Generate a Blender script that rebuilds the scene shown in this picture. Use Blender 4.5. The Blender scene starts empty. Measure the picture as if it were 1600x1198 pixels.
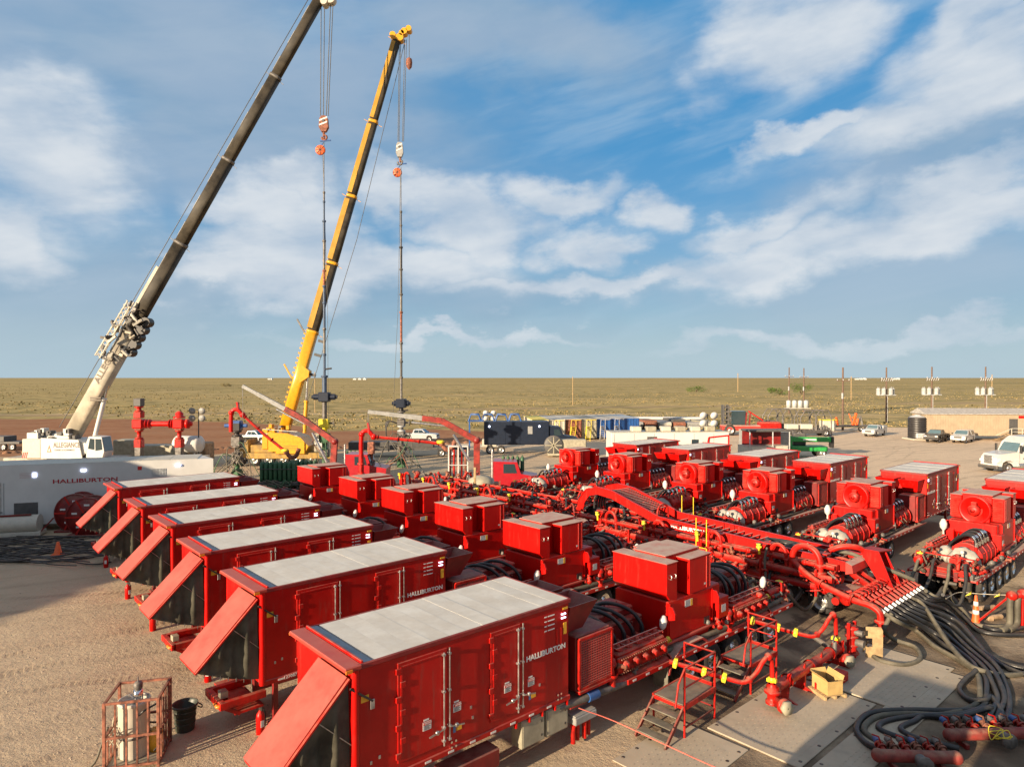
import bpy, math, random
from mathutils import Vector, Matrix
random.seed(7)
R = math.radians
PI = math.pi
sc = bpy.context.scene
C = sc.collection

# ------------------------------------------------------------------ camera, sky, sun, exposure
F, CX, HY, H = 1045.0, 800.0, 590.0, 9.9
cam_d = bpy.data.cameras.new('camera'); cam = bpy.data.objects.new('camera', cam_d); C.objects.link(cam)
cam_d.sensor_width = 36; cam_d.lens = 36*F/1600; cam_d.clip_start = .1; cam_d.clip_end = 60000
cam.location = (0, 0, H); cam.rotation_euler = (R(90)-math.atan(9/F), 0, 0)
sc.camera = cam
SUN_EL = R(12.5); SUN_AZ = R(45.5)           # direction in which the light travels, from +X
sun_d = bpy.data.lights.new('sun', 'SUN'); sun_d.energy = 5.0; sun_d.angle = R(.5); sun_d.color = (1, .80, .56)
sun = bpy.data.objects.new('sun', sun_d); C.objects.link(sun)
ldir = Vector((math.cos(SUN_AZ)*math.cos(SUN_EL), math.sin(SUN_AZ)*math.cos(SUN_EL), -math.sin(SUN_EL)))
sun.rotation_euler = ldir.to_track_quat('-Z', 'Y').to_euler()
sc.view_settings.view_transform = 'Standard'; sc.view_settings.look = 'None'
sc.view_settings.exposure = 0.95; sc.view_settings.gamma = 1; sc.view_settings.use_curve_mapping = False
sc.cycles.max_bounces = 5; sc.cycles.diffuse_bounces = 2; sc.cycles.glossy_bounces = 3

class NT:
    """tiny helper for node trees"""
    def __init__(s, nt): s.nt = nt; s.n = nt.nodes; s.l = nt.links
    def put(s, sock, v):
        if isinstance(v, bpy.types.NodeSocket): s.l.new(v, sock)
        elif v is not None: sock.default_value = v
    def m(s, op, a, b=None, c=None, clamp=False):
        n = s.n.new('ShaderNodeMath'); n.operation = op; n.use_clamp = clamp
        for i, v in enumerate((a, b, c)):
            if v is not None: s.put(n.inputs[i], v)
        return n.outputs[0]
    def noise(s, vec, scale, detail=4, rough=.55, dist=0, dims='3D'):
        n = s.n.new('ShaderNodeTexNoise'); n.noise_dimensions = dims
        if vec is not None: s.l.new(vec, n.inputs['Vector'])
        n.inputs['Scale'].default_value = scale; n.inputs['Detail'].default_value = detail
        n.inputs['Roughness'].default_value = rough; n.inputs['Distortion'].default_value = dist
        return n.outputs['Fac']
    def step(s, v, a, b, lo=0., hi=1.):
        n = s.n.new('ShaderNodeMapRange'); n.interpolation_type = 'SMOOTHSTEP'
        s.put(n.inputs[0], v); n.inputs[1].default_value = a; n.inputs[2].default_value = b
        n.inputs[3].default_value = lo; n.inputs[4].default_value = hi
        return n.outputs[0]
    def mix(s, f, a, b):
        n = s.n.new('ShaderNodeMix'); n.data_type = 'RGBA'
        s.put(n.inputs[0], f)
        s.put(n.inputs[6], a if not isinstance(a, tuple) else (*a, 1)); s.put(n.inputs[7], b if not isinstance(b, tuple) else (*b, 1))
        return n.outputs[2]
    def xyz(s, v):
        n = s.n.new('ShaderNodeSeparateXYZ'); s.l.new(v, n.inputs[0]); return n.outputs
    def comb(s, x, y, z):
        n = s.n.new('ShaderNodeCombineXYZ')
        for i, v in enumerate((x, y, z)): s.put(n.inputs[i], v)
        return n.outputs[0]

w = bpy.data.worlds.new('World'); sc.world = w; w.use_nodes = True
t = NT(w.node_tree); t.n.clear()
out = t.n.new('ShaderNodeOutputWorld'); bg = t.n.new('ShaderNodeBackground'); t.l.new(bg.outputs[0], out.inputs[0])
sky = t.n.new('ShaderNodeTexSky'); sky.sky_type = 'NISHITA'; sky.sun_disc = False
sky.sun_elevation = SUN_EL
sd = -ldir
sky.sun_rotation = math.atan2(sd.x, sd.y)
sky.air_density = 1.0; sky.dust_density = .6; sky.ozone_density = 2.0
bg.inputs[1].default_value = .064
tc = t.n.new('ShaderNodeTexCoord'); dirv = tc.outputs['Generated']
dx, dy, dz = t.xyz(dirv)[0:3]
az = t.m('ARCTAN2', dx, dy)                 # 0 = north (+Y), east positive
el = t.m('ARCSINE', dz)
# warped sky coordinates so cloud edges are ragged
wc = t.comb(az, t.m('MULTIPLY', el, 1.6), 0)
wn1 = t.n.new('ShaderNodeTexNoise'); t.l.new(wc, wn1.inputs['Vector']); wn1.inputs['Scale'].default_value = 5.5; wn1.inputs['Detail'].default_value = 7; wn1.inputs['Roughness'].default_value = .55
wr, wg, wb = t.xyz(wn1.outputs['Color'])[0:3]
azw = t.m('ADD', az, t.m('MULTIPLY', t.m('SUBTRACT', wr, .5), .30))
elw = t.m('ADD', el, t.m('MULTIPLY', t.m('SUBTRACT', wg, .5), .20))
fine = t.noise(t.comb(az, t.m('MULTIPLY', el, 2.2), 3.1), 9, 7, .52)
soft = t.noise(t.comb(az, t.m('MULTIPLY', el, 2.6), 7.7), 3.2, 6, .5)
streak = t.noise(t.comb(t.m('ADD', az, t.m('MULTIPLY', el, .4)), t.m('MULTIPLY', t.m('SUBTRACT', el, t.m('MULTIPLY', az, .22)), 5.0), 1.3), 4.0, 7, .55, .3)
def px2sky(u, v):
    x, z = (u-CX)/F, (HY-v)/F
    return math.atan2(x, 1), math.atan2(z, math.hypot(x, 1))
def blob(u, v, ru, rv, rot=0., warp=True):
    a0, e0 = px2sky(u, v)
    ka = 1/(1+((u-CX)/F)**2)
    A = azw if warp else az; E = elw if warp else el
    p = t.m('SUBTRACT', A, a0); q = t.m('SUBTRACT', E, e0)
    c, s_ = math.cos(R(rot)), math.sin(R(rot))
    pp = t.m('ADD', t.m('MULTIPLY', p, c/(ru/F*ka)), t.m('MULTIPLY', q, s_/(ru/F*ka)))
    qq = t.m('ADD', t.m('MULTIPLY', p, -s_/(rv/F)), t.m('MULTIPLY', q, c/(rv/F)))
    d = t.m('SQRT', t.m('ADD', t.m('MULTIPLY', pp, pp), t.m('MULTIPLY', qq, qq)))
    return t.m('SUBTRACT', 1.0, d)             # 1 in the middle, 0 at the rim
def union(bl):
    r = bl[0]
    for b in bl[1:]: r = t.m('MAXIMUM', r, b)
    return r
white = union([blob(455, 272, 105, 40, 8), blob(430, 325, 110, 40, -12), blob(480, 345, 95, 70), blob(470, 400, 120, 60), blob(480, 435, 210, 46, 4),
    blob(650, 290, 80, 42, -12), blob(710, 350, 110, 60, -18), blob(770, 375, 90, 48, 15), blob(870, 308, 110, 34, 4), blob(1030, 318, 60, 34, 14),
    blob(640, 420, 180, 42), blob(905, 385, 70, 34),
    blob(1190, 350, 150, 34, 12), blob(1210, 405, 270, 44, 9), blob(1450, 365, 300, 44, 6), blob(1530, 300, 160, 30, 18),
    blob(1230, 30, 150, 85, 25), blob(1540, 30, 230, 50, 14), blob(1500, 140, 300, 60, 17), blob(1270, 210, 130, 22, 8),
    blob(60, 235, 240, 85, -22), blob(20, 350, 130, 60, -15), blob(330, 440, 110, 26, 5), blob(930, 452, 300, 24, 2), blob(690, 527, 230, 11, 2), blob(1350, 520, 360, 14, 3)])
dark = union([blob(330, 120, 640, 185, -6), blob(760, 50, 330, 100, -12), blob(150, 470, 440, 100, 0), blob(700, 475, 460, 60), blob(1400, 470, 460, 80, 4), blob(1480, 255, 330, 130, 8), blob(60, 560, 600, 40)])
fine = t.m('ADD', t.m('MULTIPLY', fine, .62), t.m('MULTIPLY', streak, .38))
wd = t.step(t.m('ADD', white, t.m('MULTIPLY', t.m('SUBTRACT', fine, .5), .95)), -.26, .62)
wd = t.m('MULTIPLY', wd, t.step(fine, .15, .6, .80, 1.0))
dd = t.step(t.m('ADD', dark, t.m('MULTIPLY', t.m('SUBTRACT', soft, .5), 1.3)), -.25, .8)
gen = t.m('MULTIPLY', t.step(streak, .40, .75), t.step(el, .02, .2, .5, .8))
base = sky.outputs[0]
K = 1/.12
def kc(r, g, b): return (r*K, g*K, b*K)
hsv = t.n.new('ShaderNodeHueSaturation'); hsv.inputs['Saturation'].default_value = 1.2; hsv.inputs['Value'].default_value = 1.0
t.l.new(base, hsv.inputs['Color'])
clear = t.mix(.8, hsv.outputs[0], t.mix(t.step(el, .0, .34), kc(.34, .50, .63), kc(.075, .31, .61)))
c1 = t.mix(t.m('MULTIPLY', gen, .55), clear, kc(.48, .61, .73))
c2 = t.mix(t.m('MULTIPLY', dd, t.step(el, .05, .35, .5, .74)), c1, t.mix(t.step(soft, .35, .65), kc(.25, .38, .52), kc(.38, .47, .58)))
under = t.step(t.m('ADD', fine, t.m('MULTIPLY', soft, .5)), .55, .95)
wcol = t.mix(under, kc(.47, .56, .67), kc(.72, .76, .80))
c3 = t.mix(t.m('MULTIPLY', wd, .92), c2, wcol)
aa = t.m('ABSOLUTE', az)
over = t.m('MAXIMUM', t.step(el, .52, .85), t.step(aa, .80, 1.15))
over = t.m('MULTIPLY', over, t.step(t.m('ADD', soft, t.m('MULTIPLY', streak, .5)), .45, .85, .55, 1.0))
c3 = t.mix(t.m('MULTIPLY', over, .85), c3, t.mix(t.step(fine, .35, .65), kc(.33, .37, .43), kc(.45, .46, .50)))
hz = t.mix(t.step(el, 0.0, .11, .70, 0.), c3, kc(.46, .59, .66))
t.l.new(hz, bg.inputs[0])

# ------------------------------------------------------------------ geometry helpers
TH = R(41.6); LX = Vector((math.cos(TH), math.sin(TH), 0)); WX = Vector((-math.sin(TH), math.cos(TH), 0))
def AB(a, b, z=0): return LX*a + WX*b + Vector((0, 0, z))
def G(u, v, z=0.):                            # where the line of sight meets height z
    Y = (H-z)*F/(v-HY); return Vector(((u-CX)/F*Y, Y, z))
def P(u, v, Y): return Vector(((u-CX)/F*Y, Y, H-(v-HY)*Y/F))
def V(*a): return Vector(a)
MESHES = {}
class MB:
    def __init__(s): s.v = []; s.f = []; s.sm = []
    def add(s, vs, fs, smooth=False):
        o = len(s.v); s.v += [tuple(v) for v in vs]
        for f in fs: s.f.append([i+o for i in f]); s.sm.append(smooth)
        return s
    def box(s, x0, y0, z0, x1, y1, z1):
        if x0 > x1: x0, x1 = x1, x0
        if y0 > y1: y0, y1 = y1, y0
        if z0 > z1: z0, z1 = z1, z0
        return s.add([(x0,y0,z0),(x1,y0,z0),(x1,y1,z0),(x0,y1,z0),(x0,y0,z1),(x1,y0,z1),(x1,y1,z1),(x0,y1,z1)],
                     [(0,3,2,1),(4,5,6,7),(0,1,5,4),(1,2,6,5),(2,3,7,6),(3,0,4,7)])
    def bbox(s, x0, y0, z0, x1, y1, z1, c=.02):    # box with chamfered edges
        c = min(c, abs(x1-x0)*.45, abs(y1-y0)*.45, abs(z1-z0)*.45)
        cx, cy, cz = (x0+x1)/2, (y0+y1)/2, (z0+z1)/2; hx, hy, hz_ = abs(x1-x0)/2, abs(y1-y0)/2, abs(z1-z0)/2
        vs = []; idx = {}
        for sx in (-1, 1):
            for sy in (-1, 1):
                for sz in (-1, 1):
                    idx[sx,sy,sz,'x'] = len(vs); vs.append((cx+sx*hx, cy+sy*(hy-c), cz+sz*(hz_-c)))
                    idx[sx,sy,sz,'y'] = len(vs); vs.append((cx+sx*(hx-c), cy+sy*hy, cz+sz*(hz_-c)))
                    idx[sx,sy,sz,'z'] = len(vs); vs.append((cx+sx*(hx-c), cy+sy*(hy-c), cz+sz*hz_))
        fs = []
        def q(l, n):
            a, b_, d = Vector(vs[l[0]]), Vector(vs[l[1]]), Vector(vs[l[2]])
            nn = (b_-a).cross(d-a)
            m_ = sum((Vector(vs[i]) for i in l), Vector())/len(l)-Vector((cx,cy,cz))
            fs.append(tuple(l) if nn.dot(m_) > 0 else tuple(reversed(l)))
        for sx in (-1, 1): q([idx[sx,a,b_,'x'] for a, b_ in ((-1,-1),(1,-1),(1,1),(-1,1))], 0)
        for sy in (-1, 1): q([idx[a,sy,b_,'y'] for a, b_ in ((-1,-1),(1,-1),(1,1),(-1,1))], 0)
        for sz in (-1, 1): q([idx[a,b_,sz,'z'] for a, b_ in ((-1,-1),(1,-1),(1,1),(-1,1))], 0)
        for a in (-1, 1):
            for b_ in (-1, 1):
                q([idx[-1,a,b_,'y'], idx[1,a,b_,'y'], idx[1,a,b_,'z'], idx[-1,a,b_,'z']], 0)
                q([idx[a,-1,b_,'x'], idx[a,1,b_,'x'], idx[a,1,b_,'z'], idx[a,-1,b_,'z']], 0)
                q([idx[a,b_,-1,'x'], idx[a,b_,1,'x'], idx[a,b_,1,'y'], idx[a,b_,-1,'y']], 0)
                for sz in (-1, 1): q([idx[a,b_,sz,'x'], idx[a,b_,sz,'y'], idx[a,b_,sz,'z']], 0)
        return s.add(vs, fs)
    def bar(s, p0, p1, w_, h_=None, up=(0,0,1)):       # rectangular bar between two points
        p0, p1 = Vector(p0), Vector(p1); h_ = h_ or w_
        d = (p1-p0).normalized(); u_ = Vector(up)
        if abs(d.dot(u_)) > .98: u_ = Vector((1,0,0))
        a = d.cross(u_).normalized()*(w_/2); b_ = a.normalized().cross(d)*(h_/2)
        return s.add([p0-a-b_, p0+a-b_, p0+a+b_, p0-a+b_, p1-a-b_, p1+a-b_, p1+a+b_, p1-a+b_],
                     [(0,1,2,3),(7,6,5,4),(1,0,4,5),(2,1,5,6),(3,2,6,7),(0,3,7,4)])
    def cyl(s, p0, p1, r0, r1=None, n=12, caps=True, smooth=True):
        p0, p1 = Vector(p0), Vector(p1); r1 = r0 if r1 is None else r1
        d = (p1-p0).normalized(); u_ = Vector((0,0,1)) if abs(d.z) < .95 else Vector((1,0,0))
        a = d.cross(u_).normalized(); b_ = d.cross(a)
        vs = []
        for p, r in ((p0, r0), (p1, r1)):
            for i in range(n):
                g = 2*PI*i/n; vs.append(p+(a*math.cos(g)+b_*math.sin(g))*r)
        s.add(vs, [(i, (i+1) % n, n+(i+1) % n, n+i) for i in range(n)], smooth)
        if caps: s.add(vs, [tuple(range(n-1,-1,-1)), tuple(range(n, 2*n))])
        return s
    def tube(s, pts, r, n=8, caps=True):               # swept tube; r number or list
        pts = [Vector(p) for p in pts]; k = len(pts)
        rr = r if isinstance(r, (list, tuple)) else [r]*k
        nrm = None; vs = []
        for i, p in enumerate(pts):
            d = (pts[min(i+1, k-1)]-pts[max(i-1, 0)]).normalized()
            if nrm is None:
                nrm = d.orthogonal().normalized()
            nrm = (nrm-d*nrm.dot(d)).normalized(); b_ = d.cross(nrm)
            for j in range(n):
                g = 2*PI*j/n; vs.append(p+(nrm*math.cos(g)+b_*math.sin(g))*rr[i])
        fs = [(i*n+j, i*n+(j+1) % n, (i+1)*n+(j+1) % n, (i+1)*n+j) for i in range(k-1) for j in range(n)]
        s.add(vs, fs, True)
        if caps: s.add(vs, [tuple(range(n-1,-1,-1)), tuple(range((k-1)*n, k*n))])
        return s
    def prism(s, poly, d0, d1, axis='y'):              # polygon (x,z) extruded along y, or (y,z) along x, or (x,y) along z
        n = len(poly)
        f = {'y': lambda p, d: (p[0], d, p[1]), 'x': lambda p, d: (d, p[0], p[1]), 'z': lambda p, d: (p[0], p[1], d)}[axis]
        vs = [f(p, d0) for p in poly]+[f(p, d1) for p in poly]
        return s.add(vs, [tuple(range(n)), tuple(range(2*n-1, n-1, -1))]+[(i, i+n, (i+1) % n+n, (i+1) % n) for i in range(n)])
    def lathe(s, p, prof, n=14, axis=(0,0,1)):         # profile of (r, t) along axis from p
        p = Vector(p); d = Vector(axis).normalized(); u_ = Vector((0,0,1)) if abs(d.z) < .95 else Vector((1,0,0))
        a = d.cross(u_).normalized(); b_ = d.cross(a); vs = []
        for r, h_ in prof:
            for i in range(n):
                g = 2*PI*i/n; vs.append(p+d*h_+(a*math.cos(g)+b_*math.sin(g))*max(r, .0005))
        k = len(prof)
        return s.add(vs, [(i*n+j, i*n+(j+1) % n, (i+1)*n+(j+1) % n, (i+1)*n+j) for i in range(k-1) for j in range(n)], True)
    def ball(s, p, r, n=10, m_=6, sz=1.):
        return s.lathe(Vector(p)-Vector((0,0,r*sz)), [(r*math.sin(PI*i/m_), r*sz*(1-math.cos(PI*i/m_))) for i in range(m_+1)], n)
    def build(s, name, mat, parent=None, label=None, kind=None, bevel=0):
        me = bpy.data.meshes.new(name); me.from_pydata(s.v, [], s.f)
        me.polygons.foreach_set('use_smooth', s.sm); me.materials.append(mat)
        import bmesh
        bm = bmesh.new(); bm.from_mesh(me); bmesh.ops.recalc_face_normals(bm, faces=bm.faces); bm.to_mesh(me); bm.free()
        o = bpy.data.objects.new(name, me); C.objects.link(o)
        if parent: o.parent = parent
        if label: o['label'] = label
        if kind: o['kind'] = kind
        return o
def thing(name, label, cat, loc=(0,0,0), rz=0., group=None):
    o = bpy.data.objects.new(name, None); C.objects.link(o); o.location = loc; o.rotation_euler = (0, 0, rz); o.empty_display_size = .3
    return tag(o, label, cat, group)
def tag(o, label, cat, group=None):
    o['label'] = label; o['category'] = cat
    if group: o['group'] = group
    return o
def kids(o): return [c for c in bpy.data.objects if c.parent == o]
def copy_tree(o, loc=None, rz=None, label=None, scale=None):
    ch = {}
    for c in bpy.data.objects:
        if c.parent: ch.setdefault(c.parent.name, []).append(c)
    def rec(s, par):
        c = s.copy(); C.objects.link(c)
        if par: c.parent = par
        for k in ch.get(s.name, []): rec(k, c)
        return c
    c = rec(o, None)
    if loc is not None: c.location = loc
    if rz is not None: c.rotation_euler = (0, 0, rz)
    if label: c['label'] = label
    if scale: c.scale = scale
    return c
def rep(o, name, offs, parent, rot=None):              # further copies of one part, sharing its mesh
    for d in offs:
        c = bpy.data.objects.new(name, o.data); C.objects.link(c); c.parent = parent; c.location = d
        if 'kind' in o: c['kind'] = o['kind']
        if rot: c.rotation_euler = rot
def text(s_, size, loc, rot, mat, parent=None, sx=1.35, bold=.012, name='lettering', ext=.004, align='LEFT'):
    key = (s_, size, bold, ext, align, mat.name)
    if key not in MESHES:
        cu = bpy.data.curves.new('tmp', 'FONT'); cu.body = s_; cu.size = size; cu.extrude = ext; cu.offset = bold*size; cu.align_x = align
        cu.resolution_u = 2
        o = bpy.data.objects.new('tmp', cu); C.objects.link(o)
        me = bpy.data.meshes.new_from_object(o.evaluated_get(bpy.context.evaluated_depsgraph_get())); me.name = name
        me.materials.clear(); me.materials.append(mat)
        bpy.data.objects.remove(o); bpy.data.curves.remove(cu); MESHES[key] = me
    o = bpy.data.objects.new(name, MESHES[key]); C.objects.link(o); o.location = loc; o.rotation_euler = rot; o.scale = (sx, 1, 1)
    o['kind'] = 'thing'
    if parent: o.parent = parent
    return o
def smooth_pts(pts, n=6):                              # Catmull-Rom through the points
    pts = [Vector(p) for p in pts]; q = [pts[0]*2-pts[1]]+pts+[pts[-1]*2-pts[-2]]; r = []
    for i in range(1, len(q)-2):
        for k in range(n):
            u = k/n; a, b_, c, d = q[i-1], q[i], q[i+1], q[i+2]
            r.append(.5*((2*b_)+(c-a)*u+(2*a-5*b_+4*c-d)*u*u+(3*b_-a-3*c+d)*u**3))
    return r+[pts[-1]]

# ------------------------------------------------------------------ materials
def mat(name, col, rough=.5, metal=0., dust=0., dcol=(.42,.31,.22), var=.15, scale=3., bump=0., coat=0., alt=None, spec=None, bscale=None, dlo=.35, emit=None, vdust=.12, streak=0):
    m = bpy.data.materials.new(name); m.use_nodes = True; q = NT(m.node_tree); b = q.n['Principled BSDF']
    tc_ = q.n.new('ShaderNodeTexCoord'); ob = tc_.outputs['Object']
    inf = q.n.new('ShaderNodeObjectInfo')
    va = q.n.new('ShaderNodeVectorMath'); va.operation = 'ADD'; q.l.new(ob, va.inputs[0]); q.l.new(q.comb(q.m('MULTIPLY', inf.outputs['Random'], 37.), q.m('MULTIPLY', inf.outputs['Random'], 61.), 0), va.inputs[1]); ob = va.outputs[0]
    n1 = q.noise(ob, scale, 6, .6)
    dk = tuple(c*(1-var*1.6) for c in col); lt = alt or tuple(min(1, c*(1+var)) for c in col)
    c = q.mix(q.step(n1, .3, .7), dk, lt)
    if streak:
        sx_, sy_, sz_ = q.xyz(ob)[0:3]
        sn = q.noise(q.comb(q.m('MULTIPLY', sx_, 5.), q.m('MULTIPLY', sy_, 5.), q.m('MULTIPLY', sz_, .45)), 1.6, 5, .65)
        s2_ = q.noise(ob, 2.2, 4, .6)
        c = q.mix(q.m('MULTIPLY', q.m('MULTIPLY', q.step(sn, .50, .72), q.step(s2_, .35, .65)), streak), c, tuple(min(1, .35*v_+.65*w_*.35) for v_, w_ in zip(col, dcol)))
        c = q.mix(q.m('MULTIPLY', q.step(q.noise(ob, 14, 3, .7), .66, .78), streak*.7), c, tuple(v_*.35 for v_ in col))
    if dust > 0:
        geo = q.n.new('ShaderNodeNewGeometry'); nz = q.xyz(geo.outputs['Normal'])[2]
        n2 = q.noise(ob, scale*.8+.7, 8, .68); n3 = q.noise(ob, scale*9, 3, .6)
        up = q.step(nz, .25, .9, vdust, 1.)
        g = q.m('MULTIPLY', q.m('MULTIPLY', up, dust), q.step(q.m('ADD', n2, q.m('MULTIPLY', n3, .22)), dlo, .85), clamp=True)
        c = q.mix(g, c, dcol)
        q.l.new(q.m('ADD', q.m('MULTIPLY', g, .6), rough, clamp=True), b.inputs['Roughness'])
    else:
        q.l.new(q.step(n1, .2, .8, max(0, rough-.07), min(1, rough+.1)), b.inputs['Roughness'])
    q.l.new(c, b.inputs['Base Color']); b.inputs['Metallic'].default_value = metal
    if spec is not None: b.inputs['Specular IOR Level'].default_value = spec
    if coat: b.inputs['Coat Weight'].default_value = coat; b.inputs['Coat Roughness'].default_value = .15
    if bump:
        bp = q.n.new('ShaderNodeBump'); bp.inputs['Strength'].default_value = bump; bp.inputs['Distance'].default_value = .02
        q.l.new(q.noise(ob, bscale or scale*6, 5, .6), bp.inputs['Height']); q.l.new(bp.outputs[0], b.inputs['Normal'])
    if emit:
        b.inputs['Emission Color'].default_value = (*emit[:3], 1); b.inputs['Emission Strength'].default_value = emit[3]
    return m
M = {}
M['red'] = mat('red_paint', (.45,.004,.002), .38, dust=.5, var=.10, scale=1.3, bump=.04, bscale=2.5, vdust=.03, spec=.35, streak=.5)
M['redclean'] = mat('red_paint_tower', (.54,.003,.0015), .36, dust=.25, var=.08, scale=1.1, bump=.04, bscale=2, vdust=.02, spec=.3, streak=.3)
M['redtop'] = mat('red_dusty_paint', (.46,.012,.008), .45, dust=1.1, dcol=(.52,.38,.30), var=.12, scale=1.5, dlo=.05, vdust=.08)
M['armred'] = mat('shaded_arm_red', (.26,.016,.010), .55, dust=.7, dcol=(.26,.14,.09), var=.4, scale=2, vdust=.15)  # dusty red with the shade on the loader arms put into its colour
M['rail'] = mat('dull_red_rail', (.26,.010,.010), .5, dust=.6, dcol=(.36,.20,.16), var=.2, scale=2)
M['redd'] = mat('dark_red_paint', (.20,.005,.005), .5, dust=.6, var=.2, scale=2, vdust=.05)
M['redpipe'] = mat('red_pipe_paint', (.47,.008,.004), .42, dust=.85, dcol=(.36,.18,.12), var=.35, scale=3, vdust=.03, spec=.3, streak=.6)
M['salmon'] = mat('pale_sheen_red', (.43,.040,.026), .45, dust=.45, dcol=(.55,.22,.17), var=.06, scale=.8, dlo=.1)  # red paint with the pale sheen of light put into its pink
M['roof'] = mat('white_roof_sheet', (.74,.69,.60), .5, dust=.5, dcol=(.48,.41,.33), var=.07, scale=.9, bump=.12, bscale=2.2)
M['roofblue'] = mat('grey_roof_strip', (.24,.28,.33), .6, dust=.2)
M['white'] = mat('white_paint', (.62,.61,.58), .4, dust=.3, var=.04, scale=1)
M['cream'] = mat('cream_paint', (.56,.52,.43), .45, dust=.3, var=.06)
M['steel'] = mat('bare_steel', (.55,.54,.52), .35, metal=.85, var=.15, scale=6)
M['chrome'] = mat('polished_metal', (.8,.8,.78), .14, metal=1., var=.05)
M['iron'] = mat('dull_iron', (.16,.15,.14), .55, metal=.4, dust=.5, var=.3)
M['hose'] = mat('black_rubber_hose', (.016,.018,.022), .36, dust=.45, dcol=(.17,.14,.10), var=.3, scale=1.6, bump=.3, bscale=30, dlo=.3)
M['hosedust'] = mat('dusty_hose', (.10,.09,.065), .6, dust=.6, dcol=(.30,.25,.17), var=.3, scale=1.5, bump=.3, bscale=30)
M['black'] = mat('black_paint', (.02,.02,.022), .4, dust=.35, var=.2)
M['tyre'] = mat('tyre_rubber', (.025,.024,.024), .75, dust=.7, dcol=(.26,.20,.14), var=.2)
M['tarp'] = mat('dark_tarpaulin', (.085,.080,.060), .85, dust=.3, dcol=(.20,.17,.12), var=.35, scale=1.2, bump=.6, bscale=3, spec=.15, vdust=.4)
M['yellow'] = mat('yellow_paint', (.70,.33,.012), .35, dust=.15, coat=.2, var=.08)
M['lyellow'] = mat('bright_yellow_fitting', (.88,.68,.03), .4, dust=.25, var=.1)
M['orange'] = mat('orange_plastic', (.85,.13,.02), .5, dust=.2)
M['blue'] = mat('blue_paint', (.015,.09,.30), .4, dust=.3)
M['navy'] = mat('navy_paint', (.008,.016,.035), .4, dust=.1, var=.1)
M['green'] = mat('green_paint', (.015,.30,.06), .4, dust=.3)
M['dgreen'] = mat('green_cylinder_paint', (.03,.12,.05), .5, dust=.4)
M['grey'] = mat('grey_paint', (.30,.30,.29), .5, dust=.4)
M['dgrey'] = mat('dark_grey_paint', (.07,.07,.07), .5, dust=.5)
M['tan'] = mat('tan_box_paint', (.36,.33,.24), .5, dust=.3)
M['wood'] = mat('weathered_wood', (.44,.30,.15), .75, dust=.2, var=.2, scale=4)
M['polewood'] = mat('pole_wood', (.16,.10,.07), .8, var=.25, scale=5)
M['card'] = mat('cardboard', (.52,.35,.13), .8, var=.1)
M['glass'] = mat('dark_glass', (.03,.05,.06), .06, var=.05, spec=.8)
M['wglass'] = mat('windscreen_glass', (.10,.16,.18), .08, var=.05, spec=.8)
M['silver'] = mat('silver_car_paint', (.48,.49,.50), .3, metal=.3, dust=.35, coat=.3, var=.04)
M['carwhite'] = mat('white_car_paint', (.62,.61,.58), .3, dust=.3, coat=.4, var=.03)
M['carblack'] = mat('black_car_paint', (.035,.033,.03), .25, dust=.45, coat=.4, var=.05)
M['carred'] = mat('red_truck_paint', (.40,.01,.02), .3, dust=.3, coat=.4, var=.05)
M['rust'] = mat('rusted_red_steel', (.28,.10,.06), .75, dust=.4, dcol=(.34,.22,.13), var=.45, scale=6)
M['wrap'] = mat('white_insulation_wrap', (.40,.37,.32), .8, dust=.6, dcol=(.35,.30,.25), var=.22, scale=2.5, bump=.8, bscale=4)
M['mud'] = mat('mud_coated_metal', (.36,.24,.14), .8, dust=.6, var=.25)
M['boom'] = mat('dark_boom_colour', (.040,.034,.025), .55, dust=.3, dcol=(.20,.15,.09), var=.4, scale=.7, spec=.3, vdust=.35)  # dark boom colour; on the yellow crane it stands for shade and grease
M['boomy'] = mat('yellow_lit_boom', (.46,.25,.02), .4, var=.12, scale=.7)  # yellow as it looks on the sunlit side of the boom
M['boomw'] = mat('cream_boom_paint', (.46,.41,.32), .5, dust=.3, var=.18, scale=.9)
M['beige'] = mat('beige_siding', (.40,.31,.21), .65, dust=.2, dcol=(.5,.4,.3), var=.08, scale=1)
M['shingle'] = mat('grey_roof_metal', (.42,.40,.37), .6, dust=.3)
M['lens'] = mat('lamp_lens', (.8,.8,.85), .2, emit=(.62,.70,1., 2.2))
M['amber'] = mat('amber_lens', (.75,.22,.02), .3, var=.05)
M['letterw'] = mat('white_lettering', (.82,.80,.76), .5, var=.05)
M['letterr'] = mat('red_lettering', (.40,.01,.02), .5, var=.05)
M['letterk'] = mat('black_lettering', (.03,.03,.03), .5, var=.05)
M['letterb'] = mat('dark_lettering', (.13,.10,.07), .5, var=.1)
M['decal'] = mat('white_decal', (.72,.70,.66), .5, var=.04)
M['decaly'] = mat('yellow_decal', (.80,.42,.03), .5, var=.06)
M['decalr'] = mat('red_decal', (.60,.03,.02), .5, var=.06)
M['decalb'] = mat('blue_decal', (.10,.22,.45), .5, var=.06)
M['stain'] = mat('steel_plate_mat', (.44,.37,.28), .7, metal=.0, dust=.8, dcol=(.50,.40,.28), var=.15, scale=1.1, dlo=.15)
M['grate'] = mat('grate_steel', (.20,.19,.15), .6, metal=.4, dust=.5, var=.2)
M['plastic'] = mat('dark_green_plastic', (.035,.045,.035), .45, dust=.2, var=.15)
M['transf'] = mat('transformer_grey', (.48,.49,.49), .45, dust=.1)
M['skin'] = mat('skin', (.45,.26,.18), .5, var=.05)
M['coverall'] = mat('dark_red_cloth', (.13,.01,.02), .85, var=.15, scale=5)
M['helmet'] = mat('green_helmet', (.02,.30,.14), .35, var=.04)
M['rope'] = mat('pale_rope', (.55,.48,.36), .8)
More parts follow.
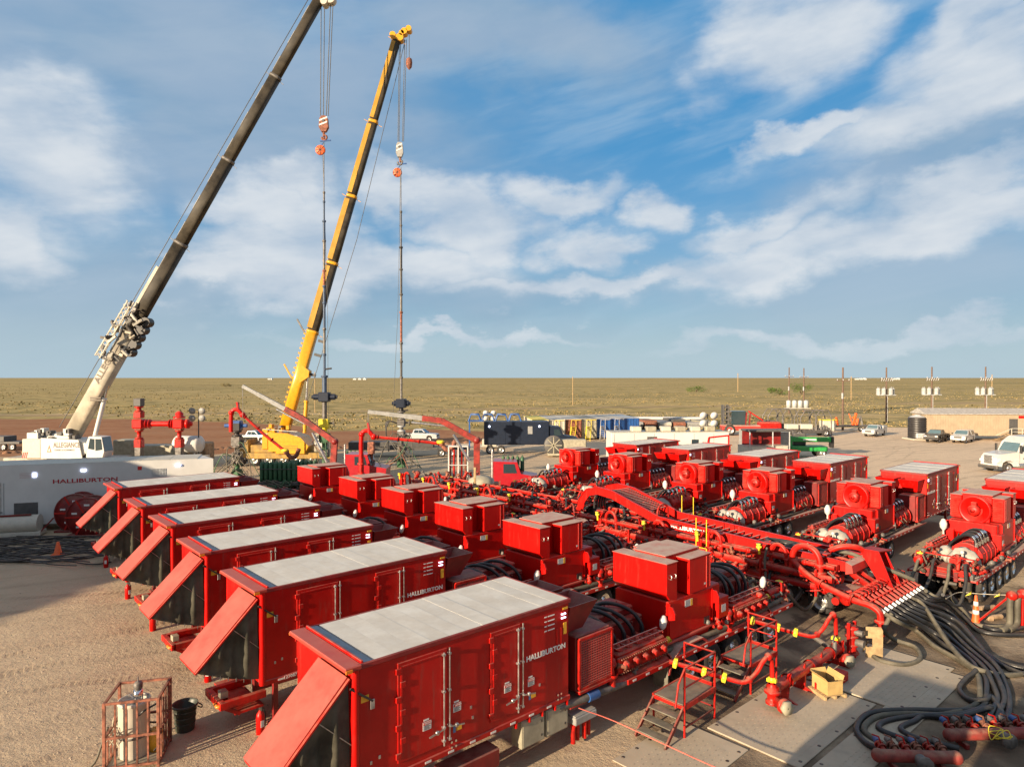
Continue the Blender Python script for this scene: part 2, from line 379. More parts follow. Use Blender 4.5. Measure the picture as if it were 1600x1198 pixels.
M['ropered'] = mat('red_barrier_tape', (.62,.14,.10), .6)
M['wrope'] = mat('wire_rope', (.10,.10,.10), .5, metal=.5)
# ------------------------------------------------------------------ ground
def inpoly(x, y, poly):
    r = False; n = len(poly)
    for i in range(n):
        x0, y0 = poly[i]; x1, y1 = poly[i-1]
        if (y0 > y) != (y1 > y) and x < (x1-x0)*(y-y0)/(y1-y0)+x0: r = not r
    return r
def pdist(x, y, poly):                                  # signed distance, + inside
    d = 1e9; n = len(poly)
    for i in range(n):
        x0, y0 = poly[i-1]; x1, y1 = poly[i]
        dx_, dy_ = x1-x0, y1-y0; t_ = max(0, min(1, ((x-x0)*dx_+(y-y0)*dy_)/(dx_*dx_+dy_*dy_)))
        d = min(d, math.hypot(x-x0-dx_*t_, y-y0-dy_*t_))
    return d if inpoly(x, y, poly) else -d
def ldist(x, y, pts):
    d = 1e9
    for i in range(1, len(pts)):
        x0, y0 = pts[i-1]; x1, y1 = pts[i]
        dx_, dy_ = x1-x0, y1-y0; t_ = max(0, min(1, ((x-x0)*dx_+(y-y0)*dy_)/(dx_*dx_+dy_*dy_)))
        d = min(d, math.hypot(x-x0-dx_*t_, y-y0-dy_*t_))
    return d
pad = [(-200,-60),(200,-60),(260,60),(230,118),(150,120),(100,131),(62,133),(44,128),(28,122),(12,112),(-6,104),(-20,98),(-45,90),(-80,86),(-200,84)]
redd = [(-200,80),(-80,82),(-40,86),(-14,96),(2,108),(-4,124),(-16,128),(-34,124),(-44,136),(-62,150),(-90,158),(-130,164),(-200,164)]
road = [(-260,168),(-120,176),(-40,196),(60,232),(190,262),(330,300)]
road2 = [(-60,152),(-20,168),(60,196),(160,206)]
_a = AB(13, 4); _b = AB(30, 1.5); _c = AB(40, 6); _d = AB(36, 12); _e = AB(24, 13); _f = AB(15, 12)
stain = [(p.x, p.y) for p in (_a, _b, _c, _d, _e, _f)]
x0, x1, y0, y1, st = -170, 230, -20, 290, 1.6
nx, ny = int((x1-x0)/st)+1, int((y1-y0)/st)+1
vs = []; cols = []
for j in range(ny):
    for i in range(nx):
        x, y = x0+i*st, y0+j*st
        p_ = pdist(x, y, pad) if 60 < y < 180 or abs(x) > 150 else 9
        if y > 180: p_ = -9
        r_ = pdist(x, y, redd) if 70 < y < 176 and x < 20 else -9
        rd = max(1-ldist(x, y, road)/4.5, .7-ldist(x, y, road2)/3.5) if y > 140 else -9
        s_ = pdist(x, y, stain) if y < 50 and -5 < x < 45 else -9
        f = lambda d: min(1, max(0, .5+d/6))
        n_ = math.sin(x*.21+1.3)*math.cos(y*.17)+math.sin(x*.07-y*.11)
        edge = i in (0, nx-1) or j in (0, ny-1)
        vs.append((x, y, 0 if edge or y < 100 else .12*n_*min(1, (y-100)/40)))
        cols += [f(p_), f(r_), min(1, max(0, .5+s_/3)), min(1, max(0, rd+.2))]
nx_ = nx
fs = [(j*nx+i, j*nx+i+1, (j+1)*nx+i+1, (j+1)*nx+i) for j in range(ny-1) for i in range(nx-1)]
X0, X1, Y0, Y1 = x0, x0+(nx-1)*st, y0, y0+(ny-1)*st
BIG = 30000; base_i = len(vs)
ring = [(-BIG,-BIG,0),(BIG,-BIG,0),(BIG,BIG,0),(-BIG,BIG,0),(X0,Y0,0),(X1,Y0,0),(X1,Y1,0),(X0,Y1,0)]
vs += ring; cols += [0, 0, 0, 0]*8
for v_ in range(4): cols[(base_i+4+v_)*4] = 0
b4 = base_i
fs += [(b4, b4+1, b4+5, b4+4), (b4+1, b4+2, b4+6, b4+5), (b4+2, b4+3, b4+7, b4+6), (b4+3, b4, b4+4, b4+7)]
me = bpy.data.meshes.new('ground'); me.from_pydata(vs, [], fs)
ca = me.color_attributes.new('zone', 'FLOAT_COLOR', 'POINT'); ca.data.foreach_set('color', cols)
me.polygons.foreach_set('use_smooth', [True]*len(fs))
ground = bpy.data.objects.new('ground', me); C.objects.link(ground); ground['kind'] = 'structure'
gm = bpy.data.materials.new('prairie_and_pad'); gm.use_nodes = True; q = NT(gm.node_tree); b = q.n['Principled BSDF']
b.inputs['Roughness'].default_value = .95; b.inputs['Specular IOR Level'].default_value = .1
at_ = q.n.new('ShaderNodeVertexColor'); at_.layer_name = 'zone'
sp = q.n.new('ShaderNodeSeparateColor'); q.l.new(at_.outputs[0], sp.inputs[0])
tc_ = q.n.new('ShaderNodeTexCoord'); ob = tc_.outputs['Object']
ox, oy, oz = q.xyz(ob)[0:3]
nA = q.noise(ob, .12, 8, .6); nB = q.noise(ob, .9, 6, .65); nC = q.noise(ob, 6, 5, .7); nD = q.noise(ob, .018, 6, .6); nE = q.noise(ob, .004, 6, .6)
band = q.noise(q.comb(q.m('MULTIPLY', ox, .0016), q.m('MULTIPLY', oy, .006), 0), 1, 5, .6)
# prairie: dry yellow grass, olive patches, bare tan
g1 = q.mix(q.step(nB, .3, .7), (.52,.385,.165), (.41,.31,.13))
g1 = q.mix(q.step(nA, .42, .62), g1, (.25,.20,.08))
g1 = q.mix(q.m('MULTIPLY', q.step(nD, .48, .66), .6), g1, (.52,.37,.18))
g1 = q.mix(q.m('MULTIPLY', q.step(band, .5, .7), .7), g1, (.60,.43,.18))
g1 = q.mix(q.m('MULTIPLY', q.step(nE, .52, .6), .55), g1, (.26,.21,.09))
# red dirt
farw = q.step(q.m('ADD', q.m('MULTIPLY', ox, .8), oy), 62, 110)
rdn = q.mix(q.step(nB, .3, .7), (.36,.17,.085), (.29,.13,.065))
rdn = q.mix(q.m('MULTIPLY', q.step(nA, .4, .6), .5), rdn, (.40,.22,.12))
# caliche pad
pdn = q.mix(q.step(nA, .35, .65), (.57,.435,.285), (.49,.37,.24))
pdn = q.mix(q.m('MULTIPLY', q.step(nB, .45, .75), .5), pdn, (.42,.31,.21))
pdn = q.mix(q.m('MULTIPLY', q.step(nC, .45, .8), .5), pdn, (.56,.46,.35))
pdn = q.mix(q.m('MULTIPLY', farw, .8), pdn, q.mix(q.m('MULTIPLY', q.step(nB, .35, .75), .6), (.80,.60,.41), (.68,.49,.33)))
trk = q.noise(q.comb(q.m('ADD', q.m('MULTIPLY', ox, .05), q.m('MULTIPLY', oy, .03)), q.m('SUBTRACT', q.m('MULTIPLY', oy, .9), q.m('MULTIPLY', ox, .55)), 0), 1.2, 4, .5)
pdn = q.mix(q.m('MULTIPLY', q.step(trk, .5, .7), .3), pdn, (.33,.245,.165))
def track(px_, py_, ang_, wid_, k_):
    c_, s_ = math.cos(R(ang_)), math.sin(R(ang_))
    d_ = q.m('ADD', q.m('MULTIPLY', q.m('SUBTRACT', ox, px_), -s_), q.m('MULTIPLY', q.m('SUBTRACT', oy, py_), c_))
    l_ = q.m('ADD', q.m('MULTIPLY', ox, c_), q.m('MULTIPLY', oy, s_))
    d_ = q.m('ADD', d_, q.m('MULTIPLY', q.m('SUBTRACT', q.noise(q.comb(l_, k_, 0), .06, 3, .5), .5), 9.))
    a_ = q.m('ABSOLUTE', q.m('SUBTRACT', q.m('ABSOLUTE', d_), 1.0))
    ln_ = q.step(a_, wid_, wid_*.4)
    lug = q.step(q.m('SINE', q.m('MULTIPLY', l_, 26.)), -.3, .5, .55, 1.)
    return q.m('MULTIPLY', q.m('MULTIPLY', ln_, lug), q.step(q.noise(ob, .3, 4, .6), .35, .6, .25, 1.))
tk = None
for args_ in ((-16, 22, 20, .28, 1.), (-12, 26, 34, .24, 2.), (-22, 30, 8, .3, 3.), (-10, 20, 48, .22, 4.), (60, 90, 10, .35, 5.), (50, 80, -16, .35, 6.), (70, 100, -4, .3, 7.), (40, 95, 30, .3, 8.), (10, 92, 3, .35, 9.), (-20, 88, 6, .35, 10.)):
    k2 = track(*args_); tk = k2 if tk is None else q.m('MAXIMUM', tk, k2)
pdn = q.mix(q.m('MULTIPLY', tk, .42), pdn, (.30,.215,.14))
wn = q.noise(ob, .55, 6, .6, .4)
def edge(mask, k=.5): return q.step(q.m('ADD', mask, q.m('MULTIPLY', q.m('SUBTRACT', nB, .5), k)), .42, .58)
c = q.mix(edge(sp.outputs[0]), g1, pdn)
c = q.mix(edge(sp.outputs[1], .7), c, rdn)
c = q.mix(q.m('MULTIPLY', edge(at_.outputs['Alpha'], .8), .7), c, (.36,.25,.15))
c = q.mix(q.m('MULTIPLY', edge(sp.outputs[2], 1.0), q.step(wn, .30, .62, .30, .92)), c, q.mix(q.step(nA, .3, .7), (.085,.060,.044), (.16,.115,.08)))
q.l.new(c, b.inputs['Base Color'])
bp = q.n.new('ShaderNodeBump'); bp.inputs['Strength'].default_value = .8; bp.inputs['Distance'].default_value = .09
hh = q.m('ADD', q.m('MULTIPLY', q.m('SUBTRACT', nC, q.m('MULTIPLY', tk, .5)), .5), q.m('ADD', nB, q.m('MULTIPLY', q.noise(ob, 22, 3, .7), .22)))
q.l.new(hh, bp.inputs['Height']); q.l.new(bp.outputs[0], b.inputs['Normal'])
me.materials.append(gm)

def scatter(name, n, fn, shape, mt, kind='stuff'):
    mb = MB()
    for _ in range(n):
        p = fn()
        if p is None: continue
        shape(mb, p)
    return mb.build(name, mt, kind=kind)
def stone(mb, p):
    s_ = random.uniform(.007, .018)*(2.2 if random.random() < .04 else 1); x, y = p
    a = random.uniform(0, PI); vs_ = []
    for k in range(5):
        g = a+k*2*PI/5; r_ = s_*random.uniform(.7, 1.2); vs_.append((x+r_*math.cos(g), y+r_*math.sin(g), 0))
    vs_.append((x+s_*.2, y, s_*random.uniform(.5, 1)))
    mb.add(vs_, [(k, (k+1) % 5, 5) for k in range(5)])
M['stone'] = mat('pale_stone', (.40,.31,.22), .9, var=.3, scale=2)
def near_pt():
    Y = 15+random.random()**1.4*26; u = random.uniform(-20, 560); return ((u-CX)/F*Y, Y)
scatter('gravel', 15000, near_pt, stone, M['stone'])
def tuft(mb, p, h=None):
    x, y = p[0], p[1]; h = p[2]; a0 = random.uniform(0, PI)
    for k in range(5):
        g = a0+k*2*PI/5+random.uniform(-.3, .3); r_ = h*random.uniform(.5, 1.1); zt = h*random.uniform(.4, 1)
        px_, py_ = math.cos(g), math.sin(g)
        w_ = h*.45
        mb.add([(x-py_*w_, y+px_*w_, 0), (x+py_*w_, y-px_*w_, 0), (x+px_*r_+py_*w_*.6, y+py_*r_-px_*w_*.6, zt), (x+px_*r_*.5-py_*w_*.5, y+py_*r_*.5+px_*w_*.5, zt*1.05)], [(0, 1, 2, 3)])
M['drygrass'] = mat('dry_grass', (.50,.37,.17), .9, var=.2, scale=.2)
M['shrub'] = mat('olive_shrub', (.24,.20,.09), .9, var=.35, scale=.1, spec=.1)
M['shrubg'] = mat('green_shrub', (.10,.16,.035), .8, var=.35, scale=.3, spec=.1)
def prairie_pt(hmin, hmax, ymin=92, ymax=900, pw=1.7):
    def f():
        Y = ymin+(random.random()**pw)*(ymax-ymin); u = random.uniform(-60, 1660); x = (u-CX)/F*Y
        if Y < 290 and (pdist(x, Y, pad) > -1.5 or pdist(x, Y, redd) > -1 or ldist(x, Y, road) < 3): return None
        if math.sin(x*.06+2*math.sin(Y*.035))+math.sin(Y*.05+x*.02)+random.uniform(-1, 1) < -.1: return None
        return (x, Y, random.uniform(hmin, hmax))
    return f
scatter('prairie_grass', 16000, prairie_pt(.12, .32, 92, 420), tuft, M['drygrass'])
scatter('prairie_scrub', 11000, prairie_pt(.18, .55, 100, 1100, 1.6), tuft, M['shrub'])
# bare mound and ruts along the pad edge
mb = MB()
for k in range(150):
    x = -80+k*.9+random.uniform(-.5, .5); y = 86+(x+80)*.16+random.uniform(-1.6, 1.6)+(4 if x > -20 else 0)
    if x > 12: break
    mb.lathe((x, y, -.1), [(random.uniform(.6, 1.1), 0), (.5, .25), (.08, .42)], 7)
M['dirt'] = mat('red_dirt_clod', (.30,.15,.08), .95, var=.3, scale=1)
mb.build('dirt', M['dirt'], kind='stuff')

def bush(name, label, x, y, wx, h, n, seed, mt, cat='bush', group=None):
    random.seed(seed)
    t_ = thing(name, label, cat, (x, y, 0), 0, group)
    tk = MB()
    for k in range(7):
        g = random.uniform(0, 2*PI); r_ = random.uniform(.2, .45)*wx
        tk.tube([(0,0,0), (math.cos(g)*r_*.4, math.sin(g)*r_*.4, h*.35), (math.cos(g)*r_, math.sin(g)*r_*.6, h*.7)], [.12, .08, .03], 5)
    tk.build('stem', M['polewood'], t_)
    cr = MB(); lobes = [(random.uniform(-wx, wx)*.42, random.uniform(-wx, wx)*.2, h*random.uniform(.25, .62), random.uniform(.16, .34)*wx*.6) for _ in range(14)]
    for k in range(n):
        lx, ly, lz, lr = random.choice(lobes)
        a, c_ = random.uniform(0, 2*PI), random.uniform(-1, 1); rr = lr*random.uniform(.6, 1.08); q_ = math.sqrt(1-c_*c_)
        p = Vector((lx+rr*q_*math.cos(a), ly+rr*q_*math.sin(a), max(.1, lz+rr*c_*.75)))
        s_ = random.uniform(.12, .3)
        d1 = Vector((random.uniform(-1,1), random.uniform(-1,1), random.uniform(-.6,.6))).normalized()*s_
        d2 = Vector((random.uniform(-1,1), random.uniform(-1,1), random.uniform(-1,1))).normalized()*s_
        cr.add([p-d1, p-d2*.7, p+d1, p+d2*.7], [(0, 1, 2, 3)])
    cr.build('crown', mt, t_)
    random.seed(seed+99)
    return t_
for i, (u, v, wpx, hpx, lab) in enumerate([(1087, 612, 34, 8, 'round green mesquite bush standing alone on the prairie behind the light tower'),
    (1218, 617, 34, 12, 'left green mesquite clump beside the twin power poles'), (1252, 616, 42, 17, 'tallest green mesquite clump behind the twin power poles'),
    (352, 604, 18, 5, 'small dark bush on the prairie left of the yellow crane boom')]):
    g_ = G(u, v); k_ = g_.y/F
    bush('mesquite_bush', lab, g_.x, g_.y, wpx*k_, hpx*k_*1.3, 1500, 40+i, M['shrubg'] if i != 3 else M['shrub'], 'bush', 'mesquite bushes on the prairie')
# ------------------------------------------------------------------ electric pump trailers
def wheel(parent, x, y, r=.5, side=-1, w_=.30, rim='steel', hub=True, name='wheel'):
    """axis along local y; side = outward direction; tyre mesh shared"""
    key = ('wheel', r, side, w_, rim)
    if key not in MESHES:
        d = (0, side, 0); i_ = (0, -side*w_, 0)
        ty = MB().lathe(i_, [(r*.62, 0), (r*.93, .01), (r, w_*.18), (r, w_*.82), (r*.93, w_-.01), (r*.60, w_)], 22, d)
        tr = MB()
        for k in range(22):
            g = 2*PI*k/22; c_, s_ = math.cos(g), math.sin(g)
            tr.bar((c_*r*1.0, -side*w_*.85, s_*r), (c_*r, -side*w_*.15, s_*r), .03*r*2, .03, up=(c_, 0, s_))
        tr_ = ty; tr_.v += []  # tread blocks joined into the tyre
        o_ = len(ty.v); ty.v += tr.v; ty.f += [[a+o_ for a in f_] for f_ in tr.f]; ty.sm += tr.sm
        rm = MB().lathe((0, -side*w_*.5, 0), [(.02, 0), (r*.5, 0), (r*.62, w_*.30), (r*.64, w_*.46), (r*.58, w_*.48), (r*.50, w_*.2), (r*.26, w_*.12), (r*.24, w_*.42), (r*.2, w_*.47), (.01, w_*.47)], 18, d)
        for k in range(8):
            g = 2*PI*k/8; rm.cyl((math.cos(g)*r*.36, -side*w_*.36, math.sin(g)*r*.36), (math.cos(g)*r*.36, -side*w_*.24, math.sin(g)*r*.36), .022, n=6)
        MESHES[key] = (ty.build('tyre', M['tyre'], None), rm.build('rim', M[rim], None), (x, y, r))
        a, b_, _ = MESHES[key]
        W_ = bpy.data.objects.new(name, None); C.objects.link(W_); W_.parent = parent; W_.location = (x, y, r)
        a.parent = W_; b_.parent = W_
        MESHES[key] = (a, b_)
        return W_
    a, b_ = MESHES[key]
    W_ = bpy.data.objects.new(name, None); C.objects.link(W_); W_.parent = parent; W_.location = (x, y, r)
    for s_ in (a, b_):
        c_ = bpy.data.objects.new(s_.name.split('.')[0], s_.data); C.objects.link(c_); c_.parent = W_
    return W_

def placard(parent, x, z, yy, sgn, w_=.26, h_=.2):
    """DANGER notice on the side of the house, with header band and lines of print"""
    o = MB().bbox(x, yy, z, x+w_, yy+sgn*.006, z+h_, .002).build('notice', M['decal'], parent)
    y2 = yy+sgn*.007
    MB().box(x+.015, y2, z+h_*.62, x+w_-.015, y2+sgn*.003, z+h_*.93).build('notice_band', M['decalr'], o)
    rot = (R(90), 0, 0) if sgn < 0 else (R(90), 0, PI)
    text('DANGER', .045, (x+.045 if sgn < 0 else x+w_-.045, y2+sgn*.004, z+h_*.70), rot, M['letterw'], o, 1.0, .02, ext=.001)
    m_ = MB()
    for k in range(4): m_.box(x+.03, y2, z+.02+k*.024, x+w_-.03-.03*(k % 2), y2+sgn*.002, z+.030+k*.024)
    m_.build('print', M['letterk'], o)

def arc_hose(p0, p1, rise, bend, n=9):
    p0, p1 = Vector(p0), Vector(p1)
    pts = [p0, p0.lerp(p1, .22)+V(0, 0, rise*.62), p0.lerp(p1, .50)+V(0, 0, rise*.95)+Vector(bend)*.6, p0.lerp(p1, .74)+V(0, 0, rise*.85)+Vector(bend), p0.lerp(p1, .92)+V(0, 0, rise*.45)+Vector(bend)*.7, p1]
    return smooth_pts(pts, 4)

def pump(t, x, right=False):
    """one triplex/quintuplex pump: power end, plunger rods, fluid end, suction hoses"""
    # power end
    if not right:
        o = MB().bbox(x, -.25, 1.22, x+2.5, 1.05, 2.35, .04).bbox(x+.15, .0, 2.35, x+2.35, 1.0, 2.62, .05).build('power_end', M['redd'], t)
        m_ = MB()
        for k in range(6): m_.bar((x+.12+k*.45, -.27, 1.3), (x+.12+k*.45, -.27, 2.25), .05, .06)
        for k in range(10): m_.cyl((x+.3+k*.2, .5, 2.62), (x+.3+k*.2, .5, 2.66), .025, n=6)
        m_.build('rib', M['redd'], o, kind='stuff')
    else:
        o = MB()
        o.cyl((x, .45, 1.75), (x+2.4, .45, 1.75), .62, n=28); o.bbox(x, -.3, 1.15, x+2.4, .95, 1.6, .04)
        o = o.build('power_end', M['redpipe'], t)
        m_ = MB()
        for k in range(7):
            for j in range(5):
                g = R(20+j*28); m_.cyl((x+.15+k*.35, .45+.60*math.cos(g), 1.75+.60*math.sin(g)), (x+.15+k*.35, .45+.66*math.cos(g), 1.75+.66*math.sin(g)), .03, n=6)
        for k in range(4): m_.lathe((x+.1+k*.73, .45, 1.75), [(.62, 0), (.655, 0), (.655, .05), (.62, .05)], 28, (1, 0, 0))
        m_.build('rib', M['red'], o, kind='stuff')
    # plunger rods
    for k in range(5):
        xx = x+.35+k*.44
        if k == 0:
            r0 = MB().cyl((0, -.25, 1.82), (0, -.85, 1.72), .075, n=10).cyl((0, -.42, 1.80), (0, -.55, 1.78), .1, n=10).build('plunger', M['redpipe'], t); r0.location = (xx, 0, 0)
        else: rep(r0, 'plunger', [(xx, 0, 0)], t)
    # fluid end
    f_ = MB().bbox(x+.1, -1.22, 1.38, x+2.35, -.82, 2.0, .05).bbox(x+.05, -1.28, 1.45, x+2.40, -1.2, 1.9, .02).build('fluid_end', M['redpipe'], t)
    for k in range(5):
        xx = x+.35+k*.44
        if k == 0:
            v0 = MB().lathe((0, -1.28, 1.68), [(.12, 0), (.12, .06), (.085, .08), (.085, .13), (.05, .15), (.0, .15)], 12, (0, -1, 0)).lathe((0, -1.02, 2.0), [(.13, 0), (.13, .07), (.06, .09), (.06, .16), (0, .16)], 12).build('valve_cover', M['redpipe'], f_, kind='stuff')
            v0.location = (xx, 0, 0)
        else: rep(v0, 'valve_cover', [(xx, 0, 0)], f_)
    m_ = MB()
    for k in range(24): m_.cyl((x+.16+k*.094, -1.3, 1.46+.02*(k % 2)), (x+.16+k*.094, -1.34, 1.46), .022, n=6).cyl((x+.16+k*.094, -1.3, 1.86), (x+.16+k*.094, -1.34, 1.86), .022, n=6)
    m_.build('bolt', M['rust'], f_, kind='stuff')
    g_ = MB().bar((x+.1, -.95, 2.16), (x+2.3, -.95, 2.16), .04).bar((x+.1, -1.15, 2.12), (x+2.3, -1.15, 2.12), .03)
    for k in range(6): g_.bar((x+.2+k*.42, -1.18, 2.08), (x+.2+k*.42, -.9, 2.08), .03)
    g_.build('top_rail', M['redtop'], f_)
    # suction manifold below and discharge elbow
    MB().cyl((x-.05, -1.15, 1.15), (x+2.5, -1.15, 1.15), .15, n=14).lathe((x+2.5, -1.15, 1.15), [(.22, 0), (.22, .06), (.1, .08), (0, .08)], 14, (1, 0, 0)).build('suction_header', M['redpipe'], t)
    el = MB().tube(smooth_pts([(x+.15, -1.05, 1.75), (x-.12, -1.12, 1.78), (x-.2, -1.2, 1.6), (x-.2, -1.25, 1.2)], 4), .11, 12).lathe((x-.2, -1.25, 1.55), [(.16, 0), (.16, .08), (.11, .09)], 12, (0, 0, -1))
    el.ball((x-.1, -1.12, 1.78), .17, 12, 8).build('discharge_elbow', M['redpipe'], t)
    # hoses arching from the gear side over to the rods
    cl = M['hose']
    for k in range(5):
        xx = x+.35+k*.44
        jit = random.uniform(-.08, .08)
        if not right:
            pts = arc_hose((xx-.75, .75, 2.62), (xx+.05, -.5, 1.84), .52+jit*2, (.10+jit, -.12, .04))
            MB().tube(pts, .065, 9).build('hose', cl, t)
        else:
            pts = arc_hose((xx, -.35, 2.0), (xx+.3, .85, 2.3), .55+jit, (.02, .1, .1))
            h_ = MB().tube(pts, .065, 9).build('hose', cl, t)
            MB().cyl(pts[-1], pts[-3]+(pts[-3]-pts[-1])*.4, .085, n=10).cyl(pts[-6], pts[-8], .08, n=10).build('coupling', M['chrome'], h_)
            MB().cyl((xx+.3, .85, 1.9), (xx+.3, .85, 2.32), .06, n=8).build('stub_pipe', M['red'], t)
    if right:
        d_ = MB()
        bx = x+2.45
        prof = [(.05, 0), (.42, .02), (.58, .10), (.63, .26), (.62, .42), (.5, .58), (.30, .66), (.02, .68)]
        d_.lathe((bx-.1, .42, 1.70), [(r_*(1+.05*math.sin(i*2)), h_) for i, (r_, h_) in enumerate(prof)], 22, (1, .12, -.22))
        d_.lathe((bx-.35, -.25, 1.78), [(r_*.62, h_*.9) for r_, h_ in prof], 18, (1, -.2, -.1))
        rr2 = random.Random(3)
        d_.v = [(x_+rr2.uniform(-.035, .035), y_+rr2.uniform(-.05, .05), z_+rr2.uniform(-.05, .05)) for x_, y_, z_ in d_.v]
        d_ = d_.build('gearbox_blanket', M['wrap'], t)
        m_ = MB()
        for r_, o2 in ((.3, .74), (.16, .76)):
            pts = [(bx+o2, .35+r_*math.cos(g*.45), 1.66+r_*1.1*math.sin(g*.45)) for g in range(15)]
            m_.tube(pts, .022, 6)
        m_.build('strap', M['redpipe'], d_)
        # sock over the gauge
        MB().lathe((x+.2, -1.05, 2.2), [(.02, 0), (.05, .02), (.04, .2), (.15, .34), (.17, .55), (.08, .75), (0, .78)], 12).build('gauge_cover', M['white'], t)
    else:
        MB().lathe((x+2.5, -1.0, 2.05), [(.02, 0), (.05, .02), (.10, .1), (.12, .28), (.06, .42), (0, .44)], 12, (.25, 0, 1)).build('gauge_cover', M['white'], t)
        MB().lathe((x+2.62, -1.1, 1.75), [(.1, 0), (.1, .05), (.05, .06), (.05, .14)], 12, (0, -1, 0)).build('gauge', M['lyellow'], t)

def tower(t, x, right=False):
    red = M['redclean']
    o = MB()
    o.bbox(x, -1.05, 1.62, x+2.5, 1.05, 2.86, .03)
    o.prism([(x+.4, 1.62), (x+.9, 1.28), (x+2.1, 1.28), (x+2.5, 1.62)], -1.04, 1.04)
    body = o.build('motor_housing', red, t)
    MB().bbox(x-.12, -1.12, 1.55, x+2.62, -1.0, 1.62, .01).bbox(x-.12, 1.0, 1.55, x+2.62, 1.12, 1.62, .01).build('flange', M['salmon'], body)
    lug = MB().prism([(0, 0), (.34, 0), (.34, .18), (.22, .34), (.1, .34), (0, .22)], -1.12, -1.06)
    lug.cyl((.18, -1.14, .2), (.18, -1.04, .2), .06, n=12)
    MB().prism([(-1.08, 2.3), (-1.32, 2.38), (-1.32, 2.55), (-1.22, 2.74), (-1.08, 2.74)], x-.04, x+.02, 'x').build('lifting_lug', M['redclean'], body)
    MB().prism([(-1.08, 2.3), (-1.32, 2.38), (-1.32, 2.55), (-1.22, 2.74), (-1.08, 2.74)], x+2.46, x+2.52, 'x').build('lifting_lug', M['redclean'], body)
    for sg in (-1, 1):
        p_ = MB().bbox(x+.9, sg*1.05, 2.5, x+1.32, sg*1.065, 2.72, .004).build('rating_plate', M['transf'], body)
        MB().bbox(x+1.2, sg*1.067, 2.5, x+1.30, sg*1.072, 2.72, .002).build('plate_decal', M['decaly'], p_)
        MB().bbox(x+2.0, sg*1.05, 1.7, x+2.3, sg*1.07, 1.92, .004).build('vent_opening', M['black'], body)
        m_ = MB().bar((x+.05, sg*1.07, 1.7), (x+.05, sg*1.07, 2.8), .05).bar((x+2.45, sg*1.07, 1.7), (x+2.45, sg*1.07, 2.8), .05)
        m_.build('stiffener', red, body)
    # cooling boxes on top
    up = MB().bbox(x+.45, -.62, 2.87, x+2.25, .62, 4.12, .02).build('cooling_housing', red, t)
    MB().bbox(x+.38, -.66, 4.125, x+2.32, .66, 4.165, .01).build('top_plate', M['redtop'], up)
    hd = MB().prism([(x+.42, 4.06), (x-.12, 4.06), (x-.12, 3.12), (x+.05, 2.92), (x+.42, 2.86)], -1.08, 1.08).build('intake_hood', red, t)
    MB().bbox(x-.16, -1.1, 4.063, x+.46, 1.1, 4.09, .005).build('hood_lid', M['redtop'], hd)
    hb = MB()
    for sg in (-1, 1):
        for xx in (x+.05, x+.28): hb.tube([(xx, sg*1.08, 3.7), (xx+.0, sg*1.14, 3.7), (xx, sg*1.14, 3.58), (xx, sg*1.08, 3.58)], .014, 5)
    hb.build('grab_handle', M['steel'], hd)
    for sg in (-1, 1):
        a_, b_ = (-1.12, -.64) if sg < 0 else (.64, 1.12)
        sb = MB().bbox(x+1.05, a_, 2.9, x+2.28, b_, 4.02, .015).build('side_cooler', red, t)
        MB().bbox(x+1.01, a_-.02, 4.022, x+2.32, b_+.02, 4.05, .005).build('cooler_lid', M['redtop'], sb)
        m_ = MB()
        for k in range(11): m_.prism([(x+2.282, 3.02+k*.09), (x+2.37, 2.965+k*.09), (x+2.37, 2.98+k*.09), (x+2.282, 3.045+k*.09)], a_+.03, b_-.03)
        m_.build('louvre', red, sb, kind='stuff')
        e_ = MB()
        for k in range(12): e_.cyl((x+2.1, sg*1.12, 3.0+k*.085), (x+2.1, sg*1.135, 3.0+k*.085), .014, n=6)
        for xx in (x+2.02, x+2.22): e_.bar((xx, sg*1.128, 2.95), (xx, sg*1.128, 3.98), .03, .02)
        e_.build('cover_bolt', M['redtop'], sb)
        MB().bbox(x+1.9, sg*1.12, 3.05, x+2.0, sg*1.127, 3.12, .002).build('label_plate', M['transf'], sb)
    # blower scroll on the far face
    b_ = MB().lathe((x+2.26, 0, 3.42), [(.02, 0), (.66, 0), (.68, .04), (.68, .40), (.63, .44), (.58, .38), (.34, .38), (.30, .28), (.02, .28)], 30, (1, 0, 0))
    b_.bbox(x+2.27, .05, 2.87, x+2.6, .6, 3.5, .02)
    b_ = b_.build('blower_scroll', red, t)
    MB().lathe((x+2.5, 0, 3.42), [(.02, 0), (.26, 0), (.26, .42), (.22, .46), (.08, .48), (.02, .48)], 18, (1, 0, 0)).lathe((x+2.98, 0, 3.42), [(.03, 0), (.1, .01), (.02, .02)], 10, (1, 0, 0)).bbox(x+2.6, -.12, 3.55, x+2.85, .12, 3.82, .02).build('blower_motor', M['redpipe'], b_)
    MB().bar((x+2.5, -.25, 2.9), (x+2.6, -.12, 3.3), .05).bar((x+2.5, .25, 2.9), (x+2.6, .12, 3.3), .05).build('motor_bracket', red, b_)
    MB().bbox(x+2.5, -1.0, 2.3, x+3.05, 1.0, 2.86, .04).prism([(x+2.5, 2.3), (x+2.9, 2.3), (x+2.5, 1.7)], -.9, .9).build('gear_casing', red, t)
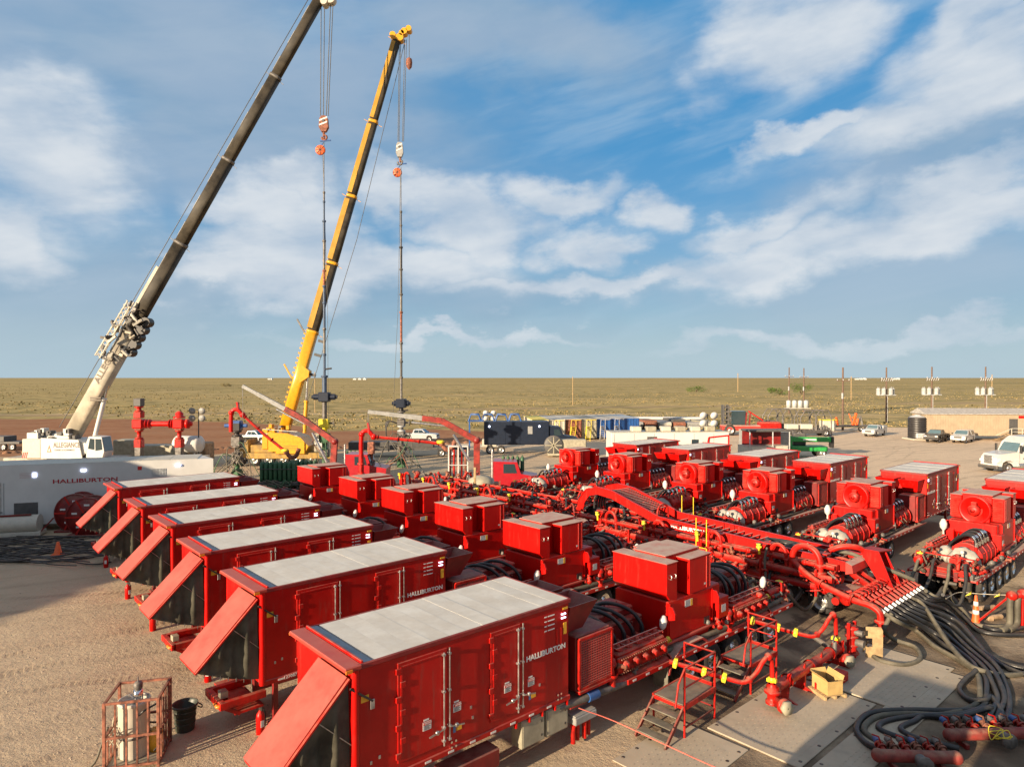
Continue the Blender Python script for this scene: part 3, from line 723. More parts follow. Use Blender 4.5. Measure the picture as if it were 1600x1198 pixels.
    # control box on both flanks by the coupling
    for sg in ((-1, 1) if right else (-1,)):
        k_ = MB().bbox(x+2.62, sg*.72, 1.75, x+3.25, sg*1.22, 2.45, .02).build('junction_box', red, t)
        MB().bbox(x+2.8, sg*1.222, 1.95, x+3.05, sg*1.23, 2.2, .003).build('box_label', M['transf'], k_)
        if right:
            m_ = MB()
            for q_ in range(3): m_.lathe((x+2.9, sg*.3, 2.1-q_*.12), [(.02, 0), (.13, 0), (.13, .12), (.1, .2), (.02, .2)], 12, (1, sg*.4, .1))
            m_.build('gauge_dial', M['redpipe'], t)
            MB().tube(smooth_pts([(x+2.7, sg*.6, 2.3), (x+3.1, sg*.62, 2.0), (x+3.0, sg*.7, 1.5), (x+3.2, sg*.8, 1.3)], 5), .025, 6).build('cable', M['black'], t)

def house(t, right=False):
    """inverter house: x 0..6.2"""
    red = M['red']
    o = MB().bbox(0, -1.3, 1.5, 6.2, 1.3, 4.06, .03).build('house_body', red, t)
    MB().bbox(-.03, -1.33, 1.42, 6.23, 1.33, 1.56, .02).build('floor_rail', red, o)
    MB().bbox(0, -1.34, 3.98, 6.24, -1.28, 4.1, .02).bbox(0, 1.28, 3.98, 6.24, 1.34, 4.1, .02).bbox(6.18, -1.27, 3.98, 6.24, 1.27, 4.1, .01).build('roof_rail', M['rail'], o)
    rp = None
    n = 12; wd_ = (6.18-.42)/n
    rr_ = 0
    for k in range(n):
        x = .42+k*wd_
        if rp is None:
            rp = MB().prism([(0, 4.0), (0, 4.089), (wd_-.008, 4.0905), (wd_, 4.0895), (wd_, 4.0)], -1.275, 1.275).build('roof_panel', M['roof'], o); rp.location = (x, 0, 0)
        else: rep(rp, 'roof_panel', [(x, 0, random.uniform(-.004, .004))], o)
    MB().prism([(.16, 4.06), (.18, 4.10), (.36, 4.088), (.418, 4.06)], -1.275, 1.275).build('roof_strip', M['roofblue'], o)
    MB().bbox(-.28, -1.36, 4.0, .10, 1.36, 4.10, .02).build('front_header', M['salmon'], o)
    MB().bbox(.1, -1.3, 4.08, .155, 1.3, 4.15, .01).build('header_lip', red, o)
    for y in (-1.37, 1.37): MB().bbox(-.27, y-.012, 3.99, -.12, y+.012, 4.06, .004).build('marker_lamp', M['amber'], o)
    # rounded corner posts
    for y in (-1.27, 1.27): MB().cyl((-.02, y, 1.45), (-.02, y, 4.0), .085, n=14).build('corner_post', M['redclean'], o)
    for sg in (-1, 1):
        s_ = sg; yf = sg*1.3
        for dx0, wd2 in ((.95, 1.28), (3.5, .95)):
            d_ = MB().bbox(dx0, yf, 1.72, dx0+wd2, yf+s_*.03, 3.86, .012).build('door', red, o)
            MB().bbox(dx0+.07, yf+s_*.03, 1.80, dx0+.12, yf+s_*.045, 3.78, .004).bbox(dx0+.07, yf+s_*.03, 3.74, dx0+wd2-.05, yf+s_*.045, 3.78, .004).build('door_trim', red, d_)
            hg = None
            for k in range(7):
                if k % 2 == 0: xx = dx0-.05
                else: xx = dx0+.06
                if hg is None: hg = MB().bbox(0, yf+s_*.01, 0, .13, yf+s_*.055, .13, .01).build('hinge', red, d_); hg.location = (xx, 0, 1.82+k*.3)
                else: rep(hg, 'hinge', [(xx, 0, 1.82+k*.3)], d_)
            for j in range(2):
                xr = dx0+wd2-.12+j*.15
                rd_ = MB().cyl((xr, yf+s_*.09, 1.72+.1*j), (xr, yf+s_*.09, 3.80+.08*j), .019, n=8)
                for zz in (1.8, 2.1, 2.9, 3.72): rd_.bbox(xr-.035, yf+s_*.03, zz, xr+.035, yf+s_*.115, zz+.05, .006)
                rd_.build('locking_rod', M['steel'], d_)
                MB().bar((xr, yf+s_*.12, 2.12), (xr+(-.42 if j == 0 else .38), yf+s_*.13, 2.06), .03).lathe((xr+(-.2 if j == 0 else .18), yf+s_*.10, 2.09), [(.05, 0), (.05, .04), (.02, .05)], 8, (0, s_, 0)).build('rod_handle', M['steel'], d_)
        if sg < 0 or right:
            for px_, pz in ((1.58, 2.2), (2.42, 2.32), (3.92, 2.3), (4.72, 2.2)):
                placard(o, px_, pz, yf+(s_*.03 if px_ in (1.58, 3.92) else 0), s_, .22, .19)
                MB().bbox(px_+.02, yf+s_*.001+(s_*.03 if px_ in (1.58, 3.92) else 0), pz+.21, px_+.16, yf+s_*.006+(s_*.03 if px_ in (1.58, 3.92) else 0), pz+.25, .002).build('small_notice', M['decal'], o)
            for px_ in (2.42, 4.75):
                MB().bbox(px_, yf, 1.86, px_+.07, yf+s_*.006, 2.0, .002).build('small_notice', M['decalb'], o)
                MB().bbox(px_+.09, yf, 1.88, px_+.24, yf+s_*.006, 2.0, .002).build('warning_decal', M['decaly'], o)
            MB().bbox(.1, yf, 3.28, .28, yf+s_*.006, 3.42, .002).build('warning_decal', M['decaly'], o)
            MB().bbox(5.96, yf, 3.84, 6.14, yf+s_*.012, 3.9, .003).build('warning_decal', M['decaly'], o)
            MB().bbox(5.98, yf, 3.2, 6.1, yf+s_*.012, 3.5, .003).build('warning_decal', M['decaly'], o)
            for zz in (3.62, 3.72):
                MB().bbox(5.9, yf, zz, 6.06, yf+s_*.03, zz+.035, .006).build('status_lamp', M['lens'], o)
            MB().bbox(5.9, yf, 3.77, 6.04, yf+s_*.02, 3.8, .003).build('small_notice', M['decalr'], o)
            m_ = MB()
            for k in range(4):
                m_.bbox(5.3, yf, 3.42+k*.12, 5.38, yf+s_*.004, 3.45+k*.12, .001); m_.bbox(5.42, yf, 3.42+k*.12, 5.66, yf+s_*.004, 3.45+k*.12, .001)
            m_.build('print', M['letterw'], o)
            MB().bbox(5.72, yf, 2.98, 5.76, yf+s_*.02, 3.4, .003).bbox(5.88, yf, 2.98, 5.9, yf+s_*.02, 3.4, .003).build('cover_strip', red, o)
            if sg < 0: text('HALLIBURTON', .185, (4.66, yf-.006, 2.84), (R(90), 0, 0), M['letterw'], o, 1.13, .03)
            else: text('HALLIBURTON', .185, (6.1, yf+.006, 2.84), (R(90), 0, PI), M['letterw'], o, 1.13, .03)
            for px_, pz in ((.3, 1.95), (.5, 2.0), (2.95, 2.0), (2.9, 2.25), (5.1, 2.1)):
                MB().bbox(px_, yf, pz, px_+.05, yf+s_*.02, pz+.07, .004).build('latch', M['steel'], o)
            hb = MB().bbox(.30, yf, 3.1, .40, yf+s_*.04, 3.3, .006).build('latch', M['steel'], o)
            MB().bar((-.15, yf+s_*.02, 3.66), (.34, yf+s_*.05, 3.28), .04).build('strap', M['black'], o)
        refl = MB().bbox(0, sg*1.33, 1.46, .16, sg*1.337, 1.51, .001).build('reflector', M['decal'], o); refl.location = (.4, 0, 0)
        rep(refl, 'reflector', [(.4+k*.62, 0, 0) for k in range(1, 9)], o)
        bt = MB()
        for xx in (2.35, 5.75):
            for k in range(2):
                for j in range(2): bt.cyl((xx+k*.12, sg*1.3, 1.62+j*.12-.05), (xx+k*.12, sg*1.345, 1.62+j*.12-.05), .028, n=8)
        bt.build('bolt', M['chrome'], o)
    if not right:
        # awning: hinged plate on chains, tarpaulin curtains
        aw = MB()
        th_ = V(-.707, 0, -.707)*2.25; n_ = V(-.707, 0, .707)*.06
        p0 = V(-.14, 0, 3.84)
        def sl(y): return [p0+V(0, y, 0), p0+th_+V(0, y, 0), p0+th_+n_+V(0, y, 0), p0+n_+V(0, y, 0)]
        aw.add(sl(-1.24)+sl(.05), [(0,1,2,3),(7,6,5,4),(0,4,5,1),(1,5,6,2),(2,6,7,3),(3,7,4,0)])
        a_ = aw.build('awning_panel', M['salmon'], t)
        m_ = MB()
        for y in (-1.25, .06): m_.bar(p0+V(0, y, 0), p0+th_+V(0, y, 0)+n_*.4, .035, .11, up=(0, 1, 0))
        m_.bar(p0+th_+V(0, -1.25, 0), p0+th_+V(0, .06, 0), .05)
        m_.build('panel_edge', M['red'], a_)
        e = p0+th_
        for yy, nm in ((-1.22, 1), (.04, 0)):
            # curtain as a wavy sheet between plate edge and house
            tb = MB(); nu, nv = 36, 12; g_ = []
            for i in range(nu+1):
                for j in range(nv+1):
                    a = i/nu
                    top = p0.lerp(e, a); bot = V(-.1, 0, 1.62).lerp(e+V(.05, 0, -.02), a)
                    p = top.lerp(bot, j/nv); sag = math.sin(PI*(j/nv))*math.sin(PI*a)
                    g_.append((p.x, yy+(.075*math.sin(a*16+j*.16+1)+.05*math.sin(a*27-j*.12)+.05*math.sin(a*7-j*.3))*(sag*.9+.15), p.z-.05*math.sin(PI*a)*(j/nv)))
            tb.add(g_, [(i*(nv+1)+j, (i+1)*(nv+1)+j, (i+1)*(nv+1)+j+1, i*(nv+1)+j+1) for i in range(nu) for j in range(nv)], True)
            tb.build('tarpaulin', M['tarp'], t)
            ey = MB()
            for k in range(8):
                p = V(-.1, 0, 1.6).lerp(e, k/8); ey.cyl((p.x, yy-.02, p.z), (p.x, yy-.02, p.z-.1), .012, n=5)
                p2 = V(-.06, 0, 1.7+k*.26); ey.ball((p2.x, yy-.03, p2.z), .018, 6, 4)
            ey.build('eyelet', M['dgrey'], t)
        MB().bar(p0.lerp(e, .42)+V(0, -1.27, 0), (-.06, -1.27, 2.45), .016).build('stay_rod', M['steel'], t)
        MB().bbox(-.10, -1.18, 1.6, -.03, 1.2, 3.9, .01).build('intake_frame', M['redclean'], t)
    else:
        # inside end of the right row faces the pumps: louvred ducts
        MB().bbox(-.06, -1.1, 1.7, -.005, 1.1, 3.85, .01).build('rear_door', M['red'], t)
    # gooseneck / front frame under the awning
    g_ = MB().bbox(-1.0, -1.0, .95, .2, -.85, 1.15, .01).bbox(-1.0, .1, .95, .2, .25, 1.15, .01).bbox(-1.05, -1.0, .95, -.9, .25, 1.15, .01)
    g_.bbox(-.6, -.9, .9, -.05, .9, .95, .005)
    g_.bar((-.95, -.92, 1.0), (-.5, -.9, .7), .1).bar((-.95, .18, 1.0), (-.5, .18, .7), .1).bbox(-.6, -.8, .62, .2, .8, .7, .01)
    g_.build('gooseneck', M['redpipe'], t)
    MB().bbox(-.95, -.75, 1.16, -.75, -.5, 1.34, .01).build('junction_box', M['tan'], t)
    MB().tube([(-1.04, -.9, 1.05), (-1.09, -.9, 1.05), (-1.09, -.68, 1.05), (-1.04, -.68, 1.05)], .045, 8).build('marker_lamp', M['amber'], t)
    for sg in (-1, 1): MB().bar((.55, sg*.75, .06), (.55, sg*.75, 1.2), .13).bbox(.38, sg*.75-.18, .0, .72, sg*.75+.18, .06, .01).build('landing_leg', M['redd'], t)

def chassis(t, right):
    f_ = MB().bbox(0, -.62, 1.02, 18.6, -.46, 1.40, .01).bbox(0, .46, 1.02, 18.6, .62, 1.40, .01)
    for k in range(19): f_.bbox(.4+k, -.46, 1.08, .52+k, .46, 1.3, .01)
    f_.build('frame_rail', M['redd'], t)
    d_ = MB().bbox(6.25, -1.3, 1.12, 18.6, -.63, 1.20, .01).bbox(6.25, .63, 1.12, 18.6, 1.3, 1.20, .01).bbox(10.5, -.62, 1.2, 18.6, .62, 1.215, .002).build('deck', M['redtop'], t)
    for sg in (-1, 1):
        MB().bbox(8.6, sg*1.31, 1.08, 18.6, sg*1.36, 1.22, .005).build('side_rail', M['red'], t)
        r_ = MB().bbox(0, sg*1.36, 1.12, .16, sg*1.365, 1.18, .001).build('reflector', M['decal'], t); r_.location = (8.8, 0, 0)
        rep(r_, 'reflector', [(8.8+k*.62, 0, 0) for k in range(1, 16)], t)
        for k in range(5): wheel(t, 11.9+k*1.3, sg*1.25, .52, sg, .34, 'chrome')
        for k in range(5): wheel(t, 11.9+k*1.3, sg*.86, .52, sg, .30, 'steel')
    MB().cyl((11.9, -.8, .52), (11.9, .8, .52), .08, n=8).cyl((13.2, -.8, .52), (13.2, .8, .52), .08, n=8).cyl((14.5, -.8, .52), (14.5, .8, .52), .08, n=8).cyl((15.8, -.8, .52), (15.8, .8, .52), .08, n=8).cyl((17.1, -.8, .52), (17.1, .8, .52), .08, n=8).build('axle', M['dgrey'], t)
    for sg in (-1,):
        fd = MB().prism([(10.6, .75), (10.75, 1.1), (11.3, 1.45), (12.5, 1.45), (12.8, 1.25), (12.75, 1.22), (12.45, 1.40), (11.32, 1.40), (10.82, 1.07), (10.68, .75)], sg*1.32, sg*.72).build('mudguard', M['redtop'], t)
        MB().bbox(10.58, sg*1.3, .3, 10.62, sg*.75, 1.0, .005).build('mudflap', M['grate'], t)
    # grey cabinets and cable drop under the house
    for k in range(2):
        c_ = MB().bbox(4.55+k*.86, -1.26, .66, 5.35+k*.86, -.86, 1.36, .02).build('cabinet', M['tan'], t)
        MB().bbox(4.59+k*.86, -1.275, .70, 5.31+k*.86, -1.262, 1.32, .005).build('cabinet_door', M['tan'], c_)
        MB().bbox(5.2+k*.86, -1.295, .8, 5.24+k*.86, -1.276, .86, .003).bbox(5.2+k*.86, -1.295, 1.15, 5.24+k*.86, -1.276, 1.21, .003).build('cabinet_latch', M['black'], c_)
    MB().bbox(2.3, -1.2, .5, 3.9, -.7, .95, .03).build('tool_locker', M['redd'], t)
    br = MB()
    for k in range(5): br.bbox(4.3+k*.45, -1.33, 1.3, 4.36+k*.45, -1.24, 1.44, .01)
    br.build('bracket', M['redclean'], t, kind='stuff')
    # terminal block with big cable boots
    MB().bbox(6.38, -1.38, .66, 7.22, -1.02, .86, .02).bbox(6.4, -1.35, .86, 7.2, -1.05, .9, .01).build('terminal_box', M['grey'], t)
    b0 = None
    for k in range(4):
        if b0 is None: b0 = MB().cyl((0, -1.2, .12), (0, -1.2, .68), .065, n=12).cyl((0, -1.2, .56), (0, -1.2, .65), .085, n=12).build('cable_boot', M['redpipe'], t); b0.location = (6.47+k*.22, 0, 0)
        else: rep(b0, 'cable_boot', [(6.47+k*.22, (k % 2)*.06, 0)], t)

def middle(t, right):
    """exhaust hoppers, radiator and long side pipe between house and pumps"""
    for y0_ in (-1.2, .1):
        h_ = MB()
        x0_, x1_, y1_ = 6.35, 7.45, y0_+1.1
        z0_, z1_ = 3.05, 3.78
        outer = [(x0_, y0_, z1_), (x1_, y0_, z1_), (x1_, y1_, z1_), (x0_, y1_, z1_)]
        lower = [(x0_, y0_+.18, z0_), (x1_-.42, y0_+.18, z0_), (x1_-.42, y1_-.18, z0_), (x0_, y1_-.18, z0_)]
        inn = [(x0_+.04, y0_+.04, z1_), (x1_-.04, y0_+.04, z1_), (x1_-.04, y1_-.04, z1_), (x0_+.04, y1_-.04, z1_)]
        inl = [(x0_+.04, y0_+.22, z0_+.2), (x1_-.46, y0_+.22, z0_+.2), (x1_-.46, y1_-.22, z0_+.2), (x0_+.04, y1_-.22, z0_+.2)]
        vs_ = outer+lower+inn+inl; fs_ = []
        for i in range(4):
            j = (i+1) % 4; fs_ += [(i, j, 4+j, 4+i), (i, 8+i, 8+j, j), (8+i, 12+i, 12+j, 8+j)]
        fs_ += [(4, 5, 6, 7), (12, 13, 14, 15)]
        h_.add(vs_, fs_); h_.bbox(6.26, y0_+.2, 2.2, 6.34, y0_+.9, 3.7, .01)
        h_.build('exhaust_duct', M['redd'] if not right else M['redclean'], t)
    ys = (-1,) if not right else (-1, 1)
    for sg in ys:
        rb = MB().bbox(6.55, sg*.3, 1.45, 7.95, sg*1.22, 2.95, .03).build('radiator', M['redd'], t)
        m_ = MB()
        x_a, x_b, z_a, z_b = 6.6, 7.92, 1.55, 2.88; yy = sg*1.30
        m_.bar((x_a, yy, z_a), (x_b, yy, z_a), .07).bar((x_a, yy, z_b), (x_b, yy, z_b), .07).bar((x_a, yy, z_a), (x_a, yy, z_b), .07).bar((x_b, yy, z_a), (x_b, yy, z_b), .07)
        m_.bbox(x_a-.04, sg*1.2, z_a-.12, x_b+.05, sg*1.36, z_a-.04, .01)
        m_.build('grille_frame', M['redpipe'], rb)
        m_ = MB()
        for k in range(1, 19): m_.bar((x_a+k*(x_b-x_a)/19, yy, z_a), (x_a+k*(x_b-x_a)/19, yy, z_b), .018, .02)
        for k in range(1, 20): m_.bar((x_a, yy+.004*sg, z_a+k*(z_b-z_a)/20), (x_b, yy+.004*sg, z_a+k*(z_b-z_a)/20), .018, .02)
        m_.build('grille_mesh', M['redtop'], rb, kind='stuff')
        MB().bbox(6.62, sg*1.23, 1.5, 7.90, sg*1.25, 2.9, .005).build('radiator_core', M['iron'], rb)
    MB().tube(smooth_pts([(5.9, -1.2, 1.25), (7.2, -1.28, 1.22), (8.6, -1.22, 1.12), (9.8, -1.1, 1.15)], 5), .10, 12).build('side_pipe', M['iron'], t)
    MB().cyl((6.95, -1.27, 1.225), (7.35, -1.28, 1.215), .13, n=14).build('pipe_clamp', M['blue'], t)
    # power cables / hoses lying along the deck by the pump
    MB().tube(smooth_pts([(10.3, -.95, 1.32), (12.5, -1.12, 1.34), (15, -1.18, 1.34), (18.2, -1.1, 1.4), (18.9, -.6, 1.3)], 5), .085, 10).build('deck_hose', M['hosedust'], t)
    MB().tube(smooth_pts([(11.0, .95, 1.32), (13.5, 1.1, 1.34), (16, 1.16, 1.34), (18.4, 1.0, 1.4)], 5), .08, 10).build('deck_hose', M['hosedust'], t)
    if right:
        for dy in (.82, 1.0): MB().tube(smooth_pts([(9.5, dy, 1.30), (12, dy+.1, 1.31), (15, dy+.12, 1.31), (18.5, dy+.05, 1.33)], 5), .06, 8).build('deck_hose', M['hosedust'], t)

def tail(t, right):
    m_ = MB().cyl((17.4, -.9, 1.7), (18.3, -.9, 1.7), .14, n=12).lathe((18.3, -.9, 1.7), [(.2, 0), (.2, .07), (.14, .08), (.14, .3), (.2, .31), (.2, .36), (.02, .36)], 14, (1, 0, 0))
    m_.tube(smooth_pts([(17.6, .2, 1.3), (17.7, .3, 1.9), (18.1, .5, 2.0), (18.5, .6, 1.5)], 5), .08, 10)
    m_.build('discharge_pipe', M['redpipe'], t)
    MB().bbox(17.3, -.5, 1.22, 18.4, .9, 1.5, .02).bbox(17.5, .1, 1.5, 17.9, .6, 1.85, .02).build('tail_manifold', M['redpipe'], t)
    MB().lathe((18.4, -.9, 1.96), [(.14, 0), (.14, .04), (.03, .05), (.03, .09)], 10).build('hand_wheel', M['lyellow'], t)
    MB().cyl((17.9, .6, 1.85), (17.9, .6, 2.12), .03, n=6).ball((17.9, .6, 2.2), .09, 8, 5).build('beacon_lamp', M['white'] if right else M['redclean'], t)

def fittings(t, right):
    rg = random.Random(31 if right else 17)
    for mt, n in (('redpipe', 110), ('rust', 36), ('iron', 50), ('hosedust', 22)):
        m_ = MB()
        for k in range(n):
            x = rg.choice((rg.uniform(7.9, 10.9), rg.uniform(13.2, 14.5), rg.uniform(14.3, 18.3), rg.uniform(16.8, 18.5)))
            y = rg.choice((-1, 1))*rg.uniform(.45, 1.22); z = rg.uniform(1.22, 1.8)
            d = Vector((rg.uniform(-1, 1), rg.uniform(-.5, .5), rg.uniform(-.3, .7))).normalized(); l_ = rg.uniform(.15, .55); r_ = rg.uniform(.025, .065)
            p = V(x, y, z); e = p+d*l_
            if mt == 'hosedust': m_.tube(smooth_pts([p, p+V(.1, 0, .3), p+V(.5, rg.uniform(-.2, .2), .25), p+V(.8, rg.uniform(-.3, .3), -.1)], 3), .03, 6)
            elif rg.random() < .7:
                m_.cyl(p, e, r_, n=7); m_.lathe(p+d*l_*.4, [(r_*1.7, 0), (r_*1.7, .05), (.01, .05)], 8, d); m_.lathe(e-d*.04, [(r_*1.8, 0), (r_*1.8, .05), (.01, .05)], 8, d)
            else: m_.bbox(x, y, 1.21, x+rg.uniform(.08, .3), y+rg.uniform(.05, .2), 1.21+rg.uniform(.1, .5), .01)
        m_.build('small_fittings', M[mt], t, kind='stuff')
    for k in range(4):
        y = -.9+k*.6
        MB().tube(smooth_pts([(17.9, y, 1.55), (18.6, y, 1.7+.1*(k % 2)), (19.3, y*1.1+.1, 1.2), (20.2, y*1.2, .5), (21.0, y*1.1-.2, .9), (21.6, y, 1.2)], 5), .07, 9).build('tail_hose', M['hose' if k % 2 else 'hosedust'], t)
    MB().bbox(18.0, -1.1, 1.25, 18.5, 1.1, 1.38, .02).bar((18.2, -1.1, 1.3), (18.2, -1.1, 2.0), .05).bar((18.2, 1.1, 1.3), (18.2, 1.1, 2.0), .05).bar((18.2, -1.1, 2.0), (18.2, 1.1, 2.0), .05).build('tail_guard', M['redpipe'], t)

def pump_trailer(right, label, group):
    t_ = thing('pump_trailer', label, 'pump trailer', (0,0,0), 0, group)
    house(t_, right); chassis(t_, right); middle(t_, right)
    pump(t_, 8.2, right); tower(t_, 10.95, right); pump(t_, 14.4, right); tail(t_, right); fittings(t_, right)
    return t_
LEFT = [(6.6, 13.47, 'nearest red pump trailer of the left row with its lettered inverter house in full view'),
        (7.05, 19.55, 'second red pump trailer from the front, left row, lettering just above nearest roof'),
        (7.2, 24.7, 'third red pump trailer from the front, left row, beside the fire extinguisher on sunlit dirt'),
        (7.5, 29.9, 'fourth red pump trailer from the front, left row, awning at the shadow edge'),
        (7.6, 35.0, 'fifth red pump trailer from the front, left row, next to the farthest'),
        (7.9, 41.3, 'farthest red pump trailer of the left row, beside the red cable reels and white trailer')]
RIGHT = [(52.3, 9.4, 'nearest red pump trailer of the right row with polished wheels beside the striped cone'),
         (51.7, 14.85, 'second red pump trailer of the right row, its house nearest the white semi tractor'),
         (52.3, 20.8, 'third red pump trailer of the right row, in front of the green telehandler'),
         (52.3, 25.9, 'fourth red pump trailer of the right row, its tower behind the yellow ladder'),
         (52.6, 32.1, 'fifth red pump trailer of the right row, behind the arched boom of the manifold'),
         (52.6, 37.4, 'farthest red pump trailer of the right row, before the white site trailer')]
pl = pump_trailer(False, LEFT[0][2], 'red electric pump trailers of the left row')
pr_ = pump_trailer(True, RIGHT[0][2], 'red electric pump trailers of the right row')
for i, (a, b_, lab) in enumerate(LEFT):
    o = pl if i == 0 else copy_tree(pl, label=lab)
    if i == 1: text('12708713', .12, (.55, -1.345, 1.46), (R(90), 0, 0), M['letterw'], o, 1.1, .01, name='unit_number')
    o.location = AB(a, b_); o.rotation_euler = (0, 0, TH+R(.5*(i % 2)-.2))
for i, (a, b_, lab) in enumerate(RIGHT):
    o = pr_ if i == 0 else copy_tree(pr_, label=lab)
    o.location = AB(a, b_); o.rotation_euler = (0, 0, TH+PI+R(.4*(i % 2)-.1))
M['shadered'] = mat('dusty_shaded_red_pipe', (.26,.018,.014), .6, dust=.9, dcol=(.34,.20,.14), var=.35, scale=3, vdust=.25)  # dusty pipe red, darkened for the shade the ground manifolds lie in
# ------------------------------------------------------------------ manifold trailers between the rows
def flange(mb, p, ax, r, w_=.06): mb.lathe(p, [(r, 0), (r, w_), (.02, w_)], 12, ax)
def yvalve(parent, p, r=.1, ax=(1,0,0), name='hammer_union'):
    m_ = MB(); p = Vector(p); d = Vector(ax).normalized()
    m_.lathe(p-d*.07, [(r*.7, 0), (r*1.15, .01), (r*1.15, .13), (r*.7, .14)], 12, d)
    u_ = d.cross(V(0,0,1)).normalized() if abs(d.z) < .9 else V(1,0,0); w2 = d.cross(u_)
    for k in range(3):
        g = 2*PI*k/3+.4; q_ = p+(u_*math.cos(g)+w2*math.sin(g))*r*1.1; m_.bar(q_-d*.05, q_+d*.05, .09, .09, up=u_)
    return m_.build(name, M['lyellow'], parent)
def manifold(label, near):
    t_ = thing('manifold_trailer', label, 'manifold trailer', (0,0,0), 0, 'red manifold trailers between the pump rows')
    Ln = 15.0
    m_ = MB().bbox(0, -.95, .98, Ln, -.8, 1.22, .01).bbox(0, .8, .98, Ln, .95, 1.22, .01)
    for k in range(16): m_.bbox(.1+k*.97, -.8, 1.02, .22+k*.97, .8, 1.2, .01)
    m_.build('frame_rail', M['redd'], t_)
    MB().bbox(0, -1.25, 1.22, Ln, -.2, 1.26, .01).bbox(0, .2, 1.22, Ln, 1.25, 1.26, .01).build('deck', M['redtop'], t_)
    for sg in (-1, 1):
        MB().bbox(0, sg*1.26, 1.1, Ln, sg*1.31, 1.27, .005).build('side_rail', M['red'], t_)
        r_ = MB().bbox(0, sg*1.31, 1.15, .2, sg*1.316, 1.21, .001).build('reflector', M['decal'], t_); r_.location = (.3, 0, 0)
        rep(r_, 'reflector', [(.3+k*.75, 0, 0) for k in range(1, 19)], t_)
        for k in range(3): wheel(t_, 2.0+k*1.45, sg*1.25, .52, sg, .34, 'steel')
    # long high-pressure and suction pipes, several stacked
    for i, (y, z, r_) in enumerate(((1.65, 1.25, .16), (1.9, 1.75, .15), (1.45, 2.15, .14), (1.0, 1.6, .18), (1.75, 2.2, .09), (-1.2, 1.7, .16), (-1.5, 1.3, .14), (-1.0, 2.2, .12))):
        p_ = MB().cyl((1.2, y, z), (Ln+.3, y, z), r_, n=16)
        for k in range(6): p_.lathe((1.6+k*2.55+i*.2, y, z), [(r_, -.04), (r_*1.35, -.04), (r_*1.35, .0), (r_*1.35, .08), (r_, .08)], 16, (1, 0, 0))
        p_.build('long_pipe', M['redpipe'] if i % 3 else M['red'], t_)
    for k in range(6):
        x = 1.8+k*2.4
        b_ = MB().bbox(x-.05, .9, 1.2, x+.05, 2.15, 1.28, .01).bbox(x-.04, 2.05, 1.0, x+.04, 2.15, 2.1, .01).bar((x, 1.0, 1.25), (x, 1.25, 2.7), .1, .06)
        b_.bbox(x-.22, 1.2, 2.6, x+.22, 1.6, 2.66, .01).build('pipe_stand', M['red'], t_)
    # U bends that rise over the pipes with a flow meter valve
    for k in range(4 if near else 5):
        x = 3.2+k*3.1
        u_ = MB().tube(smooth_pts([(x, 1.75, 1.5), (x, 1.78, 2.3), (x+.1, 1.8, 2.62), (x+.35, 1.8, 2.75), (x+.6, 1.8, 2.62), (x+.7, 1.78, 2.3), (x+.7, 1.7, 1.75)], 4), .085, 12)
        for z in (1.9, 2.25): flange(u_, (x+.7, 1.77, z), (0, 0, 1), .14); flange(u_, (x, 1.77, z-.1), (0, 0, 1), .14)
        u_.build('return_bend', M['redpipe'], t_)
        v_ = MB().bbox(x+1.0, 1.55, 1.4, x+1.35, 1.85, 2.2, .03).bbox(x+.95, 1.5, 2.2, x+1.4, 1.9, 2.3, .02).prism([(x+.9, 2.62), (x+1.45, 2.62), (x+1.25, 2.3), (x+1.1, 2.3)], 1.6, 1.8)
        v_.build('valve_box', M['red'], t_)
        w2 = MB().lathe((x+1.15, 1.95, 2.5), [(.12, 0), (.12, .05), (.05, .06), (.05, .12), (.1, .13), (.1, .16), (0, .16)], 10, (0, .3, 1)).cyl((x+1.15, 1.92, 2.2), (x+1.15, 1.95, 2.5), .05, n=8)
        w2.build('valve_actuator', M['lyellow'], t_)
        el = MB()
        for j in range(2):
            xx = x+1.7+j*.5
            el.tube(smooth_pts([(xx, 1.0, 1.6), (xx, 1.9, 1.62), (xx, 2.2, 1.5), (xx+.05, 2.45, 1.35)], 4), .09, 10); flange(el, (xx, 2.2, 1.5), (0, 1, -.4), .15)
        el.build('branch_pipe', M['redpipe'], t_)
        hz_ = MB().tube(smooth_pts([(x+1.75, 2.45, 1.35), (x+1.6, 2.9, 1.5), (x+1.4, 3.2, .9), (x+1.2, 3.7, .35), (x+.9, 4.2, .12)], 5), .085, 9)
        hz_.build('hose', M['hose'], t_)
        hz_ = MB().tube(smooth_pts([(x+2.25, 2.45, 1.35), (x+2.1, 3.0, 1.62), (x+1.8, 3.5, 1.3), (x+1.5, 4.0, 1.1)], 5), .085, 9)
        hz_.build('hose', M['hose'], t_)
    for k in range(6):
        x = 2.4+k*2.2
        m_ = MB()
        m_.cyl((x, -1.2, 1.7), (x, -1.2, 2.1), .1, n=10); m_.ball((x, -1.2, 2.15), .17, 10, 6); m_.cyl((x, -1.2, 2.15), (x+.05, -2.0, 1.8), .08, n=10); flange(m_, (x, -1.7, 1.95), (0, -1, -.4), .15)
        m_.build('branch_pipe', M['redpipe'], t_)
        MB().tube(smooth_pts([(x+.05, -2.0, 1.8), (x+.1, -2.5, 1.6), (x+.3, -3.1, 1.25), (x+.5, -3.8, 1.3)], 4), .08, 8).build('hose', M['hosedust'], t_)
    rg = random.Random(5)
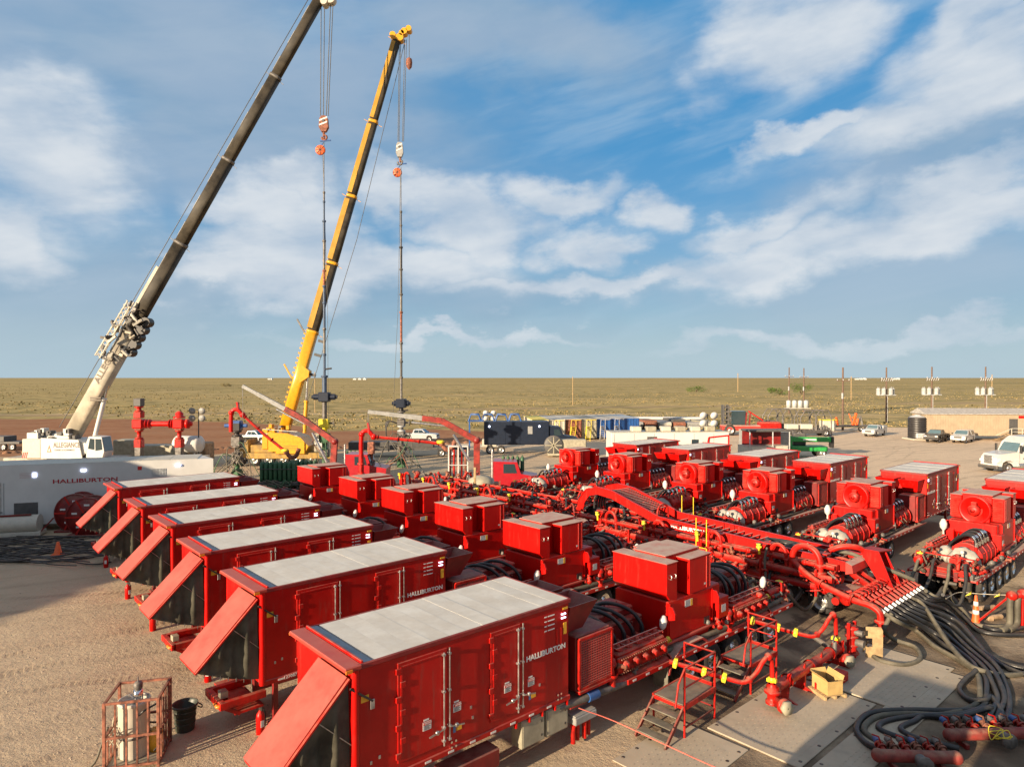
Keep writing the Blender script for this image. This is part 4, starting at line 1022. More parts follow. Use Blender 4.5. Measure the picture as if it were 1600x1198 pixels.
    for mt_, n_, sd_ in (('redpipe', 260, 1), ('rust', 90, 2), ('iron', 130, 3), ('redd', 110, 4)):
        r2 = random.Random(sd_); m_ = MB()
        for k in range(n_):
            p = V(r2.uniform(.8, Ln), r2.uniform(-1.6, 2.3), r2.uniform(1.0, 1.9)); d = Vector((r2.uniform(-1, 1), r2.uniform(-.7, .7), r2.uniform(-.4, .6))).normalized(); l_ = r2.uniform(.15, .6); r_ = r2.uniform(.025, .07)
            m_.cyl(p, p+d*l_, r_, n=7); m_.lathe(p+d*l_*.5, [(r_*1.8, 0), (r_*1.8, .05), (.01, .05)], 8, d)
        m_.build('small_fittings', M[mt_], t_, kind='stuff')
    for k in range(9):
        x = 1.5+k*1.5; s2 = 1 if k % 2 else -1
        MB().tube(smooth_pts([(x, .2*s2, 1.9), (x+.3, .5*s2, 2.35), (x+.8, 1.1*s2, 2.1), (x+.9, 1.9*s2, 1.3), (x+.7, 2.3*s2, .5)], 4), .07, 8).build('hose', M['hose'], t_)
    for k in range(60):     # small iron: unions, plug valves and elbows crowded along the pipes
        x = rg.uniform(1.5, Ln-.2); y = rg.choice((.2, .5, -.4, 1.3, 1.75, -.8)); z = rg.uniform(1.35, 2.2)
        m_ = MB(); d = Vector((rg.uniform(-1, 1), rg.uniform(-.4, .4), rg.uniform(-.5, .5))).normalized()
        l_ = rg.uniform(.25, .7)
        m_.cyl(V(x, y, z), V(x, y, z)+d*l_, rg.uniform(.05, .09), n=9); flange(m_, V(x, y, z)+d*l_*.3, d, .13); flange(m_, V(x, y, z)+d*l_*.8, d, .12)
        m_.build('pipe_fitting', M['redpipe'] if rg.random() < .8 else M['rust'], t_)
        if rg.random() < .12: yvalve(t_, V(x, y, z)+d*l_*.55, .09, d)
    if near:
        # raised trough with flanged beams and cross slats
        for y, nm in ((1.2, 1), (-.6, 0)):
            pl_ = [(1.0, 2.38), (10.2, 2.80), (10.8, 3.0), (13.2, 3.72), (14.3, 3.82), (15.1, 3.62), (15.7, 2.9), (15.9, 2.3), (15.4, 2.3), (15.25, 2.85), (14.9, 3.28), (14.3, 3.42), (13.3, 3.32), (11.0, 2.62), (10.2, 2.36), (2.6, 2.02), (1.0, 2.02)]
            b_ = MB().prism(pl_, y-.03, y+.03).build('boom_beam', M['red'], t_)
            cp = MB()
            top = pl_[:7]
            for i in range(len(top)-1): cp.bar((top[i][0], y, top[i][1]+.02), (top[i+1][0], y, top[i+1][1]+.02), .16, .03)
            cp.build('beam_flange', M['redclean'], b_)
        ct = MB().bbox(2.6, -.55, 2.06, 10.2, 1.15, 2.1, .01).build('trough_floor', M['redd'], t_)
        s0 = None
        for k in range(22):
            x = 1.2+k*.4
            if s0 is None: s0 = MB().bbox(0, -.56, 0, .07, 1.16, .05, .005).build('slat', M['redtop'], t_); s0.location = (x, 0, 2.22+.042*(x-1.2)*.9)
            else: rep(s0, 'slat', [(x, 0, 2.22+.042*(x-1.2)*.9)], t_)
        for k in range(17):
            f_ = k/16; x = 11.0+f_*2.4; z = 2.95+f_*.72
            rep(s0, 'slat', [(x, 0, z)], t_)
        for k in range(5):
            hz_ = MB().tube(smooth_pts([(15.0, -.2+k*.22, 2.5), (14.9, -.2+k*.22, 3.1), (14.2, -.2+k*.22, 3.5), (13.2, -.2+k*.22, 3.35), (11.8, -.2+k*.22, 2.8)], 5), .06, 8)
            hz_.build('hose', M['black'], t_)
        MB().prism([(1.0, 1.9), (1.0, 2.4), (.75, 2.3), (.7, 2.0)], -.62, 1.22).build('trough_nose', M['redtop'], t_)
        MB().tube(smooth_pts([(6.0, .9, 2.5), (5.0, .7, 2.42), (4.0, .1, 2.42), (3.4, .5, 2.46), (3.9, 1.0, 2.46), (4.8, .4, 2.52), (4.0, -.3, 2.4), (2.6, -.1, 2.36), (1.6, .2, 2.3)], 6), .085, 10).build('hose', M['hose'], t_)
        MB().tube(smooth_pts([(2.4, -.2, 2.36), (1.4, -.4, 2.38), (.3, -.7, 2.0), (-.8, -1.1, 1.6)], 6), .085, 10).build('hose', M['hosedust'], t_)
        for k, (x, y) in enumerate(((2.0, 1.1), (3.2, -.4))):
            MB().tube(smooth_pts([(x, y, 2.42), (x+.05, y+.12, 2.5), (x-.05, y+.2, 2.2), (x+.03, y+.28, 1.8), (x, y+.22, 1.5)], 5), .018, 5).build('lashing_rope', M['rope'], t_)
        text('HALLIBURTON', .25, (9.45, 1.235, 2.40), (R(90), 0, PI), M['letterw'], t_, 1.15, .03)
        # yellow ladder
        ld = MB()
        for x in (6.8, 7.35): ld.cyl((x, 2.2, 1.2), (x, 2.2, 3.35), .02, n=6)
        for z in (1.4, 1.7, 2.0): ld.cyl((6.8, 2.2, z), (7.35, 2.2, z), .016, n=6)
        ld.build('ladder', M['lyellow'], t_)
        ld = MB()
        for x in (9.4, 10.1): ld.cyl((x, -.7, 2.4), (x, -.7, 3.7), .02, n=6)
        ld.build('handrail_post', M['lyellow'], t_)
        gt = MB().tube(smooth_pts([(10.3, 1.2, 2.6), (10.3, 1.1, 3.2), (10.3, .7, 3.38), (10.3, .3, 3.2), (10.3, .2, 2.6)], 4), .05, 8).build('guard_hoop', M['redpipe'], t_)
        # big pipes and plates at the near end
        bp_ = MB().tube(smooth_pts([(3.0, 1.75, 1.6), (2.9, 1.8, 2.5), (2.6, 1.8, 2.85), (2.1, 1.8, 2.85), (1.8, 1.8, 2.5), (1.75, 1.8, 1.9)], 5), .13, 16)
        for z in (1.9, 2.2): flange(bp_, (1.75, 1.8, z), (0, 0, 1), .25)
        bp_.build('big_bend', M['redpipe'], t_)
        bp_ = MB().tube(smooth_pts([(2.9, 1.8, 2.2), (2.3, 2.1, 1.9), (1.4, 2.4, 1.62), (.2, 2.5, 1.35), (-.4, 2.5, 1.3), (-.75, 2.5, 1.1), (-.8, 2.5, .7), (-.8, 2.5, .2)], 5), .125, 16)
        for p_, d in (((1.4, 2.4, 1.62), (1, -.2, .25)), ((.2, 2.5, 1.35), (1, 0, .2)), ((-.8, 2.5, .75), (0, 0, 1)), ((-.8, 2.5, .45), (0, 0, 1))): flange(bp_, p_, d, .23, .08)
        bp_.build('downcomer_pipe', M['redpipe'], t_)
        bp_ = MB().tube(smooth_pts([(2.2, .5, 1.9), (2.1, .4, 2.4), (1.6, .3, 2.75), (1.0, 0, 2.8), (.8, -.3, 2.5), (.9, -.5, 2.0)], 5), .12, 16).build('big_bend', M['redpipe'], t_)
        for k, y in enumerate((1.0, .35)):
            bp_ = MB().tube(smooth_pts([(2.2, y, 1.6), (1.7, y, 2.2), (1.2, y-.1, 2.15), (.8, y-.3, 1.75), (.4, y-.5, 1.45)], 5), .12, 14)
            flange(bp_, (1.2, y-.1, 2.15), (1, 0, .3), .2, .07); bp_.build('header_feed', M['redpipe'], t_)
        for y, hgt in ((-.1, 2.75), (-.9, 2.6)):
            MB().prism([(-.35, 1.4), (.1, 1.35), (1.0, hgt), (.2, hgt)], y-.03, y+.03).build('gusset_plate', M['redclean'], t_)
        MB().add([(.2, -.1, 2.76), (1.0, -.1, 2.76), (1.0, -1.5, 2.6), (.2, -1.5, 2.6), (.2, -.1, 2.72), (1.0, -.1, 2.72), (1.0, -1.5, 2.56), (.2, -1.5, 2.56)], [(0,1,2,3),(7,6,5,4),(0,4,5,1),(1,5,6,2),(2,6,7,3),(3,7,4,0)]).build('cover_plate', M['redclean'], t_)
        # header with a rake of outlets, each with a butterfly valve
        hd = MB().cyl((.45, 2.5, 1.25), (.45, -2.2, 1.35), .17, n=18)
        for y in (2.5, -2.2): flange(hd, (.45, y, 1.3), (0, 1, 0), .23)
        hd.cyl((.95, 2.3, 1.05), (.95, -2.2, 1.15), .15, n=16); hd.build('suction_header', M['redpipe'], t_)
        for k in range(12):
            y = 2.35-k*.39
            br_ = MB().tube(smooth_pts([(.45, y, 1.35), (.25, y, 1.52), (.0, y, 1.5), (-.25, y, 1.36), (-.45, y, 1.3), (-.7, y, 1.16)], 4), .075, 10)
            for p_, r_ in (((.0, y, 1.5), .12), ((-.35, y, 1.33), .13), ((-.7, y, 1.16), .11)): flange(br_, p_, (-1, 0, -.35), r_, .05)
            br_.bar((-.15, y, 1.5), (-.18, y+.05, 1.68), .03).bar((-.18, y+.05, 1.68), (.12, y+.06, 1.74), .03)
            br_.build('outlet_valve', M['redpipe'], t_)
            MB().cyl((-.72, y, 1.15), (-.9, y, 1.06), .082, n=12).build('hose_end', M['decal'], t_)
        # hanging chain and strap
        MB().tube(smooth_pts([(3.9, 2.1, 2.6), (3.95, 2.2, 2.1), (3.9, 2.25, 1.6), (3.8, 2.3, 1.0)], 4), .05, 6).build('strap', M['hosedust'], t_)
    return t_
def place_w(t_, a, b_, off=0): t_.location = AB(a, b_); t_.rotation_euler = (0, 0, TH+PI/2+off)
m1 = manifold('near red manifold trailer with the arched boom, white lettering and the fan of black hoses', True); place_w(m1, 29.4, 10.3)
m2 = manifold('far red manifold trailer of bare pipes behind the arched boom', False); place_w(m2, 29.6, 27.0, R(1.0))

# ------------------------------------------------------------------ hoses on the ground
def ghose(label, px, starts=None, r=.085, mt='hose', group='hoses lying on the oily ground', name='ground_hose', cat='hose', zz=None):
    pts = []
    if starts: pts += [Vector(s_) for s_ in starts]
    for i, q_ in enumerate(px): pts.append(G(q_[0], q_[1], (q_[2] if len(q_) > 2 else 0)+r))
    return tag(MB().tube(smooth_pts(pts, 6), r, 10).build(name, M[mt]), label, cat, group)
def outlet(k): # world position of outlet k of the near header
    y = 2.35-k*.39; return AB(29.4-y, 10.3-.9, 1.06), AB(29.4-y, 10.3-1.35, .88)
ordn = ['first', 'second', 'third', 'fourth', 'fifth', 'sixth', 'seventh', 'eighth', 'ninth', 'tenth', 'eleventh', 'twelfth']
routes = [
 [(1432,985,.1),(1462,1010),(1500,1032),(1528,1052,.1),(1534,1078,.15),(1528,1102),(1480,1118),(1420,1117),(1372,1122),(1352,1142),(1378,1162),(1402,1172,.1)],
 [(1440,978,.1),(1476,1008),(1512,1030),(1540,1056,.1),(1544,1082,.1),(1536,1108),(1490,1112),(1420,1111),(1362,1116),(1341,1138),(1352,1160),(1378,1174,.1)],
 [(1462,990,.1),(1498,1016),(1528,1044,.2),(1512,1062,.1),(1502,1078),(1516,1094),(1540,1096,.1),(1552,1090),(1569,1116),(1562,1127),(1530,1126),(1512,1130,.1)],
 [(1470,985,.15),(1506,1014),(1540,1044,.2),(1553,1068,.1),(1562,1092),(1556,1108),(1548,1124),(1540,1136,.15)],
 [(1478,980,.15),(1514,1012),(1550,1044,.15),(1566,1070,.1),(1573,1094),(1566,1112),(1560,1128),(1556,1138,.15)],
 [(1486,975,.2),(1522,1008),(1558,1040,.15),(1572,1066),(1580,1090),(1580,1112),(1572,1138,.15)],
 [(1492,968,.3),(1528,1004,.1),(1552,1030),(1590,1050),(1640,1064),(1700,1075)],
 [(1480,1000,.3),(1512,1036,.25),(1540,1050,.2),(1580,1056),(1625,1050),(1690,1040)],
 [(1482,955,.3),(1512,985,.1),(1542,1020),(1580,1040),(1640,1050),(1700,1060)],
 [(1480,940,.3),(1508,965,.1),(1530,985),(1560,992),(1600,993),(1660,988)],
 [(1487,933,.4),(1510,955,.1),(1526,972),(1552,984),(1580,985),(1620,978),(1670,975)],
 [(1478,918,.6),(1494,940,.35),(1510,958,.1),(1524,975),(1548,980),(1575,978),(1588,968,.1)]]
rdesc = ['curling far left to the near manifold', 'outermost curl round the steel plate', 'knotting back over the bundle', 'running to the far ground manifold', 'bending beside the fourth', 'outermost bend to the far ground manifold', 'running right under the others', 'crossing on top of the bundle', 'passing the red stain to the right', 'sweeping below the striped cone', 'sweeping close under the striped cone', 'dusty, ending near the mud-caked risers']
for k, rt in enumerate(routes):
    s0, s1 = outlet(k)
    ghose(('%s black hose from the left of the header, %s' % (ordn[k], rdesc[k])), rt, (s0, s1), mt='hosedust' if k in (0, 7, 11) else 'hose')
ghose('thick dusty hose looping from the header to the plywood board', [(1384,985,.5),(1400,1000,.1),(1432,1012),(1440,1030),(1415,1040),(1380,1034),(1366,1026)], (AB(27.1, 9.2, 1.1),), .08, 'hosedust')
for i, (u0, lab) in enumerate(((1395, 'black hose reaching the middle of the near ground manifold'), (1432, 'short black hose curving into the right part of the near ground manifold'))):
    ghose(lab, [(1552-i*10,1106+i*2,.1),(1500,1121-i*3,.1),(1440+i*8,1120),(1388+i*44,1128),(1376+i*34,1140),(1408+i*24,1154),(1442+i*24,1163,.1),(u0+70,1172,.1)], None, .08)

def ground_manifold(label, u0, v0, u1, v1, n, cat='manifold'):
    p0, p1 = G(u0, v0, .3), G(u1, v1, .3); d = (p1-p0); ln = d.length; ang = math.atan2(d.y, d.x)
    t_ = thing('ground_manifold', label, cat, (p0.x, p0.y, 0), ang, 'red manifolds lying on the ground')
    m_ = MB().cyl((0, 0, .3), (ln, 0, .3), .15, n=18)
    for x in (0, ln): m_.ball((x, 0, .3), .17, 14, 8)
    m_.build('body_pipe', M['shadered'], t_)
    for k in range(n):
        x = .2+k*(ln-.4)/(n-1)
        b_ = MB().cyl((x, .1, .35), (x, .42, .42), .065, n=10)
        for yy, r_ in ((.2, .11), (.36, .11)): flange(b_, (x, yy, .375), (0, 1, .2), r_, .05)
        b_.bar((x, .3, .45), (x-.05, .3, .62), .03).bar((x-.05, .3, .62), (x-.22, .3, .68), .03).build('branch_valve', M['rust'] if k % 2 else M['redpipe'], t_)
        MB().cyl((x, .42, .42), (x, .6, .42), .08, n=10).build('coupling', M['iron'] if k % 3 else M['blue'], t_)
    MB().bbox(.3, -.22, 0, .4, .22, .14, .01).bbox(ln-.4, -.22, 0, ln-.3, .22, .14, .01).build('foot', M['redd'], t_)
    f_ = MB().cyl((ln*.5, -.12, .3), (ln*.5, -.4, .3), .14, n=14); flange(f_, (ln*.5, -.36, .3), (0, -1, 0), .2, .06); f_.build('inlet', M['iron'], t_)
    return t_
ground_manifold('near red manifold on the ground with blue couplings, at the steel plate corner', 1375, 1182, 1497, 1186, 6)
g2 = ground_manifold('farther red manifold on the ground, yellow cord tangled over its middle', 1487, 1150, 1640, 1146, 8)
y_ = MB()
rg = random.Random(9)
pp = [(1.1+rg.uniform(-.3, .3), -.2+rg.uniform(-.25, .3), .3+rg.uniform(0, .35)) for _ in range(14)]
y_.tube(smooth_pts(pp, 5), .012, 5); y_ = y_.build('yellow_cord', M['lyellow']); y_.location = g2.location
tag(y_, 'yellow cord tangled over the farther ground manifold', 'cord')

# ------------------------------------------------------------------ steel plates, iron line, platforms
def plate(label, a0, b0, a1, b1, z=.03, rot=0.):
    t_ = thing('steel_plate', label, 'ground mat', AB((a0+a1)/2, (b0+b1)/2), TH+rot, 'steel ground mats')
    w_, h_ = abs(a1-a0)/2, abs(b1-b0)/2
    MB().bbox(-w_, -h_, .004, w_, h_, z+.02, .012).build('plate', M['stain'], t_)
    m_ = MB(); sp_ = .16
    nx_, ny_ = int(2*(w_-.25)/sp_), int(2*(h_-.25)/sp_)
    for i in range(nx_):
        for j in range(ny_):
            x, y = -w_+.25+i*sp_, -h_+.25+j*sp_; s_ = 1 if (i+j) % 2 else -1
            m_.add([(x-.045, y-.02*s_, z+.0195), (x, y-.012, z+.027), (x+.045, y+.02*s_, z+.0195), (x, y+.012, z+.027)], [(0, 1, 2, 3)])
    m_.build('tread_pattern', M['stain'], t_, kind='stuff')
    h0 = MB().lathe((0, 0, z+.0205), [(.05, 0), (.05, .004), (.001, .004)], 8).build('lifting_hole', M['black'], t_); h0.location = (-w_+.3, -h_+.12, 0)
    rep(h0, 'lifting_hole', [(-w_+.3+k*(2*w_-.6)/4, s_*(h_-.12), 0) for k in range(5) for s_ in (-1, 1) if (k, s_) != (0, -1)], t_)
plate('sunlit steel ground plate in front of the red iron line', 16.6, 7.75, 21.6, 10.4)
plate('steel ground plate under the shade streak behind the cardboard box', 21.75, 7.0, 26.3, 9.9, rot=R(-1.5))
plate('narrow dusty steel strip along the near edge of the sunlit plate', 16.9, 6.5, 25.8, 7.55, .02, rot=R(-.5))
plate('dark steel plate beside the front walkway', 13.4, 9.0, 16.4, 11.2, .015, rot=R(2))

def platform(label, a, b_, rz=0., s_=1.):
    t_ = thing('access_platform', label, 'platform', AB(a, b_), TH+rz, 'red access platforms beside the pump trailer')
    MB().bbox(.55, -.5, .88, 2.15, .5, .92, .005).build('tread_plate', M['grate'], t_)
    fr = MB()
    for y in (-.5, .5): fr.bbox(.5, y-.03, .78, 2.2, y+.03, .94, .01)
    fr.bbox(2.14, -.5, .78, 2.2, .5, 1.02, .01).bbox(.5, -.5, .8, .56, .5, .9, .01); fr.build('deck_frame', M['redpipe'], t_)
    lg = None
    for x, y in ((.55, -.5), (2.15, -.5), (.55, .5), (2.15, .5)):
        MB().cyl((x, y, 0), (x, y, 1.95 if x > 1 or y < 0 else .9), .032, n=8).build('leg', M['redpipe'], t_)
    hr = MB().tube([(2.15, -.5, 1.93), (.55, -.5, 1.93), (.25, -.5, 1.6), (.1, -.5, 1.0)], .028, 8).cyl((2.15, -.5, 1.4), (.5, -.5, 1.4), .024, n=8)
    hr.build('handrail', M['redpipe'], t_)
    hr = MB().cyl((2.15, .5, 1.93), (2.15, -.5, 1.93), .028, n=8).cyl((2.15, .5, 1.4), (2.15, -.5, 1.4), .024, n=8); hr.build('handrail', M['redpipe'], t_)
    for k in range(3):
        z = .22+k*.22; MB().bbox(-.35+k*.28, -.45, z-.02, -.05+k*.28, .45, z+.01, .004).build('step', M['grate'], t_)
    MB().bar((-.35, -.48, .05), (.55, -.48, .86), .05, .1).bar((-.35, .48, .05), (.55, .48, .86), .05, .1).build('stringer', M['redd'], t_)
    MB().bar((.55, -.5, .3), (2.15, -.5, .3), .04).bar((2.15, -.5, .35), (2.15, .5, .35), .04).build('brace', M['redd'], t_)
platform('red access platform with steps nearest the front, by the mudguard', 15.1, 11.0, R(2))
platform('red access platform farther along, between the two yellow-jointed lines', 18.9, 11.15, R(-1))

def iron_line(label, a0, b0, zz):
    t_ = thing('treating_iron', label, 'pipe', AB(a0, b0), TH, 'yellow-jointed iron lines')
    pts = [(-.1, 2.0, zz), (.25, 1.5, zz-.12), (.7, .95, zz-.3), (.95, .6, zz-.38), (1.15, .25, zz-.4), (1.5, .1, zz-.2), (1.7, .0, zz+.1), (1.95, -.05, zz+.22), (2.15, -.05, zz), (2.2, -.05, .55)]
    p_ = MB().tube(smooth_pts(pts, 4), .068, 12).ball((1.95, -.05, zz+.22), .12, 10, 7).ball((1.3, .2, zz-.36), .11, 10, 7).build('swing_pipe', M['redpipe'], t_)
    for q_, d in (((0, 1.85, zz-.04), (.5, -1, -.2)), ((.5, 1.2, zz-.22), (.6, -1, -.3)), ((.85, .75, zz-.35), (.6, -1, -.3)), ((2.17, -.05, .92), (0, 0, 1))): yvalve(t_, q_, .095, d)
    v_ = MB().lathe((2.2, -.05, .2), [(.2, 0), (.2, .08), (.15, .1), (.15, .3), (.24, .32), (.24, .4), (.15, .42), (.13, .6)], 14)
    v_.lathe((2.2, -.2, .3), [(.02, 0), (.17, .01), (.17, .22), (.22, .23), (.22, .3), (.1, .34), (.0, .34)], 12, (-.4, -1, 0)); v_.build('gate_valve', M['redpipe'], t_)
    MB().lathe((2.07, -.52, .3), [(.02, 0), (.21, .0), (.21, .12), (.02, .12)], 6, (-.4, -1, 0)).build('wing_nut', M['tan'], t_)
iron_line('near iron line with yellow unions leading from the trailer to the valve', 16.8, 9.75, 1.45)
iron_line('far iron line with yellow unions ending beside the plywood board', 21.5, 9.85, 1.55)
t_ = thing('header_pipe', 'long dusty red pipe on plate stands crossing the steel plates', 'pipe', AB(19.0, 9.7), TH)
pz = MB().cyl((0, 0, .62), (4.7, 0, .62), .16, n=18)
for x in (0, .9, 2.4, 3.9, 4.62): flange(pz, (x, 0, .62), (1, 0, 0), .21, .07)
pz.build('body_pipe', M['redpipe'], t_)
for x in (.75, 1.9, 3.1, 4.6):
    MB().prism([(-.5, 0), (-.42, .05), (-.12, .16), (-.12, .9), (-.2, .95) if x in (.75, 4.6) else (-.12, .9), (.06, .5), (.2, .12), (.5, .05), (.5, 0)], x-.04, x+.04, 'x').build('stand', M['red'], t_)
for x in (2.0, 3.2):
    MB().bbox(x, -.75, .05, x+.4, -.35, .35, .02).bbox(x+.05, -.76, .1, x+.35, -.74, .3, .002).build('anchor_box', M['redclean'], t_)
m_ = MB().cyl((4.3, .05, .62), (4.4, .9, .9), .09, n=10).cyl((4.1, -.1, .65), (4.1, -.1, 1.0), .07, n=8).bar((3.95, -.1, 1.02), (4.45, .05, 1.06), .05); m_.build('lever_valve', M['iron'], t_)
t_ = thing('gate_assembly', 'upright red valve gate between the long pipe and the plywood board', 'valve', AB(24.2, 9.6), TH)
g_ = MB().bbox(0, -.05, 0, .12, .05, 1.35, .01).bbox(.5, -.05, 0, .62, .05, 1.3, .01).prism([(-.3, 0), (0, .3), (.62, .3), (.95, 0)], -.04, .04); g_.build('frame', M['red'], t_)
g_ = MB().cyl((.3, 0, .1), (.3, 0, 1.2), .15, n=14)
for z in (.2, .5, .8, 1.1): flange(g_, (.3, 0, z), (0, 0, 1), .22)
g_.build('valve_body', M['redpipe'], t_)
MB().cyl((.3, -.15, .65), (.3, -.42, .65), .13, n=12).cyl((.3, -.1, 1.0), (.3, -.38, 1.0), .1, n=12).build('clamp', M['iron'], t_)
# plywood board on edge
bp_ = G(1368, 1030); t_ = thing('plywood_board', 'tan plywood board standing on edge with a square notch', 'board', (bp_.x, bp_.y, 0), R(-8))
MB().prism([(-.28, 0), (.28, 0), (.28, 1.0), (.22, 1.12), (-.28, 1.12), (-.28, .72), (-.06, .72), (-.06, .42), (-.28, .42)], -.02, .02).build('sheet', M['wood'], t_)
MB().bar((-.2, .03, .02), (-.2, .5, .02), .05).bar((-.2, .03, .6), (-.2, .5, .04), .04).build('prop', M['wood'], t_)
# cardboard box on its pallet
bx = G(1288, 1092)
t_ = thing('pallet', 'small wooden pallet under the open cardboard box', 'pallet', (bx.x+.22, bx.y+.2, .05), TH+R(62))
for y in (-.36, 0, .36): MB().bbox(-.4, y-.04, .0, .4, y+.04, .09, .006).build('bearer', M['wood'], t_)
s0 = MB().bbox(-.04, -.4, .09, .04, .4, .11, .004).build('board', M['wood'], t_); s0.location = (-.34, 0, 0)
rep(s0, 'board', [(-.34+k*.113, 0, 0) for k in range(1, 7)], t_)
t_ = thing('cardboard_box', 'open brown cardboard box of oddments on a pallet beside the iron line', 'box', (bx.x+.22, bx.y+.2, .165), TH+R(62))
w_, d_, h_ = .36, .27, .42
m_ = MB().box(-w_, -d_, 0, w_, -d_+.01, h_).box(-w_, d_-.01, 0, w_, d_, h_).box(-w_, -d_+.01, 0, -w_+.01, d_-.01, h_).box(w_-.01, -d_+.01, 0, w_, d_-.01, h_).box(-w_+.01, -d_+.01, 0, w_-.01, d_-.01, .01); m_.build('carton', M['card'], t_)
for nm, p_ in (('flap', [(-w_, -d_, h_), (w_, -d_, h_), (w_, -d_-.06, h_+.14), (-w_, -d_-.06, h_+.14)]), ('flap', [(w_, -d_, h_), (w_, d_, h_), (w_+.07, d_, h_+.1), (w_+.07, -d_, h_+.1)]), ('flap', [(-w_, d_, h_), (w_, d_, h_), (w_, d_+.08, h_+.1), (-w_, d_+.08, h_+.1)]), ('flap', [(-w_, -d_, h_), (-w_, d_, h_), (-w_-.1, d_, h_+.04), (-w_-.1, -d_, h_+.04)])):
    a_ = [Vector(x) for x in p_]; n_ = (a_[1]-a_[0]).cross(a_[2]-a_[0]).normalized()*.006
    MB().add(a_+[x+n_ for x in a_], [(0,1,2,3),(7,6,5,4),(0,4,5,1),(1,5,6,2),(2,6,7,3),(3,7,4,0)]).build(nm, M['card'], t_)
MB().bbox(-.05, -d_-.004, .1, .07, -d_-.001, .24, .001).build('print', M['decal'], t_)
rg = random.Random(4); m_ = MB()
for k in range(9):
    x, y = bx.x+.03+rg.uniform(0, .30), bx.y+.06+rg.uniform(0, .22); m_.bbox(x, y, .18, x+rg.uniform(.05, .14), y+rg.uniform(.04, .1), .18+rg.uniform(.1, .28), .01)
m_.build('oddments', M['dgrey'], kind='stuff')

def cone(label, x, y, r, h_, bands, grp=None):
    t_ = thing('traffic_cone', label, 'traffic cone', (x, y, 0), R(20), grp)
    MB().bbox(-r*1.5, -r*1.5, 0, r*1.5, r*1.5, .05, .015).build('base', M['orange'], t_)
    MB().lathe((0, 0, .05), [(r, 0), (r*.9, .03), (r*.28, h_-.05), (r*.2, h_-.03), (.0, h_-.03)], 16).build('body', M['orange'], t_)
    for z0, z1 in bands:
        f = lambda z: r*(.9-.62*(z/h_))+.006
        MB().lathe((0, 0, .05), [(f(z0)-.004, z0), (f(z0), z0), (f(z1), z1), (f(z1)-.004, z1)], 16).build('stripe', M['decal'], t_)
p_ = G(1527, 978); cone('tall slim orange cone with two white bands beside the polished wheels', p_.x, p_.y, .17, 1.2, ((.42, .58), (.75, .92)))
p_ = G(89, 868); cone('plain orange cone on shaded ground in front of the cable reels', p_.x, p_.y, .24, .75, ())
def extinguisher(label, u, v, rz, cart=False):
    p_ = G(u, v); t_ = thing('fire_extinguisher', label, 'fire extinguisher', (p_.x, p_.y, 0), rz, 'fire extinguishers standing by the awnings')
    MB().lathe((0, 0, 0), [(.10, 0), (.115, .02), (.115, .48), (.10, .56), (.05, .62), (.035, .66), (0, .66)], 14).build('cylinder', M['redclean'], t_)
    MB().bbox(-.05, -.118, .22, .05, -.108, .4, .002).build('label_band', M['decal'], t_)
    MB().bbox(-.02, -.1, .66, .02, .05, .70, .005).bar((0, -.1, .74), (0, .04, .70), .03).build('handle', M['black'], t_)
    MB().tube(smooth_pts([(0, .04, .67), (.12, .06, .66), (.17, .02, .5), (.15, 0, .3), (.13, 0, .15)], 4), .018, 6).build('hose', M['black'], t_)
extinguisher('fire extinguisher in the shade by the second awning from the far end', 164, 887, .4)
extinguisher('fire extinguisher at the edge of the big shadow below the fourth awning', 198, 936, 1.2)
extinguisher('fire extinguisher on sunlit dirt below the third awning tip', 237, 986, 2.)
extinguisher('fire extinguisher with a white band beside the second awning', 323, 1066, .2)
extinguisher('fire extinguisher behind the nearest awning panel, with dark hose', 405, 1148, .9)
# rubbish bin
p_ = G(287, 1141); t_ = thing('rubbish_bin', 'dark green plastic rubbish bin standing open on the dirt', 'bin', (p_.x, p_.y, 0), .3)
MB().lathe((0, 0, 0), [(0, 0), (.24, .0), (.25, .02), (.30, .66), (.345, .68), (.345, .74), (.325, .74), (.315, .68), (.285, .64), (.23, .03), (0, .03)], 24).build('bucket', M['plastic'], t_)
m_ = MB()
for k in range(3): m_.lathe((0, 0, .2+k*.17), [(.262+k*.012, 0), (.278+k*.012, .01), (.278+k*.012, .03), (.262+k*.012, .04)], 24)
m_.build('rib', M['plastic'], t_, kind='stuff')
for s_ in (-1, 1): MB().tube(smooth_pts([(s_*.33, -.09, .66), (s_*.42, -.08, .60), (s_*.44, 0, .58), (s_*.42, .08, .60), (s_*.33, .09, .66)], 4), .018, 6).build('handle', M['plastic'], t_)
# barrier rope from the nearest trailer
pz = [AB(12.9, 11.9, 1.25), G(960, 1128, .9), G(1040, 1165, .75), G(1110, 1197, .7), G(1200, 1235, .75)]
tag(MB().tube(smooth_pts(pz, 8), .016, 6).build('barrier_rope', M['ropered']), 'thin red barrier rope slung from the nearest trailer corner across the foreground', 'rope')
# striped-cone tape line on the right
pz = [AB(30.6, 8.4, 1.1), G(1500, 926, .95), G(1530, 928, .9), G(1575, 930, .95), G(1640, 930, 1.0)]
tag(MB().tube(smooth_pts(pz, 8), .014, 6).build('warning_rope', M['rope']), 'thin warning line with yellow knots beside the striped cone', 'rope')
t_ = thing('rope_knot', 'yellow knotted flags on the warning line beside the striped cone', 'flag', (0, 0, 0))
for q_ in (G(1516, 927, .95), G(1561, 929, .93)):
    m_ = MB(); rg = random.Random(2)
    for k in range(6): m_.add([q_, q_+V(rg.uniform(-.16, .16), .03, rg.uniform(-.14, .06)), q_+V(rg.uniform(-.16, .16), -.03, rg.uniform(-.14, .08))], [(0, 1, 2)])
    m_.build('knot', M['lyellow'], t_, kind='stuff')
